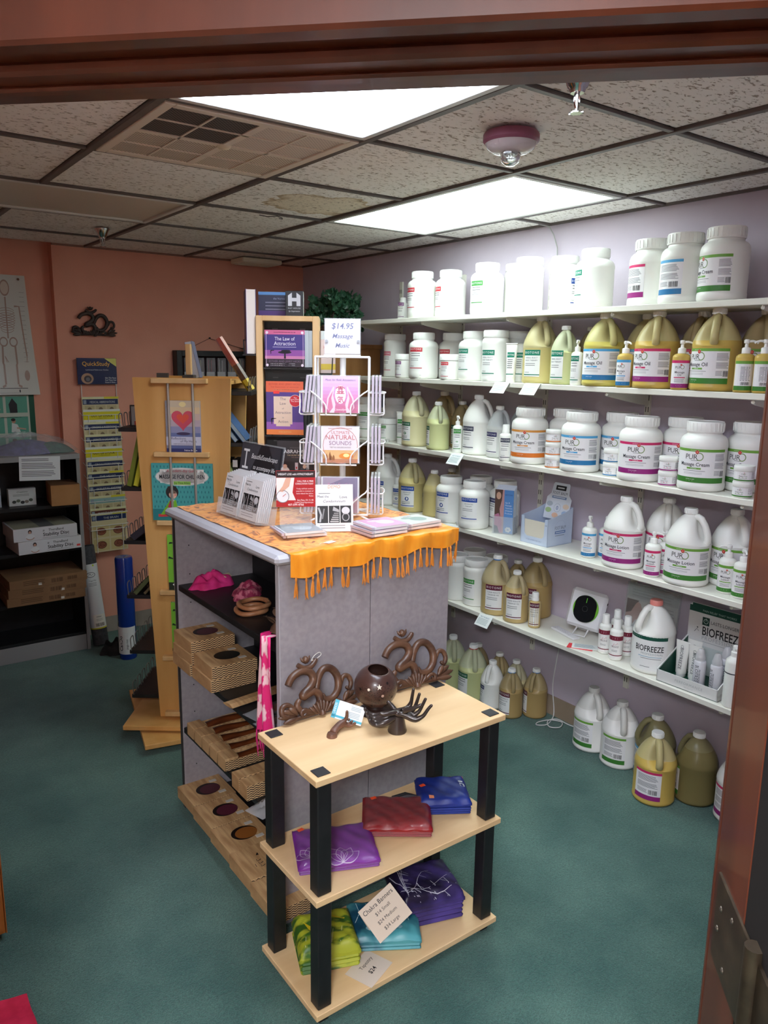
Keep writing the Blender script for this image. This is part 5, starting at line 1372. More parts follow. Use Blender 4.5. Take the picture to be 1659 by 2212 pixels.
def leaf(p, w, h):
    p.rect(-w/2, w/2, 0, h, (232, 230, 230), 1).lines(-w*.42, -w*.1, h*.93, 1, .004, (120, 120, 120), .5)
    p.text('Meet the', -w*.3, h*.82, .0075, (60, 60, 64), 3, w=w*.3).text('Love', w*.25, h*.80, .0085, (40, 40, 44), 3).text('Condominium', 0, h*.70, .0085, (90, 90, 94), 3, shear=.3, w=w*.6)
    for i in range(3):
        x0 = -w*.46+i*w*.31; x1 = x0+w*.29
        p.rect(x0, x1, h*.20, h*.62, (34, 34, 36), 2, seg=1)
        if i == 0: p.line([(x0+.004, h*.58), (x0+.012, h*.4), (x0+.008, h*.22)], .006, (170, 170, 172), 3).line([(x0+.022, h*.55), (x0+.016, h*.3)], .004, (130, 130, 132), 3)
        if i == 1:
            for q in range(5): p.rect(x0+.004+q*.003, x1-.003, h*(.22+q*.05), h*(.25+q*.05), (190-q*14, 190-q*14, 190-q*14), 3, seg=1)
            p.poly([(x0+.012, h*.50), (x1-.002, h*.46), (x1-.002, h*.52), (x0+.015, h*.6)], (170, 170, 172), 3)
        if i == 2: p.ell((x0+x1)/2, h*.50, (x1-x0)*.38, h*.09, (206, 206, 208), 3).ring((x0+x1)/2, h*.34, (x1-x0)*.35, h*.10, .003, (160, 160, 164), 3)
    p.lines(-w*.4, w*.4, h*.15, 2, .008, (150, 150, 154), .35)
    return p
TL = Matrix.Rotation(R(-14), 4, 'X')
for s in (-1, 1):
    for k in range(7):
        yy = -.044+k*.0075
        lf = MB().box(s*.066-.058, s*.066+.058, yy, yy+.0022, .004, .140+.004*k, b=.0004).xf(TL).build('leaflet', mat((230, 228, 228), .5), t)
        if k == 0: leaf(Print(), .114, .134).build(lambda u, v, o: tuple(TL @ Vector((s*.066+u, -.0442-o, v+.005))), 'cover', lf)

# ---- demo discs, acrylic stand with red flyer, white demo leaflet
for k in range(2):
    t = add_cd('demo', plaincd((170, 172, 174), (214, 216, 218)), (-.205-.01*k, .005-.005*k, CT+.0075+k*.0105+CDD/2), flat, ['dark disc case under the demo stand', 'clear disc case the red flyer stand rests on'][k], 'demo disc cases')
    t.rotation_euler = (Matrix.Rotation(-.25+.06*k, 4, 'Z') @ Matrix.Rotation(R(-90), 4, 'X')).to_euler()
zf = CT+.0075+.021+.0006
t = thing('red_flyer', 'red weight-loss flyer on a clear stand, on the demo disc cases', 'flyer', (-.205, .065, zf), FACE+.12)
MB().box(-.050, .050, -.001, .001, .002, .165).box(-.045, .045, -.04, .001, 0, .002).build('stand', glassy((228, 234, 236), .04, .15), t)
fl = MB().box(-.060, .060, -.004, -.002, .065, .178).build('flyer', mat((180, 32, 36), .45), t)
p = Print().rect(-.059, .059, .066, .177, (178, 30, 36), 1).rect(-.059, .059, .157, .177, (44, 26, 28), 2).text('WEIGHT LOSS with HYPNOTHERAPY', 0, .164, .0062, (240, 232, 232), 3, w=.108, bold=.01)
p.poly([(-.059, .086), (.0, .086), (-.010, .11), (-.004, .156), (-.059, .156)], (236, 228, 222), 2)
p.ell(-.040, .098, .020, .020, (226, 226, 228), 3).ring(-.040, .098, .020, .020, .002, (130, 130, 136), 4).line([(-.040, .098), (-.030, .106)], .0015, (200, 40, 40), 5)
p.poly([(-.03, .156), (-.014, .156), (-.020, .130), (-.040, .112), (-.052, .114), (-.04, .13)], (222, 172, 148), 4)
p.text('CALL FOR A FREE', .054, .143, .005, (250, 236, 236), 3, align='r', w=.05, bold=.01).text('CONSULTATION TODAY', .054, .135, .005, (250, 236, 236), 3, align='r', w=.055, bold=.01)
for i in range(4): p.text(['Today will find comfort', 'peaceful in moment of', 'more relaxed than before.', 'Relax'][i], .054, .120-i*.0075, .0042, (250, 226, 226), 3, align='r', w=.052)
p.text('Gary Fleen, CH, CI, HB', .054, .084, .005, (250, 236, 236), 3, align='r', w=.05).text('Certified Clinical Hypnotherapist', .054, .077, .0045, (250, 236, 236), 3, align='r', w=.058).text('407-599-4766', 0, .069, .006, (250, 236, 236), 3, w=.05, bold=.01)
p.build(on_front(-.0043), 'print', fl)
t = thing('demo_leaflet', 'white leaflet marked demo standing beside the red flyer', 'leaflet', (-.085, .030, CT+.0065), FACE+.15)
TL2 = Matrix.Rotation(R(-12), 4, 'X')
MB().box(-.060, .060, 0, .004, 0, .150, b=.0008).box(-.060, -.040, .004, .03, 0, .05).xf(TL2).build('leaflet', mat((234, 232, 230), .5), t)
leaf(Print(), .118, .130).text('DEMO', 0, .136, .010, (226, 150, 110), 3, shear=.1).build(lambda u, v, o: tuple(TL2 @ Vector((u, -.0004-o, v+.002))), 'print', t)
t = thing('price_tag', 'small white tag with a string lying on the orange cloth', 'tag', (-.175, -.085, CT+.0072), .3)
MB().box(-.018, .018, -.010, .010, 0, .001).build('tag', mat((236, 226, 206), .6), t); MB().tube([(-.018, 0, .001), (-.03, .008, .001), (-.045, .004, .001)], .0007, 5).build('string', mat((220, 210, 190), .7), t)

# ---- wooden book tower on the cabinet
tw = thing('book_tower', 'pale wooden countertop tower of discs and books standing on the grey cabinet', 'book rack', (.045, .545, CT+.0065), FACE+.06)
a_, H2 = .100, .685
for s in (-1, 1):
    MB().box(s*a_-.012 if s > 0 else -a_-.012, s*a_+.012 if s > 0 else -a_+.012, -.075, .095, .02, H2, b=.002).build('side_panel', M_MAPLE, tw)
MB().box(-a_+.012, a_-.012, .0, .012, .02, H2-.01).build('back_panel', M_BLACK, tw)
for k in range(11):
    for s in (-1, 1): MB().box(s*.05-.010, s*.05+.010, -.0006, 0, .06+k*.058, .064+k*.058).build('slot', mat((96, 96, 98), .5), tw)
MB().box(-a_-.012, a_+.012, -.10, .10, 0, .022, b=.002).build('base', M_HONEY, tw)
MB().box(-a_+.012, a_-.012, -.074, .094, H2-.018, H2, b=.001).build('top_panel', M_MAPLE, tw)
for z in (.052, .265, .505):
    lp = MB().box(-.085, .085, -.085, 0, z-.006, z).tube(smooth([(-.058, -.086, z-.004), (-.058, -.090, z+.05), (-.05, -.091, z+.06), (.03, -.091, z+.06), (.036, -.090, z+.05), (.036, -.086, z-.004)], 3), .0022, 6)
    lp.build('wire_ledge', mat((24, 24, 26), .4), tw)
tc_, ts_ = math.cos(tw.rotation_euler.z), math.sin(tw.rotation_euler.z)
def twp(x, y, z): return (tw.location.x+tc_*x-ts_*y, tw.location.y+ts_*x+tc_*y, tw.location.z+z)
def slab(name, label, cat, loc, rz, w, d, h, cover, pages, printer=None, group=None, tilt=None, spine=True):
    """a book or case: cover shell, page block, printed front"""
    t = thing(name, label, cat, loc, rz, group)
    if tilt is not None: t.rotation_euler = (Matrix.Rotation(rz, 4, 'Z') @ tilt).to_euler()
    c = MB()
    c.box(-w/2, w/2, -d/2, -d/2+.0018, 0, h).box(-w/2, w/2, d/2-.0018, d/2, 0, h).box(-w/2, -w/2+.0018, -d/2, d/2, 0, h)
    c.build('cover', mat(cover, .35), t)
    MB().box(-w/2+.0018, w/2-.002, -d/2+.0018, d/2-.0018, .0015, h-.0015).build('page_block', mat(pages, .6), t)
    if printer: printer(Print(), w, h).build(on_front(-d/2-.0002), 'front_print', t)
    return t
def law_cd(p, w, h):
    p.rect(-w/2, w/2, 0, h, (74, 62, 130), 1).rect(-w/2, w/2, h*.88, h, (216, 110, 150), 2).rect(-w/2, w/2, h*.30, h*.46, (150, 84, 160), 2).rect(-w/2, w/2, h*.22, h*.30, (206, 130, 170), 2).rect(-w/2, w/2, 0, h*.22, (52, 42, 50), 2)
    p.lines(-w*.28, w*.28, h*.945, 1, .004, (110, 50, 80), .5)
    p.text('The Law of', 0, h*.72, h*.095, (240, 236, 246), 3, w=w*.5).text('Attraction', 0, h*.59, h*.10, (240, 236, 246), 3, w=w*.6).lines(-w*.3, w*.3, h*.55, 1, .004, (190, 180, 210), .5)
    p.ell(0, h*.40, w*.17, h*.035, (40, 34, 46), 4).ell(.004, h*.44, w*.12, h*.03, (40, 34, 46), 4).poly([(-.003, h*.23), (.004, h*.23), (.003, h*.38), (-.002, h*.38)], (40, 34, 46), 4)
    p.text('ESTHER AND JERRY HICKS', 0, h*.13, h*.055, (130, 110, 130), 4, w=w*.8).lines(-w*.36, w*.36, h*.10, 2, .006, (210, 206, 210), .4)
    for sx in (-1, 1):
        p.line([(sx*w*.46, h*.04), (sx*w*.46, h*.9)], .0012, (240, 214, 232), 4)
        for yy in (.05, .93): p.ell(sx*w*.44, h*yy, .005, .005, (240, 226, 236), 5, 8)
    return p
def law_dvd(p, w, h):
    p.rect(-w/2, w/2, 0, h, (84, 62, 132), 1).rect(-w/2, w/2, h*.80, h, (226, 104, 70), 2).rect(-w/2, w/2, 0, h*.10, (232, 130, 66), 2).rect(-w/2, w/2, h*.10, h*.24, (146, 90, 170), 2)
    p.text('ESTHER AND JERRY HICKS', 0, h*.93, h*.035, (190, 60, 50), 3, w=w*.85).text('THE TEACHINGS OF ABRAHAM', 0, h*.88, h*.026, (190, 60, 50), 3, w=w*.75).lines(-w*.3, w*.3, h*.85, 1, .004, (236, 190, 150), .5)
    p.rect(-w*.30, w*.20, h*.20, h*.72, (226, 198, 176), 3).rect(-w*.24, w*.14, h*.16, h*.20, (226, 198, 176), 3)
    for i, s in enumerate(('The', 'Law', 'of', 'Attraction', 'in', 'Action')): p.text(s, -w*.05, h*(.65-i*.085), h*(.05 if len(s) > 2 else .03), (110, 90, 100), 4, w=w*.45)
    p.ell(w*.28, h*.64, w*.16, w*.16, (206, 44, 56), 5).ring(w*.28, h*.64, w*.16, w*.16, .001, (240, 220, 220), 6).text('The', w*.28, h*.685, .005, (250, 230, 230), 6).text('Secret Behind', w*.28, h*.655, .0045, (250, 230, 230), 6, w=w*.26).text('The Secret', w*.28, h*.62, .005, (250, 230, 230), 6, w=w*.27)
    p.rect(-w*.3, -w*.14, h*.77, h*.82, (240, 62, 60), 6).text('DVD EDITION', 0, h*.04, .005, (236, 190, 120), 3)
    return p
def abraham(p, w, h):
    p.rect(-w/2, w/2, 0, h, (58, 52, 54), 1).rect(-w/2, w/2, h*.34, h*.60, (50, 44, 46), 2).rect(-w/2, w/2, 0, h*.30, (40, 36, 38), 2)
    p.text('INTRODUCING', 0, h*.855, h*.022, (120, 116, 118), 3, w=w*.5).text('ABRAHAM', 0, h*.76, h*.068, (238, 236, 236), 3, w=w*.84).text('THE SECRET BEHIND', 0, h*.71, h*.024, (220, 190, 150), 3, w=w*.84).text('THE SECRET?', 0, h*.67, h*.020, (160, 120, 110), 3, w=w*.6)
    p.ell(-w*.30, h*.42, w*.13, h*.08, (232, 220, 214), 3).ell(-w*.29, h*.505, w*.055, h*.04, (226, 184, 160), 4).ell(-w*.30, h*.525, w*.065, h*.03, (128, 60, 44), 3)
    p.ell(w*.24, h*.42, w*.13, h*.08, (70, 66, 74), 3).ell(w*.24, h*.505, w*.05, h*.04, (226, 190, 170), 4).rect(w*.29, w*.36, h*.44, h*.58, (200, 200, 206), 3).rect(-w*.02, w*.06, h*.44, h*.58, (206, 190, 196), 3).rect(0, w*.04, h*.46, h*.5, (190, 60, 60), 4)
    p.text('ESTHER and JERRY HICKS', -w*.05, h*.24, h*.030, (222, 220, 220), 3, w=w*.8).lines(-w*.4, w*.3, h*.20, 1, .004, (140, 136, 138), .5)
    return p
for k in range(4):
    slab('audio_book', 'audio disc box with a purple tree cover on the book tower, %s' % ['frontmost of the row', 'second in the row', 'third in the row', 'last in the row'][k], 'audio book', twp(-.008+.0125*k, -.088+.0185*k, .507), tw.rotation_euler.z-.10, .142, .016, .128, (190, 196, 198), (216, 220, 220), law_cd if k == 0 else None, 'purple disc boxes on the book tower')
for k in range(4):
    slab('dvd_case', 'black case with a purple and orange cover on the book tower, %s' % ['frontmost of the row', 'second in the row', 'third in the row', 'last in the row'][k], 'disc case', twp(-.010+.011*k, -.088+.0175*k, .267), tw.rotation_euler.z-.10, .134, .0145, .19, (28, 30, 30), (40, 42, 42), law_dvd if k == 0 else None, 'film cases on the book tower')
for k in range(3):
    slab('dvd_case', 'charcoal case with two people on its cover, low on the book tower, %s' % ['front one', 'middle one', 'rear one'][k], 'disc case', twp(.026+.005*k, -.074+.0175*k, .054), tw.rotation_euler.z-.04, .134, .0145, .19, (34, 32, 33), (44, 42, 43), abraham if k == 0 else None, 'charcoal film cases on the book tower')
# books hanging off the tower's left side, its top and its right side
def vortex(p, w, h):
    p.rect(-w/2, w/2, 0, h, (52, 54, 78), 1).rect(-w/2, w/2, h*.88, h, (96, 150, 206), 2).text('the Vortex', w*.10, h*.70, h*.075, (150, 160, 190), 3, w=w*.6).lines(-w*.3, w*.42, h*.6, 3, .012, (130, 130, 150), .3)
    p.rect(-w/2, w/2, 0, h*.25, (84, 56, 120), 2)
    return p
tz = tw.rotation_euler.z
MB().box(-.160, -.112, -.07, .07, .545, .550).tube([(-.156, -.05, .548), (-.158, -.05, .60), (-.158, .05, .60), (-.156, .05, .548)], .002, 6).build('side_ledge', mat((24, 24, 26), .4), tw)
MB().box(.112, .158, -.07, .07, .480, .486).tube([(.157, -.06, .484), (.160, -.06, .55), (.160, .05, .55), (.157, .05, .484)], .002, 6).build('side_ledge', mat((24, 24, 26), .4), tw)
slab('book', 'thick white-paged paperback leaning on the left side of the book tower', 'book', twp(-.140, .01, .5505), tz-math.pi/2+.16, .145, .036, .225, (70, 54, 110), (236, 226, 214), None, 'books on the countertop tower')
slab('book', 'dark blue book standing on top of the book tower', 'book', twp(-.048, .035, H2+.0004), tz, .125, .016, .088, (52, 54, 78), (226, 222, 214), vortex, 'books on the countertop tower')
slab('book', 'pale pink book in the right side pocket of the book tower', 'book', twp(.140, -.005, .4865), tz+.5, .06, .012, .150, (232, 224, 222), (240, 236, 230), lambda p, w, h: p.rect(-w/2, w/2, 0, h, (236, 214, 206), 1).rect(-w/2, w/2, h*.80, h, (228, 234, 230), 2).rect(-w/2, w/2, h*.08, h*.22, (236, 206, 90), 2).text('HEAL', 0, h*.58, .012, (222, 150, 140), 3, w=w*.7), 'books on the countertop tower')
t = thing('logo_block', 'black and grey block sign with a house-shaped H on the book tower', 'sign', twp(.024, -.035, H2+.0004), tz+.0)
MB().box(-.031, .031, -.026, .026, 0, .086, b=.001).build('block', mat((34, 34, 36), .4), t)
def hay(p, c):
    p.poly([(-.022, .034), (-.008, .034), (-.008, .050), (.008, .050), (.008, .034), (.022, .034), (.022, .070), (.008, .080), (.008, .062), (-.008, .062), (-.008, .080), (-.022, .070)], c, 2)
    p.text('HAY HOUSE', 0, .024, .005, c, 2, w=.044, space=1.2).text('by Inspiration', 0, .014, .005, c, 2, w=.040, shear=.4)
    return p
hay(Print(), (206, 206, 208)).build(on_front(-.0263), 'emblem', t)
sd = Print().rect(-.026, .026, .001, .085, (176, 184, 176), 1); hay(sd, (238, 242, 238)); sd.build(lambda u, v, o: (.0312+o, u, v), 'side_face', t)

# ---------------------------------------------------------------- things on the aisle-side shelves of the cabinet
M_KRAFT = noisy('kraft_board', (172, 132, 88), (206, 168, 120), 14, .7, stretch=(5, .6, 1), detail=3)
M_WAVE = bpy.data.materials.new('corrugated_edge'); M_WAVE.use_nodes = True
N_, L_ = nt(M_WAVE); bb = N_['Principled BSDF']; tc0 = N_.new('ShaderNodeTexCoord')
sp_ = N_.new('ShaderNodeSeparateXYZ'); L_.new(tc0.outputs['Object'], sp_.inputs[0])
def mnode(op, a, b=None):
    n = N_.new('ShaderNodeMath'); n.operation = op
    for i, v in enumerate((a, b)):
        if v is None: continue
        if isinstance(v, (int, float)): n.inputs[i].default_value = v
        else: L_.new(v, n.inputs[i])
    return n.outputs[0]
wv = mnode('MULTIPLY', mnode('SINE', mnode('MULTIPLY', sp_.outputs['X'], 330.0)), .0022)
st = mnode('SINE', mnode('MULTIPLY', mnode('ADD', sp_.outputs['Z'], wv), 6.283/.0078))
cr_ = N_.new('ShaderNodeValToRGB'); cr_.color_ramp.elements[0].position = .30; cr_.color_ramp.elements[1].position = .62
cr_.color_ramp.elements[0].color = lin((58, 34, 20))+(1,); cr_.color_ramp.elements[1].color = lin((214, 178, 130))+(1,)
mr_ = N_.new('ShaderNodeMapRange'); mr_.inputs[1].default_value = -1; mr_.inputs[2].default_value = 1
L_.new(st, mr_.inputs[0]); L_.new(mr_.outputs[0], cr_.inputs[0]); L_.new(cr_.outputs[0], bb.inputs['Base Color']); bb.inputs['Roughness'].default_value = .75
def kraft_box(loc, rz, label, w=.165, d=.17, h=.045, wink=(90, 40, 50), open_=False, marks=False, group='kraft boxes in the grey cabinet'):
    """local -x faces the aisle; the corrugated edge shows on the -y side"""
    t = thing('kraft_box', label, 'box', loc, rz, group)
    b = MB()
    if open_ or wink is None and not marks:
        b.box(-d/2, d/2, -w/2, w/2, 0, h, b=.001)
    else: b.box(-d/2, d/2, -w/2, w/2, 0, h, b=.001)
    b.build('carton', M_KRAFT, t)
    MB().box(-d/2+.001, d/2-.001, -w/2-.0012, -w/2, .001, h-.001).build('wavy_edge', M_WAVE, t)
    if wink:
        p = Print().ell(.006, 0, .047, .040, (28, 18, 16), 1, 28).ell(.012, -.004, .040, .033, wink, 2, 24)
        p.build(on_top(h+.0002), 'window', t)
    for s in (-1, 1): MB().box(.030, .058, s*.045-.008, s*.045+.008, h, h+.0012).build('tab', mat((206, 200, 190), .5), t)
    if marks:
        p = Print()
        for k in range(3): p.line([(-.006+k*.020, .030), (.008+k*.020, .034), (.006+k*.020, .018), (.002+k*.02, .008)], .0035, (24, 20, 20), 1)
        p.poly([(-.046, .0), (-.030, .018), (-.028, .0)], (24, 20, 20), 1).line([(.02, .055), (.04, .058)], .003, (24, 20, 20), 1)
        p.build(lambda u, v, o: (-.035-v*.6+.03, -u*.8, h+.0003+o), 'marker', t)
    return t
zb = SHC[1]+.0003
kraft_box((CX0+.060, .605, zb), .0, 'kraft box with round window, bottom of the far stack on the second cabinet shelf')
kraft_box((CX0+.062, .600, zb+.0467), .03, 'kraft box with round window, middle of the far stack on the second cabinet shelf', h=.036)
kraft_box((CX0+.066, .602, zb+.0841), .0, 'kraft box with round dark window on top of the far stack', h=.045)
kraft_box((CX0+.064, .430, zb), .0, 'kraft box with round window, lower of the nearer pair on the second shelf')
kraft_box((CX0+.070, .428, zb+.0467), -.02, 'kraft box with round black window on top of the nearer pair', wink=(24, 30, 30))
t = thing('kraft_sleeve', 'flattened kraft sleeve lying on the second cabinet shelf', 'box', (CX0+.09, .235, zb), .12)
MB().prism([(-.030, .004), (-.012, .001), (.012, .001), (.030, .004), (.012, .012), (-.012, .012)], -.11, .11, 'x').build('sleeve', M_KRAFT, t)
def pouch(loc, rz, lb, c):
    t = thing('clear_pouch', lb, 'pouch', loc, rz, 'clear pouches in the grey cabinet')
    def f(u, v): 
        e = min(u, 1-u, v, 1-v)
        return ((u-.5)*.17, (v-.5)*.085, .002+.010*min(1, e*5)+.002*math.sin(u*31)*min(1, e*5))
    MB().grid(f, 16, 10).build('bag', glassy((214, 220, 226), .08, .35), t)
    MB().lathe([(.0, .001), (.028, .002), (.034, .006), (.028, .0095), (0, .010)], 20).xf(Matrix.Diagonal((1.6, .75, 1, 1))).build('bracelet', noisy('carved_wood_'+lb[:5], c, tuple(int(x*1.3) for x in c), 30, .5), t)
pouch((CX0+.085, .115, zb), .2, 'clear pouch with a brown carved piece behind the pink hanging scarf', (130, 70, 44))
pouch((CX0+.080, .030, zb), .1, 'clear shiny pouch at the near end of the second cabinet shelf', (120, 66, 44))
zc = SHC[2]+.0003
for k in range(5):
    y = .590-k*.068
    t = thing('incense_tray', 'narrow kraft tray with a glossy brown wooden piece, %s on the third cabinet shelf' % ['farthest', 'second', 'middle', 'fourth', 'nearest'][k], 'box', (CX0+.13, y, zc), 0, 'kraft trays on the third cabinet shelf')
    MB().box(-.135, .16, -.032, .032, 0, .004).box(-.135, .16, -.032, -.029, 0, .036).box(-.135, .16, .029, .032, 0, .036).box(-.135, -.085, -.032, .032, .004, .046, b=.001).build('tray', M_KRAFT, t)
    MB().box(-.133, .158, -.0335, -.032, .002, .035).build('wavy_edge', M_WAVE, t)
    MB().grid(lambda u, v: (-.075+u*.225, -.026+v*.052, .030+.012*math.sin(math.pi*v)+.006*math.sin(u*5+k)), 14, 6).build('wood_piece', noisy('dark_varnish', (70, 34, 20), (124, 64, 32), 9, .25, stretch=(1, 5, 1)), t)
for k in range(2):
    t = thing('incense_tray', ['small kraft carton end jutting out of the third cabinet shelf, farther', 'small kraft carton end jutting out of the third cabinet shelf, nearer'][k], 'box', (CX0+.05, .165-k*.058, zc), 0, 'kraft trays on the third cabinet shelf')
    MB().box(-.075, .11, -.027, .027, 0, .052, b=.001).build('carton', M_KRAFT, t); MB().box(-.074, .108, -.0283, -.027, .001, .051).build('wavy_edge', M_WAVE, t)
t = thing('clear_pouch', 'crumpled clear bag on the third cabinet shelf near the table', 'pouch', (CX0+.03, .015, zc), .3, 'clear pouches in the grey cabinet')
MB().grid(lambda u, v: ((u-.5)*.16, (v-.5)*.08, .006+.02*math.sin(math.pi*u)*math.sin(math.pi*v)*(1+.4*math.sin(u*19+v*13))), 14, 10).build('bag', glassy((206, 206, 208), .15, .5), t)
MB().box(-.03, .03, -.012, .012, .002, .008, b=.002).build('contents', mat((120, 110, 104), .7), t)
zd = SHC[3]+.0003
for k, (lb, wk, mk_) in enumerate((('kraft box with a dark red window, farthest on the cabinet base', (84, 36, 48), False), ('kraft box with a dark plum window, second on the cabinet base', (92, 36, 54), False), ('kraft box with an amber window, third on the cabinet base', (150, 92, 40), False), ('kraft box with black marker strokes on the cabinet base', None, True), ('plain kraft box partly behind the table leg on the cabinet base', None, False))):
    kraft_box((CX0+.055-.006*k, .600-k*.168, zd), .0, lb, h=.046+.004*(k == 3), wink=wk, marks=mk_)
zs = SHC[0]+.0003
def lump(loc, rz, sx, sy, sz, m, name, label, cat, seed, n=(26, 18), fold=1.0, extra=None):
    t = thing(name, label, cat, loc, rz)
    rr = random.Random(seed); ph = [rr.uniform(0, 6.28) for _ in range(8)]
    def f(u, v):
        a = u*2*math.pi; e = v
        rad = (1-.10*math.sin(3*a+ph[0])-.10*math.sin(5*a+ph[1])-.06*math.sin(9*a+ph[2]))
        x = sx*rad*e*math.cos(a); y = sy*rad*e*math.sin(a)
        z = sz*(1-e**5)*(.62+fold*.26*math.sin(x*75+ph[3])*math.cos(y*62+ph[4])+fold*.20*math.sin(x*120+y*90+ph[5])+.10*math.sin(a*4+e*6))
        return (x, y, max(.0008, z))
    MB().grid(f, n[0], n[1]).build('fabric', m, t, sharp=180)
    return t
M_PINK = noisy('hot_pink_cloth', (208, 28, 110), (240, 60, 150), 20, .7)
M_PINKP = noisy('pink_floral_cloth', (150, 36, 76), (214, 120, 140), 46, .75, lo=.45, hi=.55)
t = lump((CX0+.105, .610, zs), .3, .085, .060, .055, M_PINK, 'pink_cloth', 'crumpled hot pink cloth on the top cabinet shelf', 'cloth', 3)
MB().box(-.016, .016, -.010, .010, 0, .0016).xf(Matrix.Translation((.045, -.035, .034)) @ Matrix.Rotation(R(30), 4, 'X')).build('tag', mat((206, 190, 160), .7), t)
lump((CX0+.165, .440, zs), .9, .095, .050, .040, M_PINKP, 'floral_cloth', 'crumpled dark pink patterned cloth on the top cabinet shelf', 'cloth', 9)
M_CARVE = noisy('carved_teak', (66, 42, 30), (104, 72, 52), 12, .38, stretch=(1, 1, 3), bump=.05)
for k in range(2):
    t = thing('bangle', ['brown wooden bangle lying on the top cabinet shelf', 'brown wooden bangle resting on the other bangle'][k], 'bangle', (CX0+.085+.012*k, .245+.004*k, zs+.010+.0165*k), .2*k, 'wooden bangles')
    MB().tube([(.050*math.cos(R(a)), .050*math.sin(R(a)), .002*math.sin(R(a*3))) for a in range(0, 360, 12)], .008, 10, closed=True).build('ring', noisy('tan_wood', (150, 96, 62), (190, 138, 100), 14, .35), t)
    MB().lathe([(0, -.004), (.008, 0), (.010, .006), (0, .010)], 10, c=(.05, 0)).build('bead', noisy('tan_wood', (150, 96, 62), (190, 138, 100), 14, .35), t)
t = thing('carved_flower', 'carved wooden flower in the shade of the top cabinet shelf', 'carving', (CX0+.075, .035, zs), 0)
for k in range(9):
    a = k*.7; 
    MB().grid(lambda u, v: ((.008+.040*u)*math.cos(a+(v-.5)*.9*math.sin(math.pi*u+.3)), (.008+.040*u)*math.sin(a+(v-.5)*.9*math.sin(math.pi*u+.3)), .012+.045*u*(1-.35*u)+.010*(k % 3)), 6, 5).build('petal', noisy('dusty_wood', (96, 70, 54), (140, 108, 86), 20, .7), t)
MB().lathe([(0, 0), (.03, 0), (.026, .012), (.010, .03), (0, .05)], 16).build('core', noisy('dusty_wood', (96, 70, 54), (140, 108, 86), 20, .7), t)

# ---- pink scarf hanging over the cabinet's near edge
t = thing('pink_scarf', 'pink and white scarf hanging from the near corner of the grey cabinet', 'scarf', (CX0-.012, -.058, .56))
def sf(u, v):
    z = .385-v*.30; w = .042+.045*v
    y = (u-.5)*2*w*.62+.010*v; x = -.006-.012*math.sin(u*16+v*3)*(.3+.7*v)-.012*math.sin(math.pi*u)
    if v < .06: x += .03*(1-v/.06)*1.0; z = .385+.004
    return (x, y, z)
MB().grid(sf, 26, 34).build('fabric', noisy('pink_white_scarf', (226, 30, 116), (244, 200, 206), 17, .6, stretch=(1, 2.2, .8), lo=.52, hi=.56, detail=3), t, sharp=180)
for k in range(14):
    p0 = sf((k+.5)/14, 1.0)
    MB().tube([p0, (p0[0]-.002, p0[1]+.002*math.sin(k), p0[2]-.03), (p0[0]+.002, p0[1]+.004*math.cos(k), p0[2]-.078-.008*math.sin(k*3))], [.0022, .0016, .0010], 5).build('fringe', M_PINK, t)

# ================================================================ small three-tier table in front of the cabinet
TX0, TX1, TY0, TY1 = -.475, .178, -.497, -.185
TZ = [.045, .385, .722]
tb = thing('tier_table', 'small three-tier table with maple boards and black square legs before the cabinet', 'table', ((TX0+TX1)/2, (TY0+TY1)/2, 0))
tx, ty = tb.location.x, tb.location.y
M_TBL = noisy('light_maple', (226, 188, 138), (240, 206, 158), 3, .4, stretch=(.5, 5, 5), detail=6)
for z in TZ:
    MB().box(TX0-tx, TX1-tx, TY0-ty, TY1-ty, z-.018, z, b=.0015).build('board', M_TBL, tb)
lw = .042
for sx in (TX0+.012, TX1-.012-lw):
    for sy in (TY0+.012, TY1-.012-lw):
        for a, b in ((TZ[0]+.0002, TZ[1]-.0182), (TZ[1]+.0002, TZ[2]-.0182)):
            MB().box(sx-tx, sx+lw-tx, sy-ty, sy+lw-ty, a, b, b=.003).build('leg', M_BLACK, tb)
        MB().box(sx+.002-tx, sx+lw-.002-tx, sy+.002-ty, sy+lw-.002-ty, TZ[2]+.0001, TZ[2]+.003, b=.001).build('corner_cap', mat((46, 46, 48), .5), tb)
        MB().box(sx+.006-tx, sx+lw-.006-tx, sy+.006-ty, sy+lw-.006-ty, 0, TZ[0]-.0182, b=.002).build('foot', M_BLACK, tb)

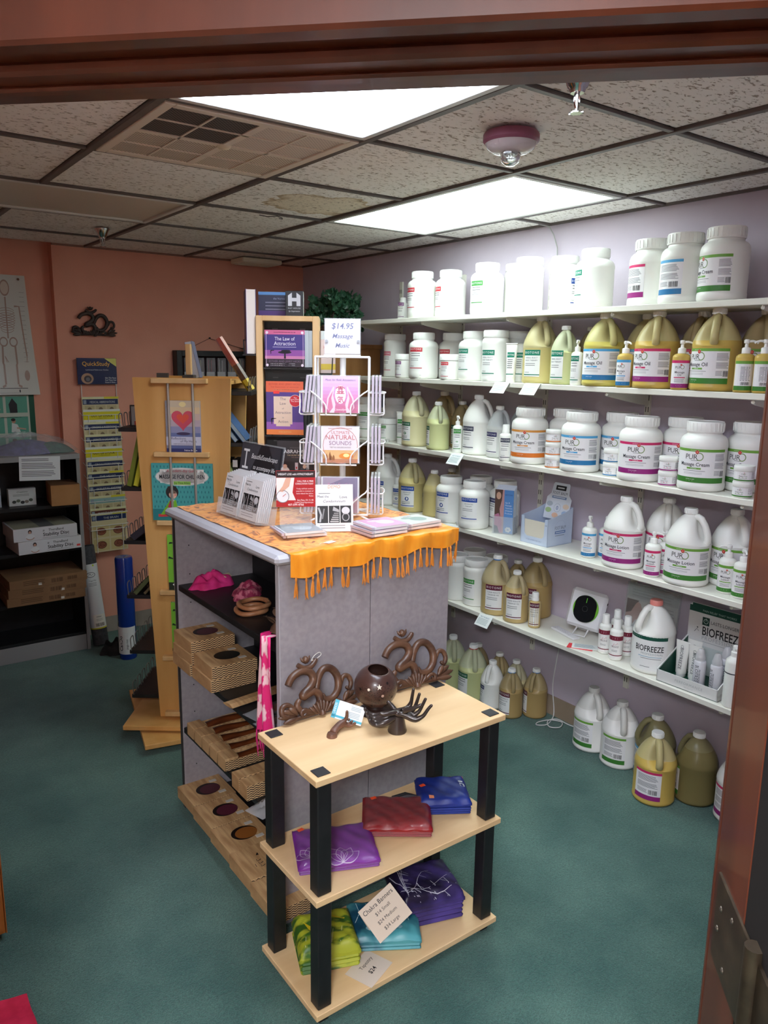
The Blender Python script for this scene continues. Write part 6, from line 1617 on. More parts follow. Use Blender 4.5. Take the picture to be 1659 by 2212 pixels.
# ---- carved symbol
def om_parts(dark=False):
    def mk():
        def tb_(pts, r, n=4): 
            P_ = smooth([(x, 0, z) for x, z in pts], n); k = len(P_)
            rr = [r*(.55+.45*math.sin(math.pi*min(1, .12+.88*i/(k-1)))**.5) for i in range(k)]
            return P_, rr
        fig = MB()
        for pts, r in (([(-.088, .098), (-.070, .118), (-.040, .128), (-.012, .120), (-.004, .098), (-.020, .078), (-.042, .066), (-.046, .058), (-.012, .066), (.004, .050), (.000, .026), (-.028, .012), (-.058, .018), (-.072, .038), (-.060, .052)], .0125),
                       ([(.000, .070), (.012, .098), (.034, .118), (.060, .114), (.076, .086), (.070, .052), (.046, .032), (.022, .034), (.014, .050)], .0115),
                       ([(.080, .060), (.094, .082), (.112, .080), (.118, .060), (.108, .044), (.098, .052)], .0075),
                       ([(-.080, .028), (-.098, .046), (-.118, .044), (-.122, .024), (-.108, .016), (-.102, .028)], .0080)):
            P_, rr = tb_(pts, r); fig.tube(P_, rr, 10, flat=1.0)
        P_, rr = tb_([(-.046, .148), (-.028, .134), (-.006, .134), (.012, .146), (.016, .154)], .0085); 
        top = MB().tube(P_, rr, 8)
        top.lathe([(0, .146), (.010, .150), (.012, .157), (.006, .166), (0, .168)], 10, c=(-.017, 0))
        for s in (-1, 1): top.tube([(-.017, 0, .150), (-.017+s*.012, 0, .158), (-.017+s*.016, 0, .166)], [.006, .005, .001], 6)
        base = MB().box(-.105, .105, -.008, .008, 0, .010, b=.003)
        for s in (-1, 1):
            for k, (l, a, z0) in enumerate(((.060, 12, .010), (.055, 32, .014), (.048, -6, .006), (.040, 52, .016))):
                x0 = s*.078
                P_ = [(x0+s*l*t_*math.cos(R(a)), -.002*k, z0+l*t_*math.sin(R(a))*(1-.25*t_)) for t_ in (0, .3, .6, .85, 1)]
                base.tube(P_, [.004, .0085, .009, .0055, .001], 7, flat=.8)
            P_ = smooth([(s*.030, -.004, .008), (s*.050, -.006, .022), (s*.066, -.006, .018), (s*.062, -.006, .006), (s*.052, -.006, .010)], 3)
            base.tube(P_, .006, 7)
        for k in range(7):
            x = -.03+k*.010; base.tube([(x*.5, -.006, .002), (x, -.010, .016+.006*(3-abs(k-3))), (x*1.25, -.006, .026+.005*(3-abs(k-3)))], [.004, .006, .001], 7)
        base.lathe([(0, -.006), (.010, -.004), (.008, .006), (0, .012)], 10, c=(0, -.008))
        m = M_CARVE if not dark else noisy('dark_carved_wood', (46, 32, 28), (70, 50, 42), 14, .55)
        return [('figure', fig.mesh('figure', [m], 70)), ('crest', top.mesh('crest', [m], 70)), ('leaf_base', base.mesh('leaf_base', [m], 70))]
    return shared(('om', dark), mk)
def om(loc, rot, label, dark=False, scale=1.0):
    t = thing('carved_symbol', label, 'carving', loc, 0, 'carved wooden symbols')
    t.rotation_euler = rot; t.scale = (scale,)*3
    for n_, me in om_parts(dark): put(n_, me, t)
    return t
z2 = TZ[2]
t = om((-.275, -.196, z2+.009), (R(-21), 0, .02), 'reddish carved symbol with a looped string, left on the small table', scale=1.02)
MB().tube(smooth([(.0, 0, .150), (.012, -.002, .162), (.030, -.004, .168), (.034, -.004, .160), (.016, -.002, .152), (.0, 0, .150)], 4), .0009, 5).build('string', mat((220, 216, 206), .5), t)
om((.075, -.200, z2+.009), (R(-21), 0, -.10), 'brown carved symbol at the right rear of the small table', scale=1.08)
om((.020, BY-.022, 1.862), (0, 0, 0), 'dark carved wooden symbol hanging on the salmon wall', True, 1.0)

# ---- coconut lantern
t = thing('coconut_lantern', 'dark brown pierced coconut-shell lantern with a star hole, on a round foot', 'lantern', (-.128, -.262, z2+.0003), .0)
def coco():
    m = bpy.data.materials.new('pierced_shell'); m.use_nodes = True
    N, Lk = nt(m); b = N['Principled BSDF']
    tc = N.new('ShaderNodeTexCoord'); vo = N.new('ShaderNodeTexVoronoi'); vo.inputs['Scale'].default_value = 190
    Lk.new(tc.outputs['Object'], vo.inputs['Vector'])
    sx = N.new('ShaderNodeSeparateXYZ'); Lk.new(tc.outputs['Object'], sx.inputs[0])
    r = N.new('ShaderNodeValToRGB'); r.color_ramp.elements[0].position = .22; r.color_ramp.elements[1].position = .36
    r.color_ramp.elements[0].color = lin((22, 14, 12))+(1,); r.color_ramp.elements[1].color = lin((78, 54, 46))+(1,)
    Lk.new(vo.outputs['Distance'], r.inputs[0])
    zr = N.new('ShaderNodeValToRGB'); e = zr.color_ramp.elements; e[0].position = .098; e[0].color = (1, 1, 1, 1); e[1].position = .108; e[1].color = (0, 0, 0, 1)
    Lk.new(sx.outputs['Z'], zr.inputs[0])
    mx = N.new('ShaderNodeMix'); mx.data_type = 'RGBA'; Lk.new(zr.outputs[0], mx.inputs[0]); mx.inputs[6].default_value = lin((70, 46, 40))+(1,)
    Lk.new(r.outputs[0], mx.inputs[7]); Lk.new(mx.outputs[2], b.inputs['Base Color'])
    b.inputs['Roughness'].default_value = .32; b.inputs['Coat Weight'].default_value = .2
    return m
MC = coco(); zc_ = .080; rc = .064
pr = [(rc*math.sin(R(a)), zc_-rc*math.cos(R(a))*1.0) for a in range(12, 154, 6)]
pin = [(r_*.93, z_) for r_, z_ in pr[::-1]]
TL_ = Matrix.Translation((0, 0, zc_)) @ Matrix.Rotation(R(12), 4, 'X') @ Matrix.Translation((0, 0, -zc_))
MB().lathe(pr+pin, 44).xf(TL_).build('shell', MC, t)
MB().lathe([(0, 0), (.050, 0), (.052, .004), (.046, .008), (.030, .014), (.026, .020), (.030, .024), (0, .024)], 36).build('foot', mat((48, 32, 28), .35), t)
hp = Print()
def on_shell(u, v, o):
    la, lo = v/rc, u/rc
    q = Vector(((rc+.0004+o)*math.cos(la)*math.sin(lo), -(rc+.0004+o)*math.cos(la)*math.cos(lo), zc_+(rc+.0004+o)*math.sin(la)))
    return tuple(Matrix.Rotation(FACE, 4, 'Z') @ q)
st_ = [((.009 if k % 2 == 0 else .0035)*math.sin(k*math.pi/5), (.009 if k % 2 == 0 else .0035)*math.cos(k*math.pi/5)) for k in range(10)]
hp.poly([(x+.012, y+.022) for x, y in st_], (232, 224, 206), 1).ell(-.020, .014, .004, .004, (226, 214, 196), 1, 12).ell(.021, -.004, .0042, .0042, (206, 170, 150), 1, 12).ell(-.014, -.042, .0042, .0042, (24, 16, 14), 1, 12).ell(.040, .030, .004, .004, (20, 14, 12), 1, 12).ell(.055, -.015, .004, .004, (20, 14, 12), 1, 12).ell(-.048, .010, .004, .004, (20, 14, 12), 1, 12)  # pale star and dots: light in the pierced holes, painted on the shell
hp.build(on_shell, 'holes', t)

# ---- skinned wooden / bronze hands
def skin(name, verts, edges, m, parent, sub=2, root=0):
    me = bpy.data.meshes.new(name); me.from_pydata([v[:3] for v in verts], edges, []); me.materials.append(m)
    o = put(name, me, parent)
    md = o.modifiers.new('skin', 'SKIN'); md.use_smooth_shade = True; md.branch_smoothing = .6
    for i, v in enumerate(verts):
        sv = me.skin_vertices[0].data[i]; r_ = v[3] if isinstance(v[3], tuple) else (v[3], v[3]); sv.radius = r_; sv.use_root = (i == root)
    sb = o.modifiers.new('sub', 'SUBSURF'); sb.levels = sub; sb.render_levels = sub
    return o
M_BRZ = mat((66, 56, 52), .28, metal=.35, coat=.3, name='dark_bronze')
t = thing('hand_sculpture', 'dark bronze sculpture of two joined open hands on the small table', 'sculpture', (-.150, -.398, z2+.0003), FACE+.05)
MB().lathe([(0, 0), (.026, 0), (.027, .004), (.025, .012), (.021, .034), (.018, .050), (0, .054)], 30).build('wrist_base', M_BRZ, t)
V = [(0, 0, .040, .018), (0, 0, .054, .014)]; E = [(0, 1)]
def chain(start, pts):
    i0 = start
    for p_ in pts:
        V.append(p_); E.append((i0, len(V)-1)); i0 = len(V)-1
    return i0
# left hand, cupped with curled fingertips
for k in range(4):
    y = -.026+k*.017; s = k/3
    chain(0, [(-.018, y*.7, .044, .0125), (-.042, y, .036, .0110), (-.062-.006*s, y*1.1, .032+.004*s, .0062), (-.076-.010*s, y*1.15, .040+.006*s, .0055), (-.080-.012*s, y*1.15, .052+.006*s, .0048)])
chain(1, [(-.012, -.012, .062, .0095), (-.024, -.020, .062, .0075), (-.040, -.024, .062, .0058), (-.052, -.022, .066, .0045)])
chain(1, [(-.014, .014, .066, .008), (-.022, .020, .076, .0065), (-.030, .022, .080, .005)])
# right hand, fingers spread upwards
for k, (tx_, tz_) in enumerate(((.046, .118), (.062, .112), (.078, .104), (.094, .092))):
    y = .022-k*.016
    chain(1, [(.018, y*.6, .056, .0115), (.034+.005*k, y, .060-.005*k, .0095), (.040+.010*k, y*1.05, .076-.006*k, .0058), (.043+.0135*k, y*1.05, .098-.006*k, .0050), (tx_, y*1.05, tz_, .0044)])
chain(1, [(.018, -.016, .068, .008), (.036, -.026, .078, .0065), (.054, -.030, .088, .0055), (.066, -.030, .094, .0045)])
skin('hands', V, E, M_BRZ, t)
# small wooden hand holding a business card
M_HW = noisy('brown_hand_wood', (98, 66, 52), (128, 90, 72), 14, .45, stretch=(1, 1, 4))
t = thing('card_holder', 'small brown wooden hand clasping a business card on the table', 'card holder', (-.300, -.318, z2+.0003), FACE-.5)
V = [(-.004, -.016, .008, (.013, .010)), (-.004, .006, .018, (.012, .010)), (-.002, .024, .024, (.013, .009))]; E = [(0, 1), (1, 2)]
chain(2, [(.008, .034, .030, .0060), (.012, .034, .042, .0052), (.013, .033, .054, .0046), (.014, .032, .062, .0040)])
for k in range(4): chain(2, [(-.010+.007*k, .036, .022-.003*k, .0050), (-.008+.009*k, .046, .020-.003*k, .0046), (-.002+.010*k, .050, .026-.003*k, .0042), (.002+.010*k, .046, .032-.003*k, .0038)])
skin('hand', V, E, M_HW, t)
MB().lathe([(0, 0), (.015, 0), (.0145, .006), (.012, .012), (0, .013)], 22, c=(-.004, -.018)).build('cuff', M_HW, t)
wc = t.rotation_euler.z
t = thing('business_card', 'white and turquoise business card held by the wooden hand', 'card', (t.location.x+math.cos(wc)*.004-math.sin(wc)*.041, t.location.y+math.sin(wc)*.004+math.cos(wc)*.041, z2+.022), 0)
t.rotation_euler = (Matrix.Rotation(FACE+.25, 4, 'Z') @ Matrix.Rotation(R(-24), 4, 'X') @ Matrix.Rotation(R(22), 4, 'Y')).to_euler()
MB().box(-.045, .045, 0, .0006, .0, .051).build('card', mat((236, 240, 242), .4), t)
p = Print().rect(-.045, -.033, .0, .051, (84, 182, 206), 1).rect(-.045, .045, .004, .010, (84, 182, 206), 1).text('CANNON', -.036, .012, .008, (236, 244, 246), 2, align='l', rot=R(90), w=.03).lines(.005, .036, .044, 3, .004, (150, 170, 180), .3).lines(-.005, .036, .028, 4, .004, (160, 176, 184), .3)
p.build(on_front(-.0002), 'print', t)

# ---- folded banners
def pack(name, label, cat, loc, rz, w, d, h, m, layers, prn=None, film=False, sticker=None, seed=1, tilt=None, rough=.45):
    t = thing(name, label, cat, loc, rz, 'folded banners on the small table')
    if tilt is not None: t.rotation_euler = (Matrix.Rotation(rz, 4, 'Z') @ tilt).to_euler()
    r_ = random.Random(seed); ph = [r_.uniform(0, 6.28) for _ in range(6)]
    def top(u, v, o=0):
        x, y = (u-.5)*w, (v-.5)*d
        e = min(u, 1-u, v, 1-v)
        return (x, y, h*(1-.35*math.exp(-e*22))+.0022*math.sin(x*60+ph[0])*math.sin(y*55+ph[1])+.0015*math.sin((x+y)*110+ph[2])+o)
    lay = h/layers
    for k in range(layers):
        ins = .004*math.sin(k*2.1+seed)
        if k < layers-1:
            MB().box(-w/2+abs(ins), w/2-abs(ins)*.5, -d/2+abs(ins)*.6, d/2-abs(ins), k*lay*.82, (k+1)*lay*.82-.0006, b=lay*.38).build('fold', m, t)
    b = MB().grid(top, 30, 24)
    n0 = len(b.v)
    rim = [top(i/30, 0) for i in range(31)]+[top(1, j/24) for j in range(1, 25)]+[top(1-i/30, 1) for i in range(1, 31)]+[top(0, 1-j/24) for j in range(1, 24)]
    k_ = len(rim); low = [(p_[0], p_[1], max(h*.70-lay*.9, .0006)) for p_ in rim]
    b.add(rim+low, [(i, (i+1) % k_, k_+(i+1) % k_, k_+i) for i in range(k_)], 0, True)
    f = b.build('top_fold', m, t, sharp=180)
    if prn:
        P_ = prn(Print())
        P_.build(lambda u, v, o: tuple(top(u/w+.5, v/d+.5, .0012+o)), 'pattern', f, rough=.5)
    if film:
        fw, fd = w*1.07, d*1.07
        def flm(u, v):
            q = top(.5+(u-.5), .5+(v-.5)); e = min(u, 1-u, v, 1-v)
            return ((u-.5)*fw, (v-.5)*fd, (q[2]+.0035+.0018*math.sin(u*37+v*11+ph[3])+.0016*math.sin(v*41-u*17))*min(1, .25+e*9))
        MB().grid(flm, 34, 28).build('clear_sleeve', glassy((232, 232, 236), .08, .05), t, sharp=180)
    if sticker:
        q = top(sticker[0], sticker[1])
        MB().box(-.009, .009, -.006, .006, 0, .0008).xf(Matrix.Translation((q[0], q[1], q[2]+.006)) @ Matrix.Rotation(.5, 4, 'Z')).build('price_sticker', mat((250, 84, 40), .5), t)
    return t
def lotus(c=(206, 190, 216)):
    def f(p):
        for (x, y, s) in ((-.075, -.062, 1.0), (.01, -.085, 1.15)):
            for a in (-60, -30, 0, 30, 60):
                ca, sa = math.sin(R(a)), math.cos(R(a))
                pts = []
                for t_ in range(9):
                    q = t_/8; wv_ = .014*math.sin(math.pi*q)*s; l = .048*q*s
                    pts.append((x+ca*l+sa*wv_, y+sa*l-ca*wv_))
                pts2 = [(x+ca*.048*q*s-sa*.014*math.sin(math.pi*q)*s, y+sa*.048*q*s+ca*.014*math.sin(math.pi*q)*s) for q in [1-k/8 for k in range(9)]]
                p.line([q for q in pts+pts2 if abs(q[0]) < .115 and abs(q[1]) < .088], .0013, c, 1)
        return p
    return f
M_PUR = noisy('violet_silk', (112, 40, 138), (134, 56, 160), 5, .36); M_RED = noisy('crimson_silk', (116, 14, 26), (150, 24, 30), 5, .38); M_BLU = noisy('royal_blue_silk', (14, 36, 120), (24, 52, 150), 6, .45)
z1, z0_ = TZ[1]+.0006, TZ[0]+.0006
pack('folded_banner', 'violet folded banner with white lotus lines in a clear sleeve', 'banner', (-.325, -.350, z1), -.42, .225, .175, .034, M_PUR, 4, lotus(), True, (.10, .88), 2)
pack('folded_banner', 'crimson folded banner in a clear sleeve in the middle of the table', 'banner', (-.098, -.335, z1+.004), -.62, .205, .165, .040, M_RED, 4, None, True, (.16, .80), 5)
pack('folded_banner', 'royal blue folded cloth with coloured edges at the right of the middle tier', 'banner', (.085, -.330, z1), -.55, .160, .145, .055, M_BLU, 6, lambda p: p.poly([(.02, .066), (.074, .066), (.074, .052), (.03, .056)], (206, 70, 110), 1).rect(.055, .070, -.005, .018, (220, 226, 232), 1).rect(.054, .068, .026, .034, (228, 232, 236), 1).rect(-.05, -.035, -.062, -.05, (236, 150, 110), 1), False, (.10, .5), 8)
t = thing('cloth_strap', 'grey and black strap lying beside the blue cloth', 'strap', (.0, -.290, z1), -.9)
MB().grid(lambda u, v: (-.06+.12*u, -.010+.02*v, .006+.022*math.sin(math.pi*u)), 16, 3).build('strap', mat((96, 90, 96), .5), t); MB().tube([(-.07, .012, .006), (-.03, .02, .022), (.02, .018, .018), (.06, .012, .006)], .005, 8).build('loop', mat((24, 24, 28), .5), t)
M_LEAF = noisy('leaf_batik', (60, 104, 34), (176, 184, 50), 13, .45, stretch=(1, 2.4, 1), lo=.45, hi=.55)
def leafp(p):
    p.poly([(-.07, .07), (-.03, .075), (-.012, .02), (-.030, -.035), (-.05, .0)], (230, 206, 40), 1).line([(-.05, .07), (-.035, .0), (-.03, -.035)], .0015, (240, 236, 190), 2)
    p.line([(-.08, -.03), (.0, -.02), (.08, .01)], .004, (34, 60, 26), 2); p.poly([(.02, .07), (.075, .06), (.06, .02), (.03, .03)], (226, 196, 44), 1)
    for k in range(6): p.line([(-.07+k*.025, -.065), (-.062+k*.027, -.028+k*.004)], .0012, (226, 232, 190), 2)
    return p
pack('folded_tapestry', 'yellow and green leaf-patterned tapestry on the lowest tier', 'tapestry', (-.335, -.315, z0_), -.36, .175, .160, .085, M_LEAF, 5, leafp, False, None, 4)
M_TEAL = noisy('teal_batik', (18, 76, 104), (84, 168, 178), 8, .4, lo=.42, hi=.6)
def fish(p):
    p.ell(.0, -.045, .055, .018, (150, 196, 210), 1).ring(.005, -.050, .022, .016, .006, (24, 28, 34), 2, 20, 60, 330).ell(.0, -.060, .010, .006, (230, 238, 240), 3)
    for k in range(5): p.line([(-.08+.03*k, .06), (-.07+.035*k, .02), (-.085+.04*k, -.02)], .0014, (206, 226, 226), 2)
    return p
pack('folded_banner', 'teal and blue batik banner under the price sign on the lowest tier', 'banner', (-.150, -.345, z0_), -.55, .215, .165, .050, M_TEAL, 4, fish, False, None, 6)
M_INDG = noisy('indigo_violet_batik', (26, 18, 52), (92, 74, 160), 5, .4, lo=.45, hi=.7)
def wings(p):
    rr = random.Random(11)
    for k in range(9):
        a = R(-20+k*17); pts = [(-.08+q*.2*math.cos(a)*(.5+.5*math.sin(k)), -.06+q*.16*math.sin(a)+.012*math.sin(q*7+k)) for q in [i/8 for i in range(9)]]
        pts = [q for q in pts if abs(q[0]) < .112 and abs(q[1]) < .082]
        if len(pts) > 2: p.line(pts, [.0025]+[.0012]*(len(pts)-2)+[.0006], (206, 206, 222), 1)
        for i in range(1, len(pts)-1, 2): p.line([pts[i], (min(.112, pts[i][0]+.018), max(-.08, pts[i][1]-.016))], .0010, (190, 190, 212), 1)
    for k in range(5):
        x = -.09+k*.045; p.line([(x, -.08), (x+.012, -.055), (x+.006, -.03)], .0018, (216, 216, 230), 1)
    return p
pack('folded_banner', 'dark indigo banner with fine white wing lines on the lowest tier', 'banner', (.018, -.335, z0_), -.30, .205, .165, .115, M_INDG, 6, wings, False, None, 9)
# tent sign and price sheet
t = thing('banner_sign', 'folded white card listing banner prices small medium large', 'sign', (-.168, -.408, z0_+.088), 0)
t.rotation_euler = (Matrix.Rotation(FACE+.18, 4, 'Z') @ Matrix.Rotation(R(-38), 4, 'X') @ Matrix.Rotation(R(-34), 4, 'Y')).to_euler()
MB().box(-.062, .062, 0, .0012, -.026, .078).build('front_leaf', mat((232, 214, 196), .6), t)
MB().box(-.062, .062, 0, .0012, -.0, .088).xf(Matrix.Translation((0, 0, .078)) @ Matrix.Rotation(R(-150), 4, 'X') @ Matrix.Scale(-1, 4, (0, 1, 0))).build('rear_leaf', mat((206, 184, 162), .6), t)
Print().text('Chakra Banners', 0, .055, .013, (40, 34, 34), 1, w=.108, bold=.004).text('$14 Small', 0, .034, .0095, (40, 34, 34), 1).text('$24 Medium', 0, .012, .0095, (40, 34, 34), 1).text('$34 Large', 0, -.010, .0095, (40, 34, 34), 1).build(on_front(-.0003), 'lettering', t)
t = thing('price_sheet', 'white sheet reading $24 lying at the front of the lowest tier', 'paper', (-.268, -.440, z0_), .38)
MB().box(-.055, .055, -.045, .045, 0, .0008).build('sheet', mat((222, 206, 190), .6), t)
Print().text('Tapestry', .010, .012, .011, (50, 42, 40), 1).text('$24', .0, -.018, .013, (40, 34, 34), 1, bold=.01).build(on_top(.001), 'lettering', t)

# ================================================================ wooden book spinner on the floor
PF = Vector((-.128, 1.283, 0)); rv = Vector((.8059, -.5919, 0)); fv = Vector((.5919, .8059, 0))
sp = thing('book_spinner', 'tall honey-maple revolving book stand with black side shelves on star-shaped boards', 'book stand', tuple(PF+rv*.05+fv*.20), FACE)
def trap(y0, y1, n): return MB().prism([(-.155, .085), (.155, .085), (.212, 1.655), (-.212, 1.655)], y0, y1, 'y').build(n, M_HONEY, sp)
trap(-.20, -.18, 'front_panel'); trap(.18, .20, 'rear_panel')
MB().box(-.09, .09, -.18, .18, .085, 1.64).build('core', M_BLACK, sp)
MB().box(-.212, .212, -.18, .18, 1.630, 1.645).build('top_board', M_HONEY, sp)
for z in (1.632, 1.315, 1.010, .688, .374, .10):
    MB().box(-.125, .115, -.232, -.20, z, z+.021, b=.002).build('ledge', M_MAPLE, sp)
for x in (-.054, .052): MB().tube([(x, -.222, .11), (x, -.222, 1.64)], .0058, 10).build('rod', mat((176, 168, 160), .35, metal=.4), sp)
SHZ = [1.435, 1.170, .925, .668, .400, .180]
for s in (-1, 1):
    for i, z in enumerate(SHZ if s < 0 else [1.60, 1.375, 1.13, .88, .63, .38]):
        MB().box(min(s*.09, s*.295), max(s*.09, s*.295), -.17, .17, z-.018, z, b=.002).build('side_shelf', M_BLACK, sp)
        w_ = MB()
        for k in range(5):
            y = -.15+k*.07
            w_.tube(smooth([(s*.285, y-.022, z), (s*.288, y-.022, z+.05), (s*.288, y-.010, z+.06), (s*.288, y+.010, z+.06), (s*.288, y+.022, z+.05), (s*.285, y+.022, z)], 2), .0022, 6)
        w_.build('wire_lip', mat((150, 146, 142), .3, metal=.7), sp)
for z, a, sz in ((.062, 0, .30), (.030, 24, .32)):
    MB().box(-sz, sz, -sz, sz, z, z+.022, b=.002, T=Matrix.Rotation(R(a), 4, 'Z')).build('base_board', M_HONEY, sp)
MB().box(-.20, .20, -.20, .20, 0, .030, T=Matrix.Rotation(R(24), 4, 'Z')).build('plinth', M_BLACK, sp)
def spp(x, y, z): q = sp.location+rv*x+fv*y; return (q.x, q.y, z)
def heart(p, w, h):
    for i in range(8):
        c = [(96, 108, 156), (84, 102, 164), (110, 122, 172), (150, 150, 186), (196, 176, 186), (214, 186, 176), (226, 200, 160), (214, 196, 170)][i]
        p.rect(-w/2, w/2, h*i/8, h*(i+1)/8, c, 1, seg=1)
    p.ell(.0, h*.93, w*.10, h*.05, (250, 232, 170), 2)
    pts = []
    for k in range(36):
        a = 2*math.pi*k/36; pts.append((w*.0205*16*math.sin(a)**3, h*.64+w*.0205*(13*math.cos(a)-5*math.cos(2*a)-2*math.cos(3*a)-math.cos(4*a))))
    p.poly(pts, (216, 84, 106), 3); p.poly([(x*.55, h*.66+(y-h*.64)*.5) for x, y in pts], (232, 92, 70), 4)
    p.rect(-w/2, w/2, h*.13, h*.30, (206, 206, 226), 2).rect(-w/2, w/2, 0, h*.07, (52, 56, 110), 2).rect(-w/2, -w*.36, 0, h, (186, 190, 206), 1)
    p.ell(0, h*.36, w*.2, h*.03, (70, 58, 92), 3)
    p.text('Reflections', -w*.14, h*.245, h*.045, (60, 56, 96), 3, w=w*.55).text('of My Heart', w*.14, h*.19, h*.045, (60, 56, 96), 3, w=w*.55).lines(-w*.3, w*.35, h*.165, 2, .007, (120, 116, 150), .4).text('Felicia Brown', w*.2, h*.02, h*.032, (236, 236, 244), 3, w=w*.5, bold=.01)
    return p
def child(p, w, h):
    p.rect(-w/2, w/2, 0, h, (76, 170, 168), 1).rect(-w/2, w/2, 0, h*.20, (46, 130, 134), 2)
    for i in range(17):
        for j in range(9):
            y = h*.24+j*h*.088; x = -w*.46+i*w*.0575+(.5*w*.0575 if j % 2 else 0)
            if x < w*.48: p.ell(x, y, w*.008, h*.026, (40, 116, 124), 2, 6)
    p.ell(-.0, h*.77, w*.43, h*.15, (238, 234, 228), 3).rect(-w*.36, w*.36, h*.66, h*.90, (238, 234, 228), 3).ring(0, h*.77, w*.44, h*.16, .0015, (238, 234, 228), 4)
    p.text('A modern-day Guide', 0, h*.85, h*.05, (200, 80, 90), 5, w=w*.5, shear=.15).text('MASSAGE FOR CHILDREN', 0, h*.735, h*.07, (30, 34, 44), 5, w=w*.74, bold=.012).rect(-w*.14, w*.14, h*.63, h*.69, (150, 200, 90), 4).text('by Tina Allen', 0, h*.645, h*.035, (40, 60, 40), 5)
    for s in (-1, 1): p.poly([(s*w*.28+.008*(1 if k % 2 == 0 else .45)*math.sin(k*math.pi/5), h*.865+.008*(1 if k % 2 == 0 else .45)*math.cos(k*math.pi/5)) for k in range(10)], (250, 250, 246), 5)
    x = -w*.17
    p.ell(x, h*.50, w*.105, h*.115, (50, 44, 44), 4).ell(x+.003, h*.46, w*.066, h*.075, (234, 190, 166), 5).poly([(x-w*.09, h*.475), (x+w*.09, h*.475), (x+w*.07, h*.60), (x-w*.07, h*.60)], (50, 44, 44), 5).ell(x+w*.05, h*.45, w*.014, h*.016, (230, 130, 120), 6)
    p.poly([(x-w*.20, h*.10), (x+w*.10, h*.12), (x+w*.06, h*.36), (x-w*.04, h*.36)], (124, 190, 50), 5).poly([(x-w*.02, h*.38), (x-w*.08, h*.24), (x-w*.03, h*.20), (x+w*.02, h*.30)], (190, 60, 80), 6).poly([(x-w*.24, h*.06), (x+w*.2, h*.08), (x+w*.2, h*.12), (x-w*.24, h*.11)], (214, 66, 70), 4).ell(x, h*.355, w*.03, h*.025, (240, 236, 230), 6)
    return p
def grass(p, w, h):
    p.rect(-w/2, w/2, 0, h, (128, 196, 60), 1).rect(-w/2, w/2, 0, h*.14, (36, 48, 36), 2)
    rr = random.Random(2)
    for k in range(14):
        x = -w*.5+rr.random()*w*.3; y = h*(.25+.7*rr.random()); p.poly([(x, y), (x+.035, y+.014*rr.uniform(-1, 1)), (x+.004, y+.010)], (30, 60, 30), 3)
    p.ell(-w*.35, h*.10, w*.08, h*.03, (236, 240, 230), 4)
    return p
slab('book', 'paperback with a red heart over blue water on the top ledge of the book stand', 'book', spp(.005, -.211, 1.3365), FACE, .150, .012, .222, (176, 180, 196), (236, 232, 226), heart, 'books on the revolving stand')
slab('picture_book', 'teal picture book with a girl in green on the book stand', 'book', spp(-.008, -.2105, 1.0315), FACE, .268, .014, .254, (52, 128, 132), (236, 234, 228), child, 'books on the revolving stand')
slab('picture_book', 'bright green picture book with grass blades, upper of two by the cabinet', 'book', spp(.045, -.211, .7095), FACE, .26, .012, .255, (90, 150, 50), (236, 234, 228), grass, 'books on the revolving stand')
slab('picture_book', 'bright green picture book with grass blades, lower of two by the cabinet', 'book', spp(.050, -.211, .3955), FACE, .26, .012, .255, (90, 150, 50), (236, 234, 228), grass, 'books on the revolving stand')
# books leaning on the left-hand shelves (seen edge-on)
def lean(z, x, y, ang, w, d, h, cov, pg, label, s=-1):
    return slab('book', label, 'book', spp(x, y, z+.001+d/2*abs(math.sin(R(ang)))), FACE, w, d, h, cov, pg, None, 'books on the revolving stand', Matrix.Rotation(R(ang), 4, 'Y') @ Matrix.Rotation(R(90 if s < 0 else -90), 4, 'Z'))
lean(SHZ[1], -.262, -.085, 14, .15, .020, .235, (120, 130, 50), (238, 234, 222), 'cream-paged book leaning on the second left shelf of the stand, outer')
lean(SHZ[1], -.232, -.085, 14, .15, .022, .240, (206, 200, 60), (236, 232, 220), 'cream-paged book leaning on the second left shelf of the stand, inner')
lean(SHZ[2], -.255, -.10, 52, .15, .030, .20, (52, 50, 58), (232, 232, 234), 'dark book slumped flat on the third left shelf of the stand')
lean(SHZ[3], -.255, -.10, 42, .15, .020, .215, (86, 92, 60), (226, 222, 206), 'olive book slumped on the fourth left shelf of the stand')
lean(SHZ[3], -.215, -.09, 42, .15, .012, .225, (110, 96, 70), (206, 196, 176), 'thin brown book behind the olive one on the stand')
slab('framed_photo', 'small framed picture on the topmost left shelf of the book stand', 'picture', spp(-.225, -.10, SHZ[0]+.0005), FACE-.1, .07, .012, .095, (60, 58, 60), (150, 150, 152), lambda p, w, h: p.rect(-w*.42, w*.42, h*.06, h*.94, (176, 180, 184), 1).ell(.004, h*.38, .012, .016, (206, 150, 120), 2).ell(.004, h*.48, .013, .010, (60, 34, 28), 3).rect(-.016, .022, h*.06, h*.25, (190, 60, 60), 2))
for s_, z, lb in ((1, 1.375, 'blue-spined book slumped on the upper right shelf of the stand, outer'), (1, 1.375, 'blue-spined book slumped on the upper right shelf of the stand, inner')):
    k = 0 if 'outer' in lb else 1
    lean(z, .262-.035*k, -.10, -38, .14, .018, .20-.01*k, (70, 104, 150), (176, 200, 220), lb, 1)
lean(1.13, .25, -.08, -30, .14, .014, .18, (190, 196, 120), (226, 226, 206), 'pale green book on the lower right shelf of the stand', 1)
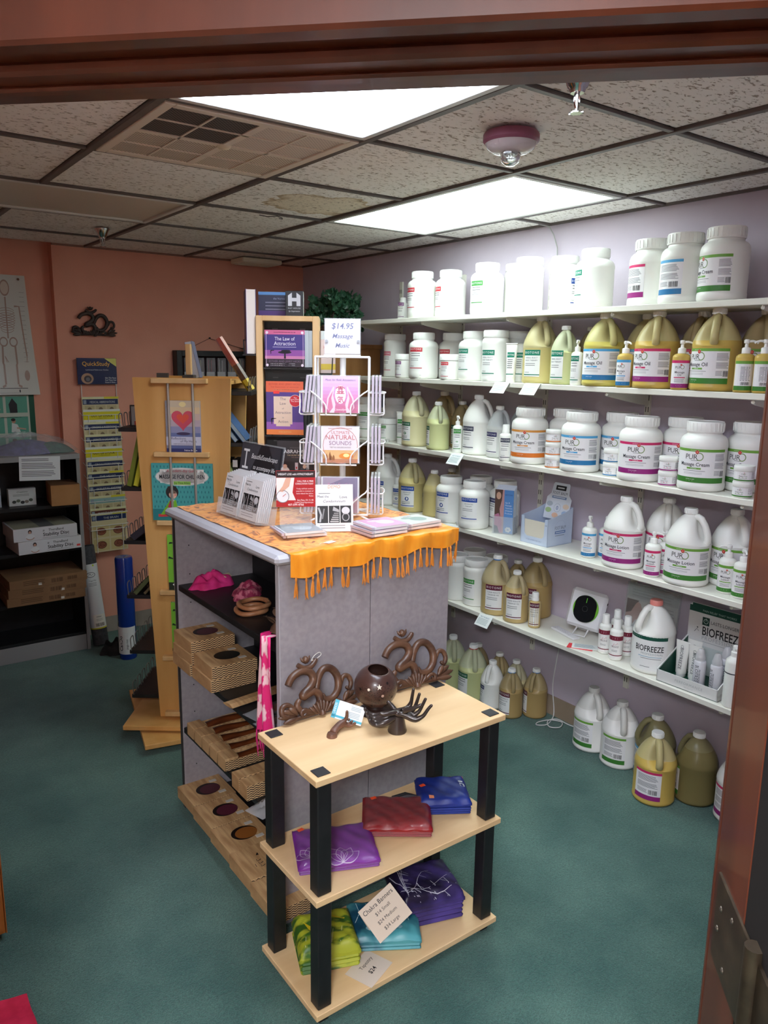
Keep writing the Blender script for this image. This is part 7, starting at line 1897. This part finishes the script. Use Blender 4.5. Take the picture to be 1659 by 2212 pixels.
for k in range(3):
    slab('disc_case', 'black and white disc case standing beside the black leaflet sign, %s of three' % ['left', 'middle', 'right'][k], 'disc case', spp(.17+.036*k, -.05, 1.1306), FACE, .022, .12, .16, (24, 24, 26), (30, 30, 32), lambda p, w, h: p.rect(-w/2, w/2, h*.80, h, (232, 220, 226), 1).rect(-w*.3, w*.3, h*.2, h*.7, (60, 56, 60), 1), 'disc cases on the revolving stand')
# on top of the stand
t = thing('wood_easel', 'pale wooden easel post standing on the book stand', 'easel', spp(.000, -.06, 1.6455), FACE)
MB().box(-.012, .012, -.012, .012, .02, .155, b=.002).build('post', M_MAPLE, t); MB().box(-.025, .025, -.03, .03, 0, .020, b=.003).build('foot', mat((70, 66, 64), .4), t)
t = slab('book', 'grey-blue book leaning behind the wooden easel post', 'book', spp(.020, .02, 1.6497), FACE, .11, .030, .165, (120, 122, 146), (196, 196, 206), None, 'books on the revolving stand', Matrix.Rotation(R(-12), 4, 'Y') @ Matrix.Rotation(R(-84), 4, 'Z'))
slab('framed_photo', 'grey frame lying at the left of the book stand top', 'picture', spp(-.125, -.04, 1.6457), FACE, .05, .02, .026, (84, 80, 78), (160, 158, 154), None)
t = thing('incense_tube', 'red and gold incense tube with a yellow end leaning on the book stand', 'incense box', spp(.285, -.10, 1.602), 0)
t.rotation_euler = (Matrix.Rotation(FACE, 4, 'Z') @ Matrix.Rotation(R(-32), 4, 'Y')).to_euler()
MB().tube([(0, 0, .0), (0, 0, .055)], .018, 6, smooth=False).build('yellow_end', mat((222, 190, 34), .4), t)
MB().tube([(0, 0, .055), (0, 0, .13)], .0178, 6, smooth=False).build('dark_sleeve', noisy('dark_foil', (54, 30, 24), (110, 70, 40), 30, .3), t)
MB().tube([(0, 0, .13), (0, 0, .265)], .0176, 6, smooth=False).build('red_sleeve', noisy('red_gold_foil', (150, 50, 46), (206, 130, 96), 20, .3, stretch=(1, 1, .2)), t)
Print().text('M', 0, .012, .014, (30, 26, 20), 1, bold=.02).build(on_front(-.0185), 'mark', t)

# ================================================================ black hanging display on the salmon wall
hx0, hx1, hz0, hz1 = .505, 1.13, .95, 1.785
hb = thing('hanging_display', 'black wall display case hung by a string on the salmon wall', 'display case', ((hx0+hx1)/2, BY-.003, hz0))
hw, hh = (hx1-hx0)/2, hz1-hz0
MB().box(-hw, hw, -.006, 0, 0, hh).build('back_board', mat((52, 34, 38), .6), hb)
for a, b in ((-hw, -hw+.035), (hw-.035, hw)): MB().box(a, b, -.07, -.006, 0, hh, b=.002).build('frame_side', M_BLACK, hb)
for a, b in ((0, .03), (hh-.035, hh)): MB().box(-hw+.035, hw-.035, -.07, -.006, a, b, b=.002).build('frame_rail', M_BLACK, hb)
for z in (.24, .45, .645): MB().box(-hw+.035, hw-.035, -.068, -.006, z-.012, z).build('shelf', M_BLACK, hb)
MB().tube([(-hw*.75, -.01, hh), (-.06, -.004, hh+.080), (hw*.8, -.01, hh)], .0016, 6).build('string', mat((60, 40, 34), .7), hb)
tag(MB().lathe([(0, 0), (.005, 0), (.005, .006), (.002, .008), (.002, .02)], 10).xf(Matrix.Rotation(R(-90), 4, 'X')).build('nail', mat((40, 34, 30), .5, metal=.6), None, (.757, BY-.018, 1.868)), 'dark nail in the salmon wall holding the display string', 'nail')
rd2 = random.Random(4)
for row, z in enumerate((.03, .24, .45, .645)):
    n = 7
    for k in range(n):
        x = -hw+.085+k*(2*hw-.17)/(n-1); c = [(178, 160, 120), (150, 60, 70), (196, 190, 184), (170, 140, 70)][(k+row) % 4]
        t = thing('incense_packet', 'clear packet in the black wall display, %s row, %s' % (['bottom', 'third', 'second', 'top'][row], ['leftmost', 'second', 'third', 'middle', 'fifth', 'sixth', 'rightmost'][k]), 'packet', (hb.location.x+x, BY-.042, hz0+z+.0005), rd2.uniform(-.1, .1), 'packets in the black wall display')
        MB().box(-.028, .028, -.006, .006, 0, .055).build('label_card', mat((222, 220, 218) if row % 2 else c, .5), t)
        MB().grid(lambda u, v: ((u-.5)*.064*(1-.1*v), -.012+.004*math.sin(u*9+k), v*.145), 8, 8).build('bag', glassy((214, 214, 220), .1, .35), t)
        MB().tube([(-.01, 0, .05), (-.012, 0, .135)], .004, 6).tube([(.008, 0, .05), (.010, 0, .13)], .004, 6).build('sticks', mat(c, .6), t)

# ================================================================ wire literature rack with study guides
rx0, rx1 = -.082, .145
lr = thing('literature_rack', 'white wire wall rack holding laminated study guides', 'rack', ((rx0+rx1)/2, BY-.002, .53))
hwr = (rx1-rx0)/2
NTI = 11; pitch = .0925; ztops = [.125+k*pitch for k in range(NTI)]
w_ = MB()
for s in (-1, 1): w_.tube([(s*(hwr-.01), -.006, .0), (s*(hwr-.01), -.006, 1.05)], .0025, 6)
w_.build('back_wires', M_WIRE, lr)
TITLES = ['THE BRAIN', 'MUSCLES & EXTENSIONS', 'Anatomy', 'SKELETAL SYSTEM', 'THE HEART', 'CIRCULATORY SYSTEM', 'OUT OF STOCK', 'JOINTS & LIGAMENTS', 'ORIGINS & INSERTIONS', 'OUT OF STOCK', 'MEDICAL ABBREVIATIONS']
KIND = ['brain', 'brown', 'teal', 'navy', 'navy', 'navy', 'out', 'navy', 'navy', 'out', 'navy']
for k in range(NTI):
    zb_ = k*pitch-.0 if k else 0
    yf = -.060+.0036*k
    hgt = .245 if k == 0 else .20
    z_ = .015+k*.0755
    pk = MB()
    zz = z_+(.155 if k == 0 else .105)
    pk.tube([(-hwr-.006, -.004, zz), (-hwr-.004, yf-.012, zz-.014), (hwr+.004, yf-.012, zz-.014), (hwr+.006, -.004, zz)], .0024, 6)
    pk.tube([(-hwr*.7, yf-.012, zz-.014), (-hwr*.7, yf-.006, z_-.004)], .0022, 6).tube([(hwr*.7, yf-.012, zz-.014), (hwr*.7, yf-.006, z_-.004)], .0022, 6)
    pk.build('pocket', M_WIRE, lr)
    lab = ['laminated guide on the brain in the lowest pocket of the wall rack', 'laminated guide with a brown title bar, second from the bottom of the wall rack', 'laminated guide with a teal and navy top, third from the bottom of the wall rack', 'laminated skeletal guide, fourth from the bottom of the wall rack', 'laminated heart guide in the wall rack', 'laminated circulatory guide in the wall rack', 'yellow out-of-stock card in the lower half of the wall rack', 'laminated joints guide in the wall rack', 'laminated muscle origins guide in the wall rack', 'yellow out-of-stock card near the top of the wall rack', 'laminated abbreviations guide, topmost in the wall rack'][k]
    t = thing('study_guide', lab, 'guide', (lr.location.x+.002*math.sin(k*3), BY-.002+yf, .53+z_), 0, 'study guides in the wall rack')
    w2 = hwr-.004
    MB().box(-w2, w2, -.003, .003, 0, hgt).build('card', mat((222, 220, 206), .3), t)
    p = Print()
    if KIND[k] == 'out':
        p.rect(-w2, w2, 0, hgt, (226, 226, 216), 1).rect(-w2, w2, hgt-.062, hgt-.014, (222, 210, 40), 2).rect(-w2, w2, hgt-.014, hgt, (232, 232, 222), 2).text('OUT OF STOCK', 0, hgt-.046, .014, (44, 44, 36), 3, w=.13, bold=.012).lines(-.04, .04, hgt-.052, 1, .004, (110, 110, 60), .5).lines(-w2*.9, w2*.9, hgt-.095, 1, .003, (120, 120, 120), .4)
        p.barcode(-w2*.7, -w2*.35, hgt-.092, hgt-.074, (90, 90, 90))
    else:
        c = dict(brain=(40, 50, 92), brown=(104, 56, 48), teal=(150, 186, 186), navy=(44, 54, 92))[KIND[k]]
        p.rect(-w2, w2, 0, hgt, (214, 200, 160), 1).rect(-w2, w2, hgt-.012, hgt, (230, 226, 180), 2)
        if k % 2 == 0: p.rect(w2*.2, w2, hgt-.012, hgt, (226, 214, 60), 3)
        p.rect(-w2*.96, w2*.96, hgt-.046, hgt-.014, c, 2).rect(-w2*.92, -w2*.76, hgt-.042, hgt-.018, (150, 160, 176), 3).text(TITLES[k], .012, hgt-.038, .013, (206, 208, 206) if KIND[k] != 'teal' else (50, 60, 90), 3, w=.15)
        if k == 0:
            for i in range(2):
                for j in range(2):
                    x = -w2*.48+i*w2*.96; y = .045+j*.085
                    p.rect(x-w2*.44, x+w2*.44, y-.036, y+.036, (206, 186, 134), 2).ell(x, y, w2*.28, .024, (150, 92, 70), 3).ring(x, y, w2*.28, .024, .003, (96, 52, 44), 4).ring(x+.006, y+.004, w2*.16, .014, .003, (110, 60, 50), 4).line([(x-.02, y-.01), (x, y+.004), (x+.02, y-.006)], .002, (96, 52, 44), 4)
        else:
            for i in range(3): 
                x = -w2*.6+i*w2*.6; p.rect(x-w2*.26, x+w2*.26, hgt-.10, hgt-.052, (196, 182, 140), 2).ell(x, hgt-.078, w2*.12, .016, (130, 110, 84), 3)
    p.build(on_front(-.0033), 'print', t, rough=.25)
t = thing('header_sign', 'navy sign with gold quick study lettering above the wire rack', 'sign', (.020, BY-.030, 1.575), 0)
MB().box(-.116, .116, -.003, .003, 0, .155).build('board', mat((40, 46, 86), .3), t)
p = Print().rect(-.115, .115, .001, .154, (36, 42, 84), 1).poly([(.045, .154), (.115, .154), (.115, .105)], (226, 216, 110), 2).text('QuickStudy', -.005, .110, .024, (236, 176, 80), 3, w=.165, bold=.012).text('Laminated Reference Guides', 0, .082, .008, (210, 212, 222), 3, w=.155)
p.ell(-.060, .034, .036, .032, (190, 150, 124), 2).ell(-.058, .032, .022, .020, (70, 60, 66), 3).ell(-.057, .030, .012, .012, (120, 116, 124), 4)
for i, s in enumerate(('Get The Facts', 'Find Them Fast', 'Know It Now...')): p.text(s, .110, .034-i*.013, .008, (232, 232, 236), 3, align='r', w=.066, bold=.01)
p.build(on_front(-.0033), 'print', t, rough=.25)

# ================================================================ posters on the recessed wall
PY = BY+.075
t = thing('anatomy_poster', 'glossy wall chart of a human skeleton pinned to the salmon wall', 'poster', (-.60, PY-.004, 1.515))
def bow(u, v, o): return (u, -.004-o-.030*max(0, (.22-v)/.22)**1.6-.006*math.sin(v*9), v)
MB().grid(lambda a, b: bow(-.27+.54*a+.035*(1-b)*a, b*.672, 0), 10, 22).build('sheet', mat((206, 204, 196), .22, coat=.3), t, sharp=180)
p = Print(); bn = (166, 138, 124)
p.ell(.01, .60, .035, .045, bn, 2).ell(.01, .60, .028, .036, (206, 190, 176), 3)
for k in range(8): p.ring(.01, .47-k*.014, .058+.004*k-.0008*k*k, .022, .003, bn, 3, 18, 10, 170).ring(.01, .47-k*.014, .058+.004*k-.0008*k*k, .022, .003, bn, 3, 18, 190, 350)
p.line([(.01, .55), (.01, .32)], .010, bn, 3).ring(-.025, .30, .030, .028, .008, bn, 3).ring(.045, .30, .030, .028, .008, bn, 3)
for s in (-1, 1):
    p.line([(.01+s*.06, .50), (.01+s*.095, .50), (.01+s*.105, .40), (.01+s*.115, .30), (.01+s*.125, .22)], .010, bn, 3)
    for f_ in range(4): p.line([(.01+s*.125, .22), (.01+s*(.118+.008*f_), .185)], .003, bn, 3)
    p.line([(.01+s*.045, .28), (.01+s*.05, .18), (.01+s*.045, .17), (.01+s*.045, .06)], .013, bn, 3).line([(.01+s*.045, .055), (.01+s*.07, .045)], .012, bn, 3)
p.ell(.245, .11, .014, .030, bn, 2)
for k in range(16): p.lines(.235, .262, .58-k*.026, 1, .006, (150, 146, 142), .35, seed=k)
p.line([(-.08, .038), (.12, .038)], .004, (80, 76, 74), 3).ell(.06, .022, .005, .009, (40, 40, 44), 3).text('Skeletal', -.06, .635, .016, (40, 40, 44), 3, bold=.02).lines(-.2, .2, .012, 1, .003, (120, 120, 120), .5)
p.e = [([((x-.01)*.74+.160, y) for x, y in pts] if max(abs(x) for x, y in pts) < .142 else pts, fs, c, ly) for pts, fs, c, ly in p.e]
p.build(lambda u, v, o: bow(u, v, o+.0006), 'print', t, rough=.25)
for x in (.235,): MB().lathe([(0, 0), (.007, 0), (.006, .004), (0, .005)], 12).xf(Matrix.Translation((x, -.010, .650)) @ Matrix.Rotation(R(90), 4, 'X')).build('pin', mat((110, 70, 50), .4), t)
t = thing('exercise_poster', 'green exercise chart with small photos under the skeleton chart', 'poster', (-.60, PY-.003, 1.02))
MB().box(-.30, .275, -.002, 0, 0, .50).build('sheet', mat((24, 84, 62), .35), t)
p = Print().rect(-.28, .245, .01, .49, (196, 204, 190), 1)
for i in range(4):
    for j in range(4):
        x0, y0 = -.27+i*.13, .39-j*.118
        p.rect(x0, x0+.115, y0, y0+.095, (96, 168, 146), 2)
        if (i+j) % 3 == 0: p.poly([(x0+.02, y0), (x0+.06, y0), (x0+.06, y0+.05), (x0+.035, y0+.085), (x0+.015, y0+.05)], (34, 34, 40), 3)
        else: p.poly([(x0+.02, y0+.005), (x0+.07, y0+.005), (x0+.055, y0+.05), (x0+.025, y0+.06)], (222, 226, 224), 3).ell(x0+.035, y0+.07, .011, .013, (196, 150, 126), 4).ell(x0+.033, y0+.078, .012, .009, (40, 32, 30), 5).poly([(x0+.05, y0+.035), (x0+.10, y0+.025), (x0+.10, y0+.018), (x0+.05, y0+.025)], (206, 170, 150), 4)
p.text('21', .045, .345, .022, (26, 30, 30), 3, bold=.01).lines(.09, .2, .365, 1, .006, (60, 70, 66), .5)
p.build(on_front(-.0023), 'print', t, rough=.35)

# ================================================================ black shelf unit at the left
ux0, ux1, uy0, uy1, uz = -1.10, -.172, 2.63, 2.93, 1.19
un = thing('black_shelf_unit', 'black shelf unit with grey edges standing in the left recess', 'shelf unit', ((ux0+ux1)/2, (uy0+uy1)/2, 0))
ax, ay = un.location.x, un.location.y
def U(x0, x1, y0, y1, z0, z1, m, n, b=.0015): return MB().box(x0-ax, x1-ax, y0-ay, y1-ay, z0, z1, b=b).build(n, m, un)
M_GED = mat((150, 148, 148), .5)
U(ux0, ux1, uy0-.01, uy1, uz-.030, uz, M_GED, 'top')
for a in (ux0, ux1-.020):
    U(a, a+.020, uy0+.003, uy1, 0, uz-.030, M_BLACK, 'side_panel'); U(a, a+.020, uy0, uy0+.003, 0, uz-.030, M_GED, 'edge_band', .0005)
U(ux0+.02, ux1-.02, uy1-.012, uy1, .0, uz-.03, M_BLACK, 'back_panel')
for z in (.345, .640, .900): U(ux0+.02, ux1-.02, uy0+.01, uy1-.012, z-.02, z, M_BLACK, 'shelf')
U(ux0+.02, ux1-.02, uy0+.01, uy0+.022, 0, .095, M_GED, 'kick_board'); U(ux0+.02, ux1-.02, uy0+.012, uy1-.012, .095, .112, M_BLACK, 'shelf')
t = thing('paper_notice', 'typed white paper notice taped to the top edge of the black shelf unit', 'notice', (-.394, uy0-.0115, 1.052), 0)
t.rotation_euler = (0, R(2.5), 0)
MB().box(-.108, .108, -.0008, 0, 0, .135).build('sheet', mat((226, 226, 228), .6), t)
Print().lines(-.095, .07, .122, 2, .009, (90, 90, 94), .35).lines(-.095, .09, .098, 4, .009, (90, 90, 94), .35, seed=2).lines(-.095, .085, .054, 4, .009, (100, 100, 104), .35, seed=5).build(on_front(-.001), 'print', t)
t = thing('picture_card', 'pale printed card box standing on the upper shelf of the black unit', 'box', (-.475, 2.73, .9006), 0)
MB().box(-.072, .072, -.02, .02, 0, .098, b=.001).build('box', mat((206, 208, 206), .5), t)
p = Print().text('Creations', .0, .075, .010, (90, 100, 90), 1, shear=.3).lines(-.05, .05, .066, 2, .007, (130, 134, 130), .35)
for k in range(5): p.ell(-.045+k*.022, .024+.006*math.sin(k*2), .011, .009, [(70, 74, 70), (110, 116, 100), (60, 58, 60), (130, 120, 110), (84, 92, 80)][k], 1)
p.build(on_front(-.0203), 'print', t)
slab('picture_card', 'pale card box at the far left of the upper black shelf', 'box', (-.635, 2.73, .9006), 0, .10, .03, .11, (176, 186, 196), (200, 206, 210), None)
t = thing('cardboard_box', 'plain tan cardboard box jutting from the upper black shelf', 'box', (-.258, 2.70, .9006), -.10)
MB().box(-.078, .078, -.11, .10, 0, .118, b=.001).build('carton', noisy('tan_cardboard', (168, 118, 70), (182, 132, 84), 6, .75), t)
MB().box(-.077, .077, -.109, .099, .1185, .1195).build('lid_flap', noisy('brown_cardboard', (120, 78, 50), (134, 90, 58), 6, .8), t)
for k in range(2):
    t = thing('disc_carton', ['white stability disc carton, lower of the pair on the black shelves', 'white stability disc carton, upper of the pair on the black shelves'][k], 'box', (-.375-.015*k, 2.735, .6405+k*.0745), [.06, .02][k], 'white disc cartons')
    MB().box(-.172, .172, -.135, .135, 0, .0735, b=.0015).build('carton', mat((224, 222, 226), .45), t)
    p = Print().text('TheraBand', .055, .047, .013, (60, 60, 66), 1, w=.10, bold=.01).text('#', -.012, .047, .012, (60, 60, 66), 1).text('Stability Disc', .055, .020, .019, (28, 28, 32), 1, w=.165, bold=.012).lines(-.02, .13, .011, 1, .003, (150, 150, 154), .6)
    p.ell(-.085, .052, .010, .012, (60, 44, 44), 1).ell(-.085, .049, .007, .008, (206, 160, 140), 2).poly([(-.11, .026), (-.085, .045), (-.06, .026), (-.066, .010), (-.104, .010)], (232, 232, 234), 2).ring(-.085, .024, .024, .018, .004, (190, 140, 120), 3, 18, -160, -20)
    if k == 0: p.rect(.145, .165, .012, .024, (244, 90, 90), 2)
    p.build(on_front(-.1353), 'print', t)
    Print().rect(-.165, .165, -.13, .13, (176, 172, 150), 1).rect(-.03, .05, -.13, .13, (120, 120, 118), 2).line([(-.08, -.10), (-.05, -.09)], .006, (60, 60, 56), 3).build(on_top(.0738), 'top_print', t)
for k in range(3):
    t = thing('flat_carton', 'flat brown carton in the stack on the lower black shelf, %s' % ['bottom', 'middle', 'top'][k], 'box', (-.405+.006*k, 2.745, .3453+k*.0505), .02*k-.01, 'flat brown cartons')
    MB().box(-.212, .212, -.15, .15, 0, .050, b=.001).build('carton', noisy('brown_carton', (134, 98, 66), (150, 112, 78), 5, .8), t)
    p = Print().lines(-.14, -.02, .040, 3, .010, (96, 66, 44), .35).barcode(.01, .075, .012, .036, (84, 56, 38)).barcode(.10, .155, .016, .036, (84, 56, 38)).rect([-.06, .07, .075][2-k], [-.06, .07, .075][2-k]+.018, .008, .022, (226, 222, 214), 2)
    p.build(on_front(-.1503), 'print', t)
# plastic bag with purple and green goods on top of the unit
t = thing('plastic_bag', 'clear crinkled bag of purple and green bands on the black unit', 'bag', (-.42, 2.78, uz+.0005), .05)
rr_ = random.Random(8)
MB().grid(lambda u, v: ((v*.20)*math.cos(u*6.283)*(1+.1*math.sin(u*19)), (v*.115)*math.sin(u*6.283), .072*(1-v**2.2)+.006*math.sin(u*25+v*13)*(1-v)+.001), 34, 14).build('purple_bands', noisy('purple_stuff', (60, 52, 110), (96, 84, 150), 40, .5, bump=.4), t, sharp=180)
MB().grid(lambda u, v: (.13+(v*.13)*math.cos(u*6.283), -.02+(v*.08)*math.sin(u*6.283), .055*(1-v**2.2)+.006*math.sin(u*25+v*13)*(1-v)+.001), 34, 12).build('green_bands', noisy('green_stuff', (24, 60, 52), (54, 100, 84), 40, .5, bump=.4), t, sharp=180)
MB().grid(lambda u, v: (-.02+(v*.31)*math.cos(u*6.283)*(1+.05*math.sin(u*31)), (v*.135)*math.sin(u*6.283), .105*(1-v**2.6)+.012*math.sin(u*37+v*9)*(1-v*.6)+.010*math.sin(v*21+u*11)*(1-v)+.002), 46, 18).build('film', glassy((222, 228, 230), .06, .22), t, sharp=180)
# rolled mats
t = thing('grey_mat_roll', 'rolled dark grey exercise mat in a white sleeve leaning on the shelf unit', 'mat', (-.105, 2.655, .012), 0)
t.rotation_euler = (Matrix.Rotation(R(-8), 4, 'X') @ Matrix.Rotation(R(-3), 4, 'Y')).to_euler()
MB().lathe([(.010, .002), (.044, .0), (.046, .004), (.046, .606), (.044, .61), (.012, .608), (.0, .60)], 30).build('roll', noisy('grey_foam', (58, 58, 62), (74, 74, 78), 60, .85, bump=.2), t)
for z in (0,): MB().tube([(.006*k_*math.cos(k_*.9), .006*k_*math.sin(k_*.9), .6105) for k_ in range(1, 7)], .0012, 5).build('spiral', mat((30, 30, 32), .9), t)
p = Print().rect(-.10, .10, 0, .40, (226, 226, 228), 1).ring(-.01, .335, .026, .016, .003, (50, 50, 54), 2).line([(-.022, .335), (-.012, .342), (-.008, .330), (.004, .337)], .003, (50, 50, 54), 2).text('Yoga Mat', -.004, .295, .008, (80, 80, 84), 2).lines(-.03, .02, .285, 3, .008, (140, 140, 144), .35)
p.poly([(-.035, .16), (.02, .165), (.040, .215), (.0, .195)], (46, 46, 50), 2).rect(-.035, .042, .012, .088, (236, 230, 220), 2).text('39961', 0, .070, .009, (40, 40, 44), 3).lines(-.02, .03, .062, 2, .008, (90, 90, 94), .4).barcode(-.024, .030, .016, .036).rect(-.10, .10, 0, .008, (222, 206, 60), 3).rect(.005, .015, .385, .396, (190, 210, 60), 3)
p.build(lambda u, v, o: on_cyl(.0464, .10)(u, v, o), 'paper_sleeve', t)
q = onz(284, 1425, 0)
t = thing('blue_roll', 'glossy blue wrapped roll with a white label behind the book stand', 'mat', (q.x, q.y+.05, 0), FACE)
MB().lathe([(0, .002), (.046, 0), (.050, .006), (.050, .60), (.046, .612), (.02, .616), (0, .610)], 32).build('roll', mat((26, 58, 150), .18, coat=.5), t)
p = Print().rect(-.07, .07, 0, .165, (228, 230, 232), 1).text('CanDo', -.014, .020, .022, (40, 44, 60), 2, align='l', rot=R(90), bold=.015).text('yoga mat', .018, .03, .012, (70, 74, 90), 2, align='l', rot=R(90))
p.build(on_cyl(.0506, .035), 'label', t)
lump((-.06, 2.50, .0005), .4, .09, .07, .085, noisy('black_fabric', (22, 22, 24), (38, 36, 38), 20, .8), 'black_bag', 'small black fabric bag on the floor behind the rolled mats', 'bag', 12)

# ================================================================ corner cabinet with ivy
t = thing('corner_cabinet', 'brown wooden cabinet in the corner, under the potted ivy', 'cabinet', (1.21, 2.345, 0))
MB().box(-.23, .23, -.44, .44, .06, 1.805, b=.002).build('carcass', noisy('brown_veneer', (150, 104, 60), (170, 122, 74), 5, .45, stretch=(3, 3, .4)), t)
MB().box(-.24, .24, -.45, .45, 1.805, 1.832, b=.003).build('top', noisy('brown_veneer', (150, 104, 60), (170, 122, 74), 5), t)
MB().box(-.21, .21, -.42, .42, 0, .06).build('plinth', M_BLACK, t)
for s in (-1, 1):
    d = MB().box(-.246, -.231, s*.220-.208, s*.220+.208, .08, 1.785, b=.003).build('door', noisy('brown_veneer', (150, 104, 60), (170, 122, 74), 5), t)
    MB().lathe([(0, 0), (.006, 0), (.006, .012), (.013, .018), (.013, .026), (0, .03)], 16).xf(Matrix.Translation((-.246, s*.035, 1.0)) @ Matrix.Rotation(R(-90), 4, 'Y')).build('knob', M_STEEL, d)
pv = thing('potted_ivy', 'artificial dark green ivy in a brown wicker pot on the corner cabinet', 'plant', (1.17, 2.05, 1.8325))
MB().lathe([(0, 0), (.060, 0), (.066, .004), (.078, .10), (.082, .105), (.076, .110), (.07, .09), (0, .088)], 28).build('pot', noisy('wicker', (78, 54, 40), (120, 88, 62), 40, .7, stretch=(1, 1, 3), bump=.4), pv)
def ivy_leaf():
    b = MB()
    out = [(0, 0), (.35, -.12), (.62, .12), (.42, .34), (.62, .62), (.30, .62), (0, 1.05), (-.30, .62), (-.62, .62), (-.42, .34), (-.62, .12), (-.35, -.12)]
    k = .040
    vs = [(0, .4*k, .006)]+[(x*k, y*k, -.006*abs(x)*2) for x, y in out]
    b.add(vs, [(0, i, i % 12+1) for i in range(1, 13)], 0, False)
    return b.mesh('leaf', [noisy('ivy_green', (34, 76, 58), (70, 118, 84), 30, .4)])
lfm = ivy_leaf(); rl = random.Random(21)
for k in range(24):
    a = rl.uniform(0, 6.283); ra = rl.uniform(.10, .20); hz = rl.uniform(-.13, .22)
    stp = smooth([(0, 0, .09), (ra*.4*math.cos(a), ra*.5*math.sin(a), .14+hz*.5), (ra*.8*math.cos(a), ra*1.0*math.sin(a), .12+hz*.8), (ra*.95*math.cos(a), ra*1.35*math.sin(a), .06+hz*.8)], 4)
    stp = [Vector((p_.x, p_.y, max(p_.z, .030) if (p_.y > -.17 and p_.x > -.21) else p_.z)) for p_ in stp]
    MB().tube(stp, .0016, 5).build('stem', mat((60, 84, 50), .6), pv)
    for i in range(3, len(stp)):
        for r_ in range(1 if i % 2 else 2):
            o = put('leaf', lfm, pv, tuple(stp[i]+Vector((rl.uniform(-.02, .02), rl.uniform(-.02, .02), rl.uniform(-.015, .02)))))
            o.rotation_euler = (rl.uniform(.2, 1.7), rl.uniform(-.6, .6), rl.uniform(0, 6.283)); s_ = rl.uniform(.8, 1.35); o.scale = (s_,)*3

# ================================================================ near left corner
t = thing('oak_bookcase', 'edge of an orange oak bookcase at the left border of the picture', 'bookcase', (-1.30, .50, 0))
for x in (-.225, .205): MB().box(x, x+.022, -.18, .18, .03, 1.2, b=.002).build('side_panel', M_WOODO, t)
for z in (.045, .42, .80, 1.18): MB().box(-.203, .205, -.175, .18, z, z+.02).build('shelf', M_WOODO, t)
MB().box(-.20, .20, -.16, .17, 0, .045).build('plinth', M_BLACK, t); MB().box(-.203, .205, .165, .175, .05, 1.2).build('back_panel', M_WOODO, t)
MB().box(.2275, .231, -.182, -.14, .03, 1.2, b=.001).build('face_strip', M_WOODO, t)
q0, q1 = onz(0, 2165, .0), onz(72, 2200, .0)
t = thing('red_cloth', 'corner of a bright crimson cloth lying on the carpet at the lower left', 'cloth', (-1.20, -.03, .001), 0)
MB().grid(lambda u, v: (-.17+.30*u, -.14+.28*v-.05*u, .012+.020*math.sin(u*7+v*3)**2*(1-u)+.006*math.sin(v*13)), 20, 18).build('fabric', noisy('crimson_cotton', (206, 24, 66), (226, 40, 82), 30, .8), t, sharp=180)
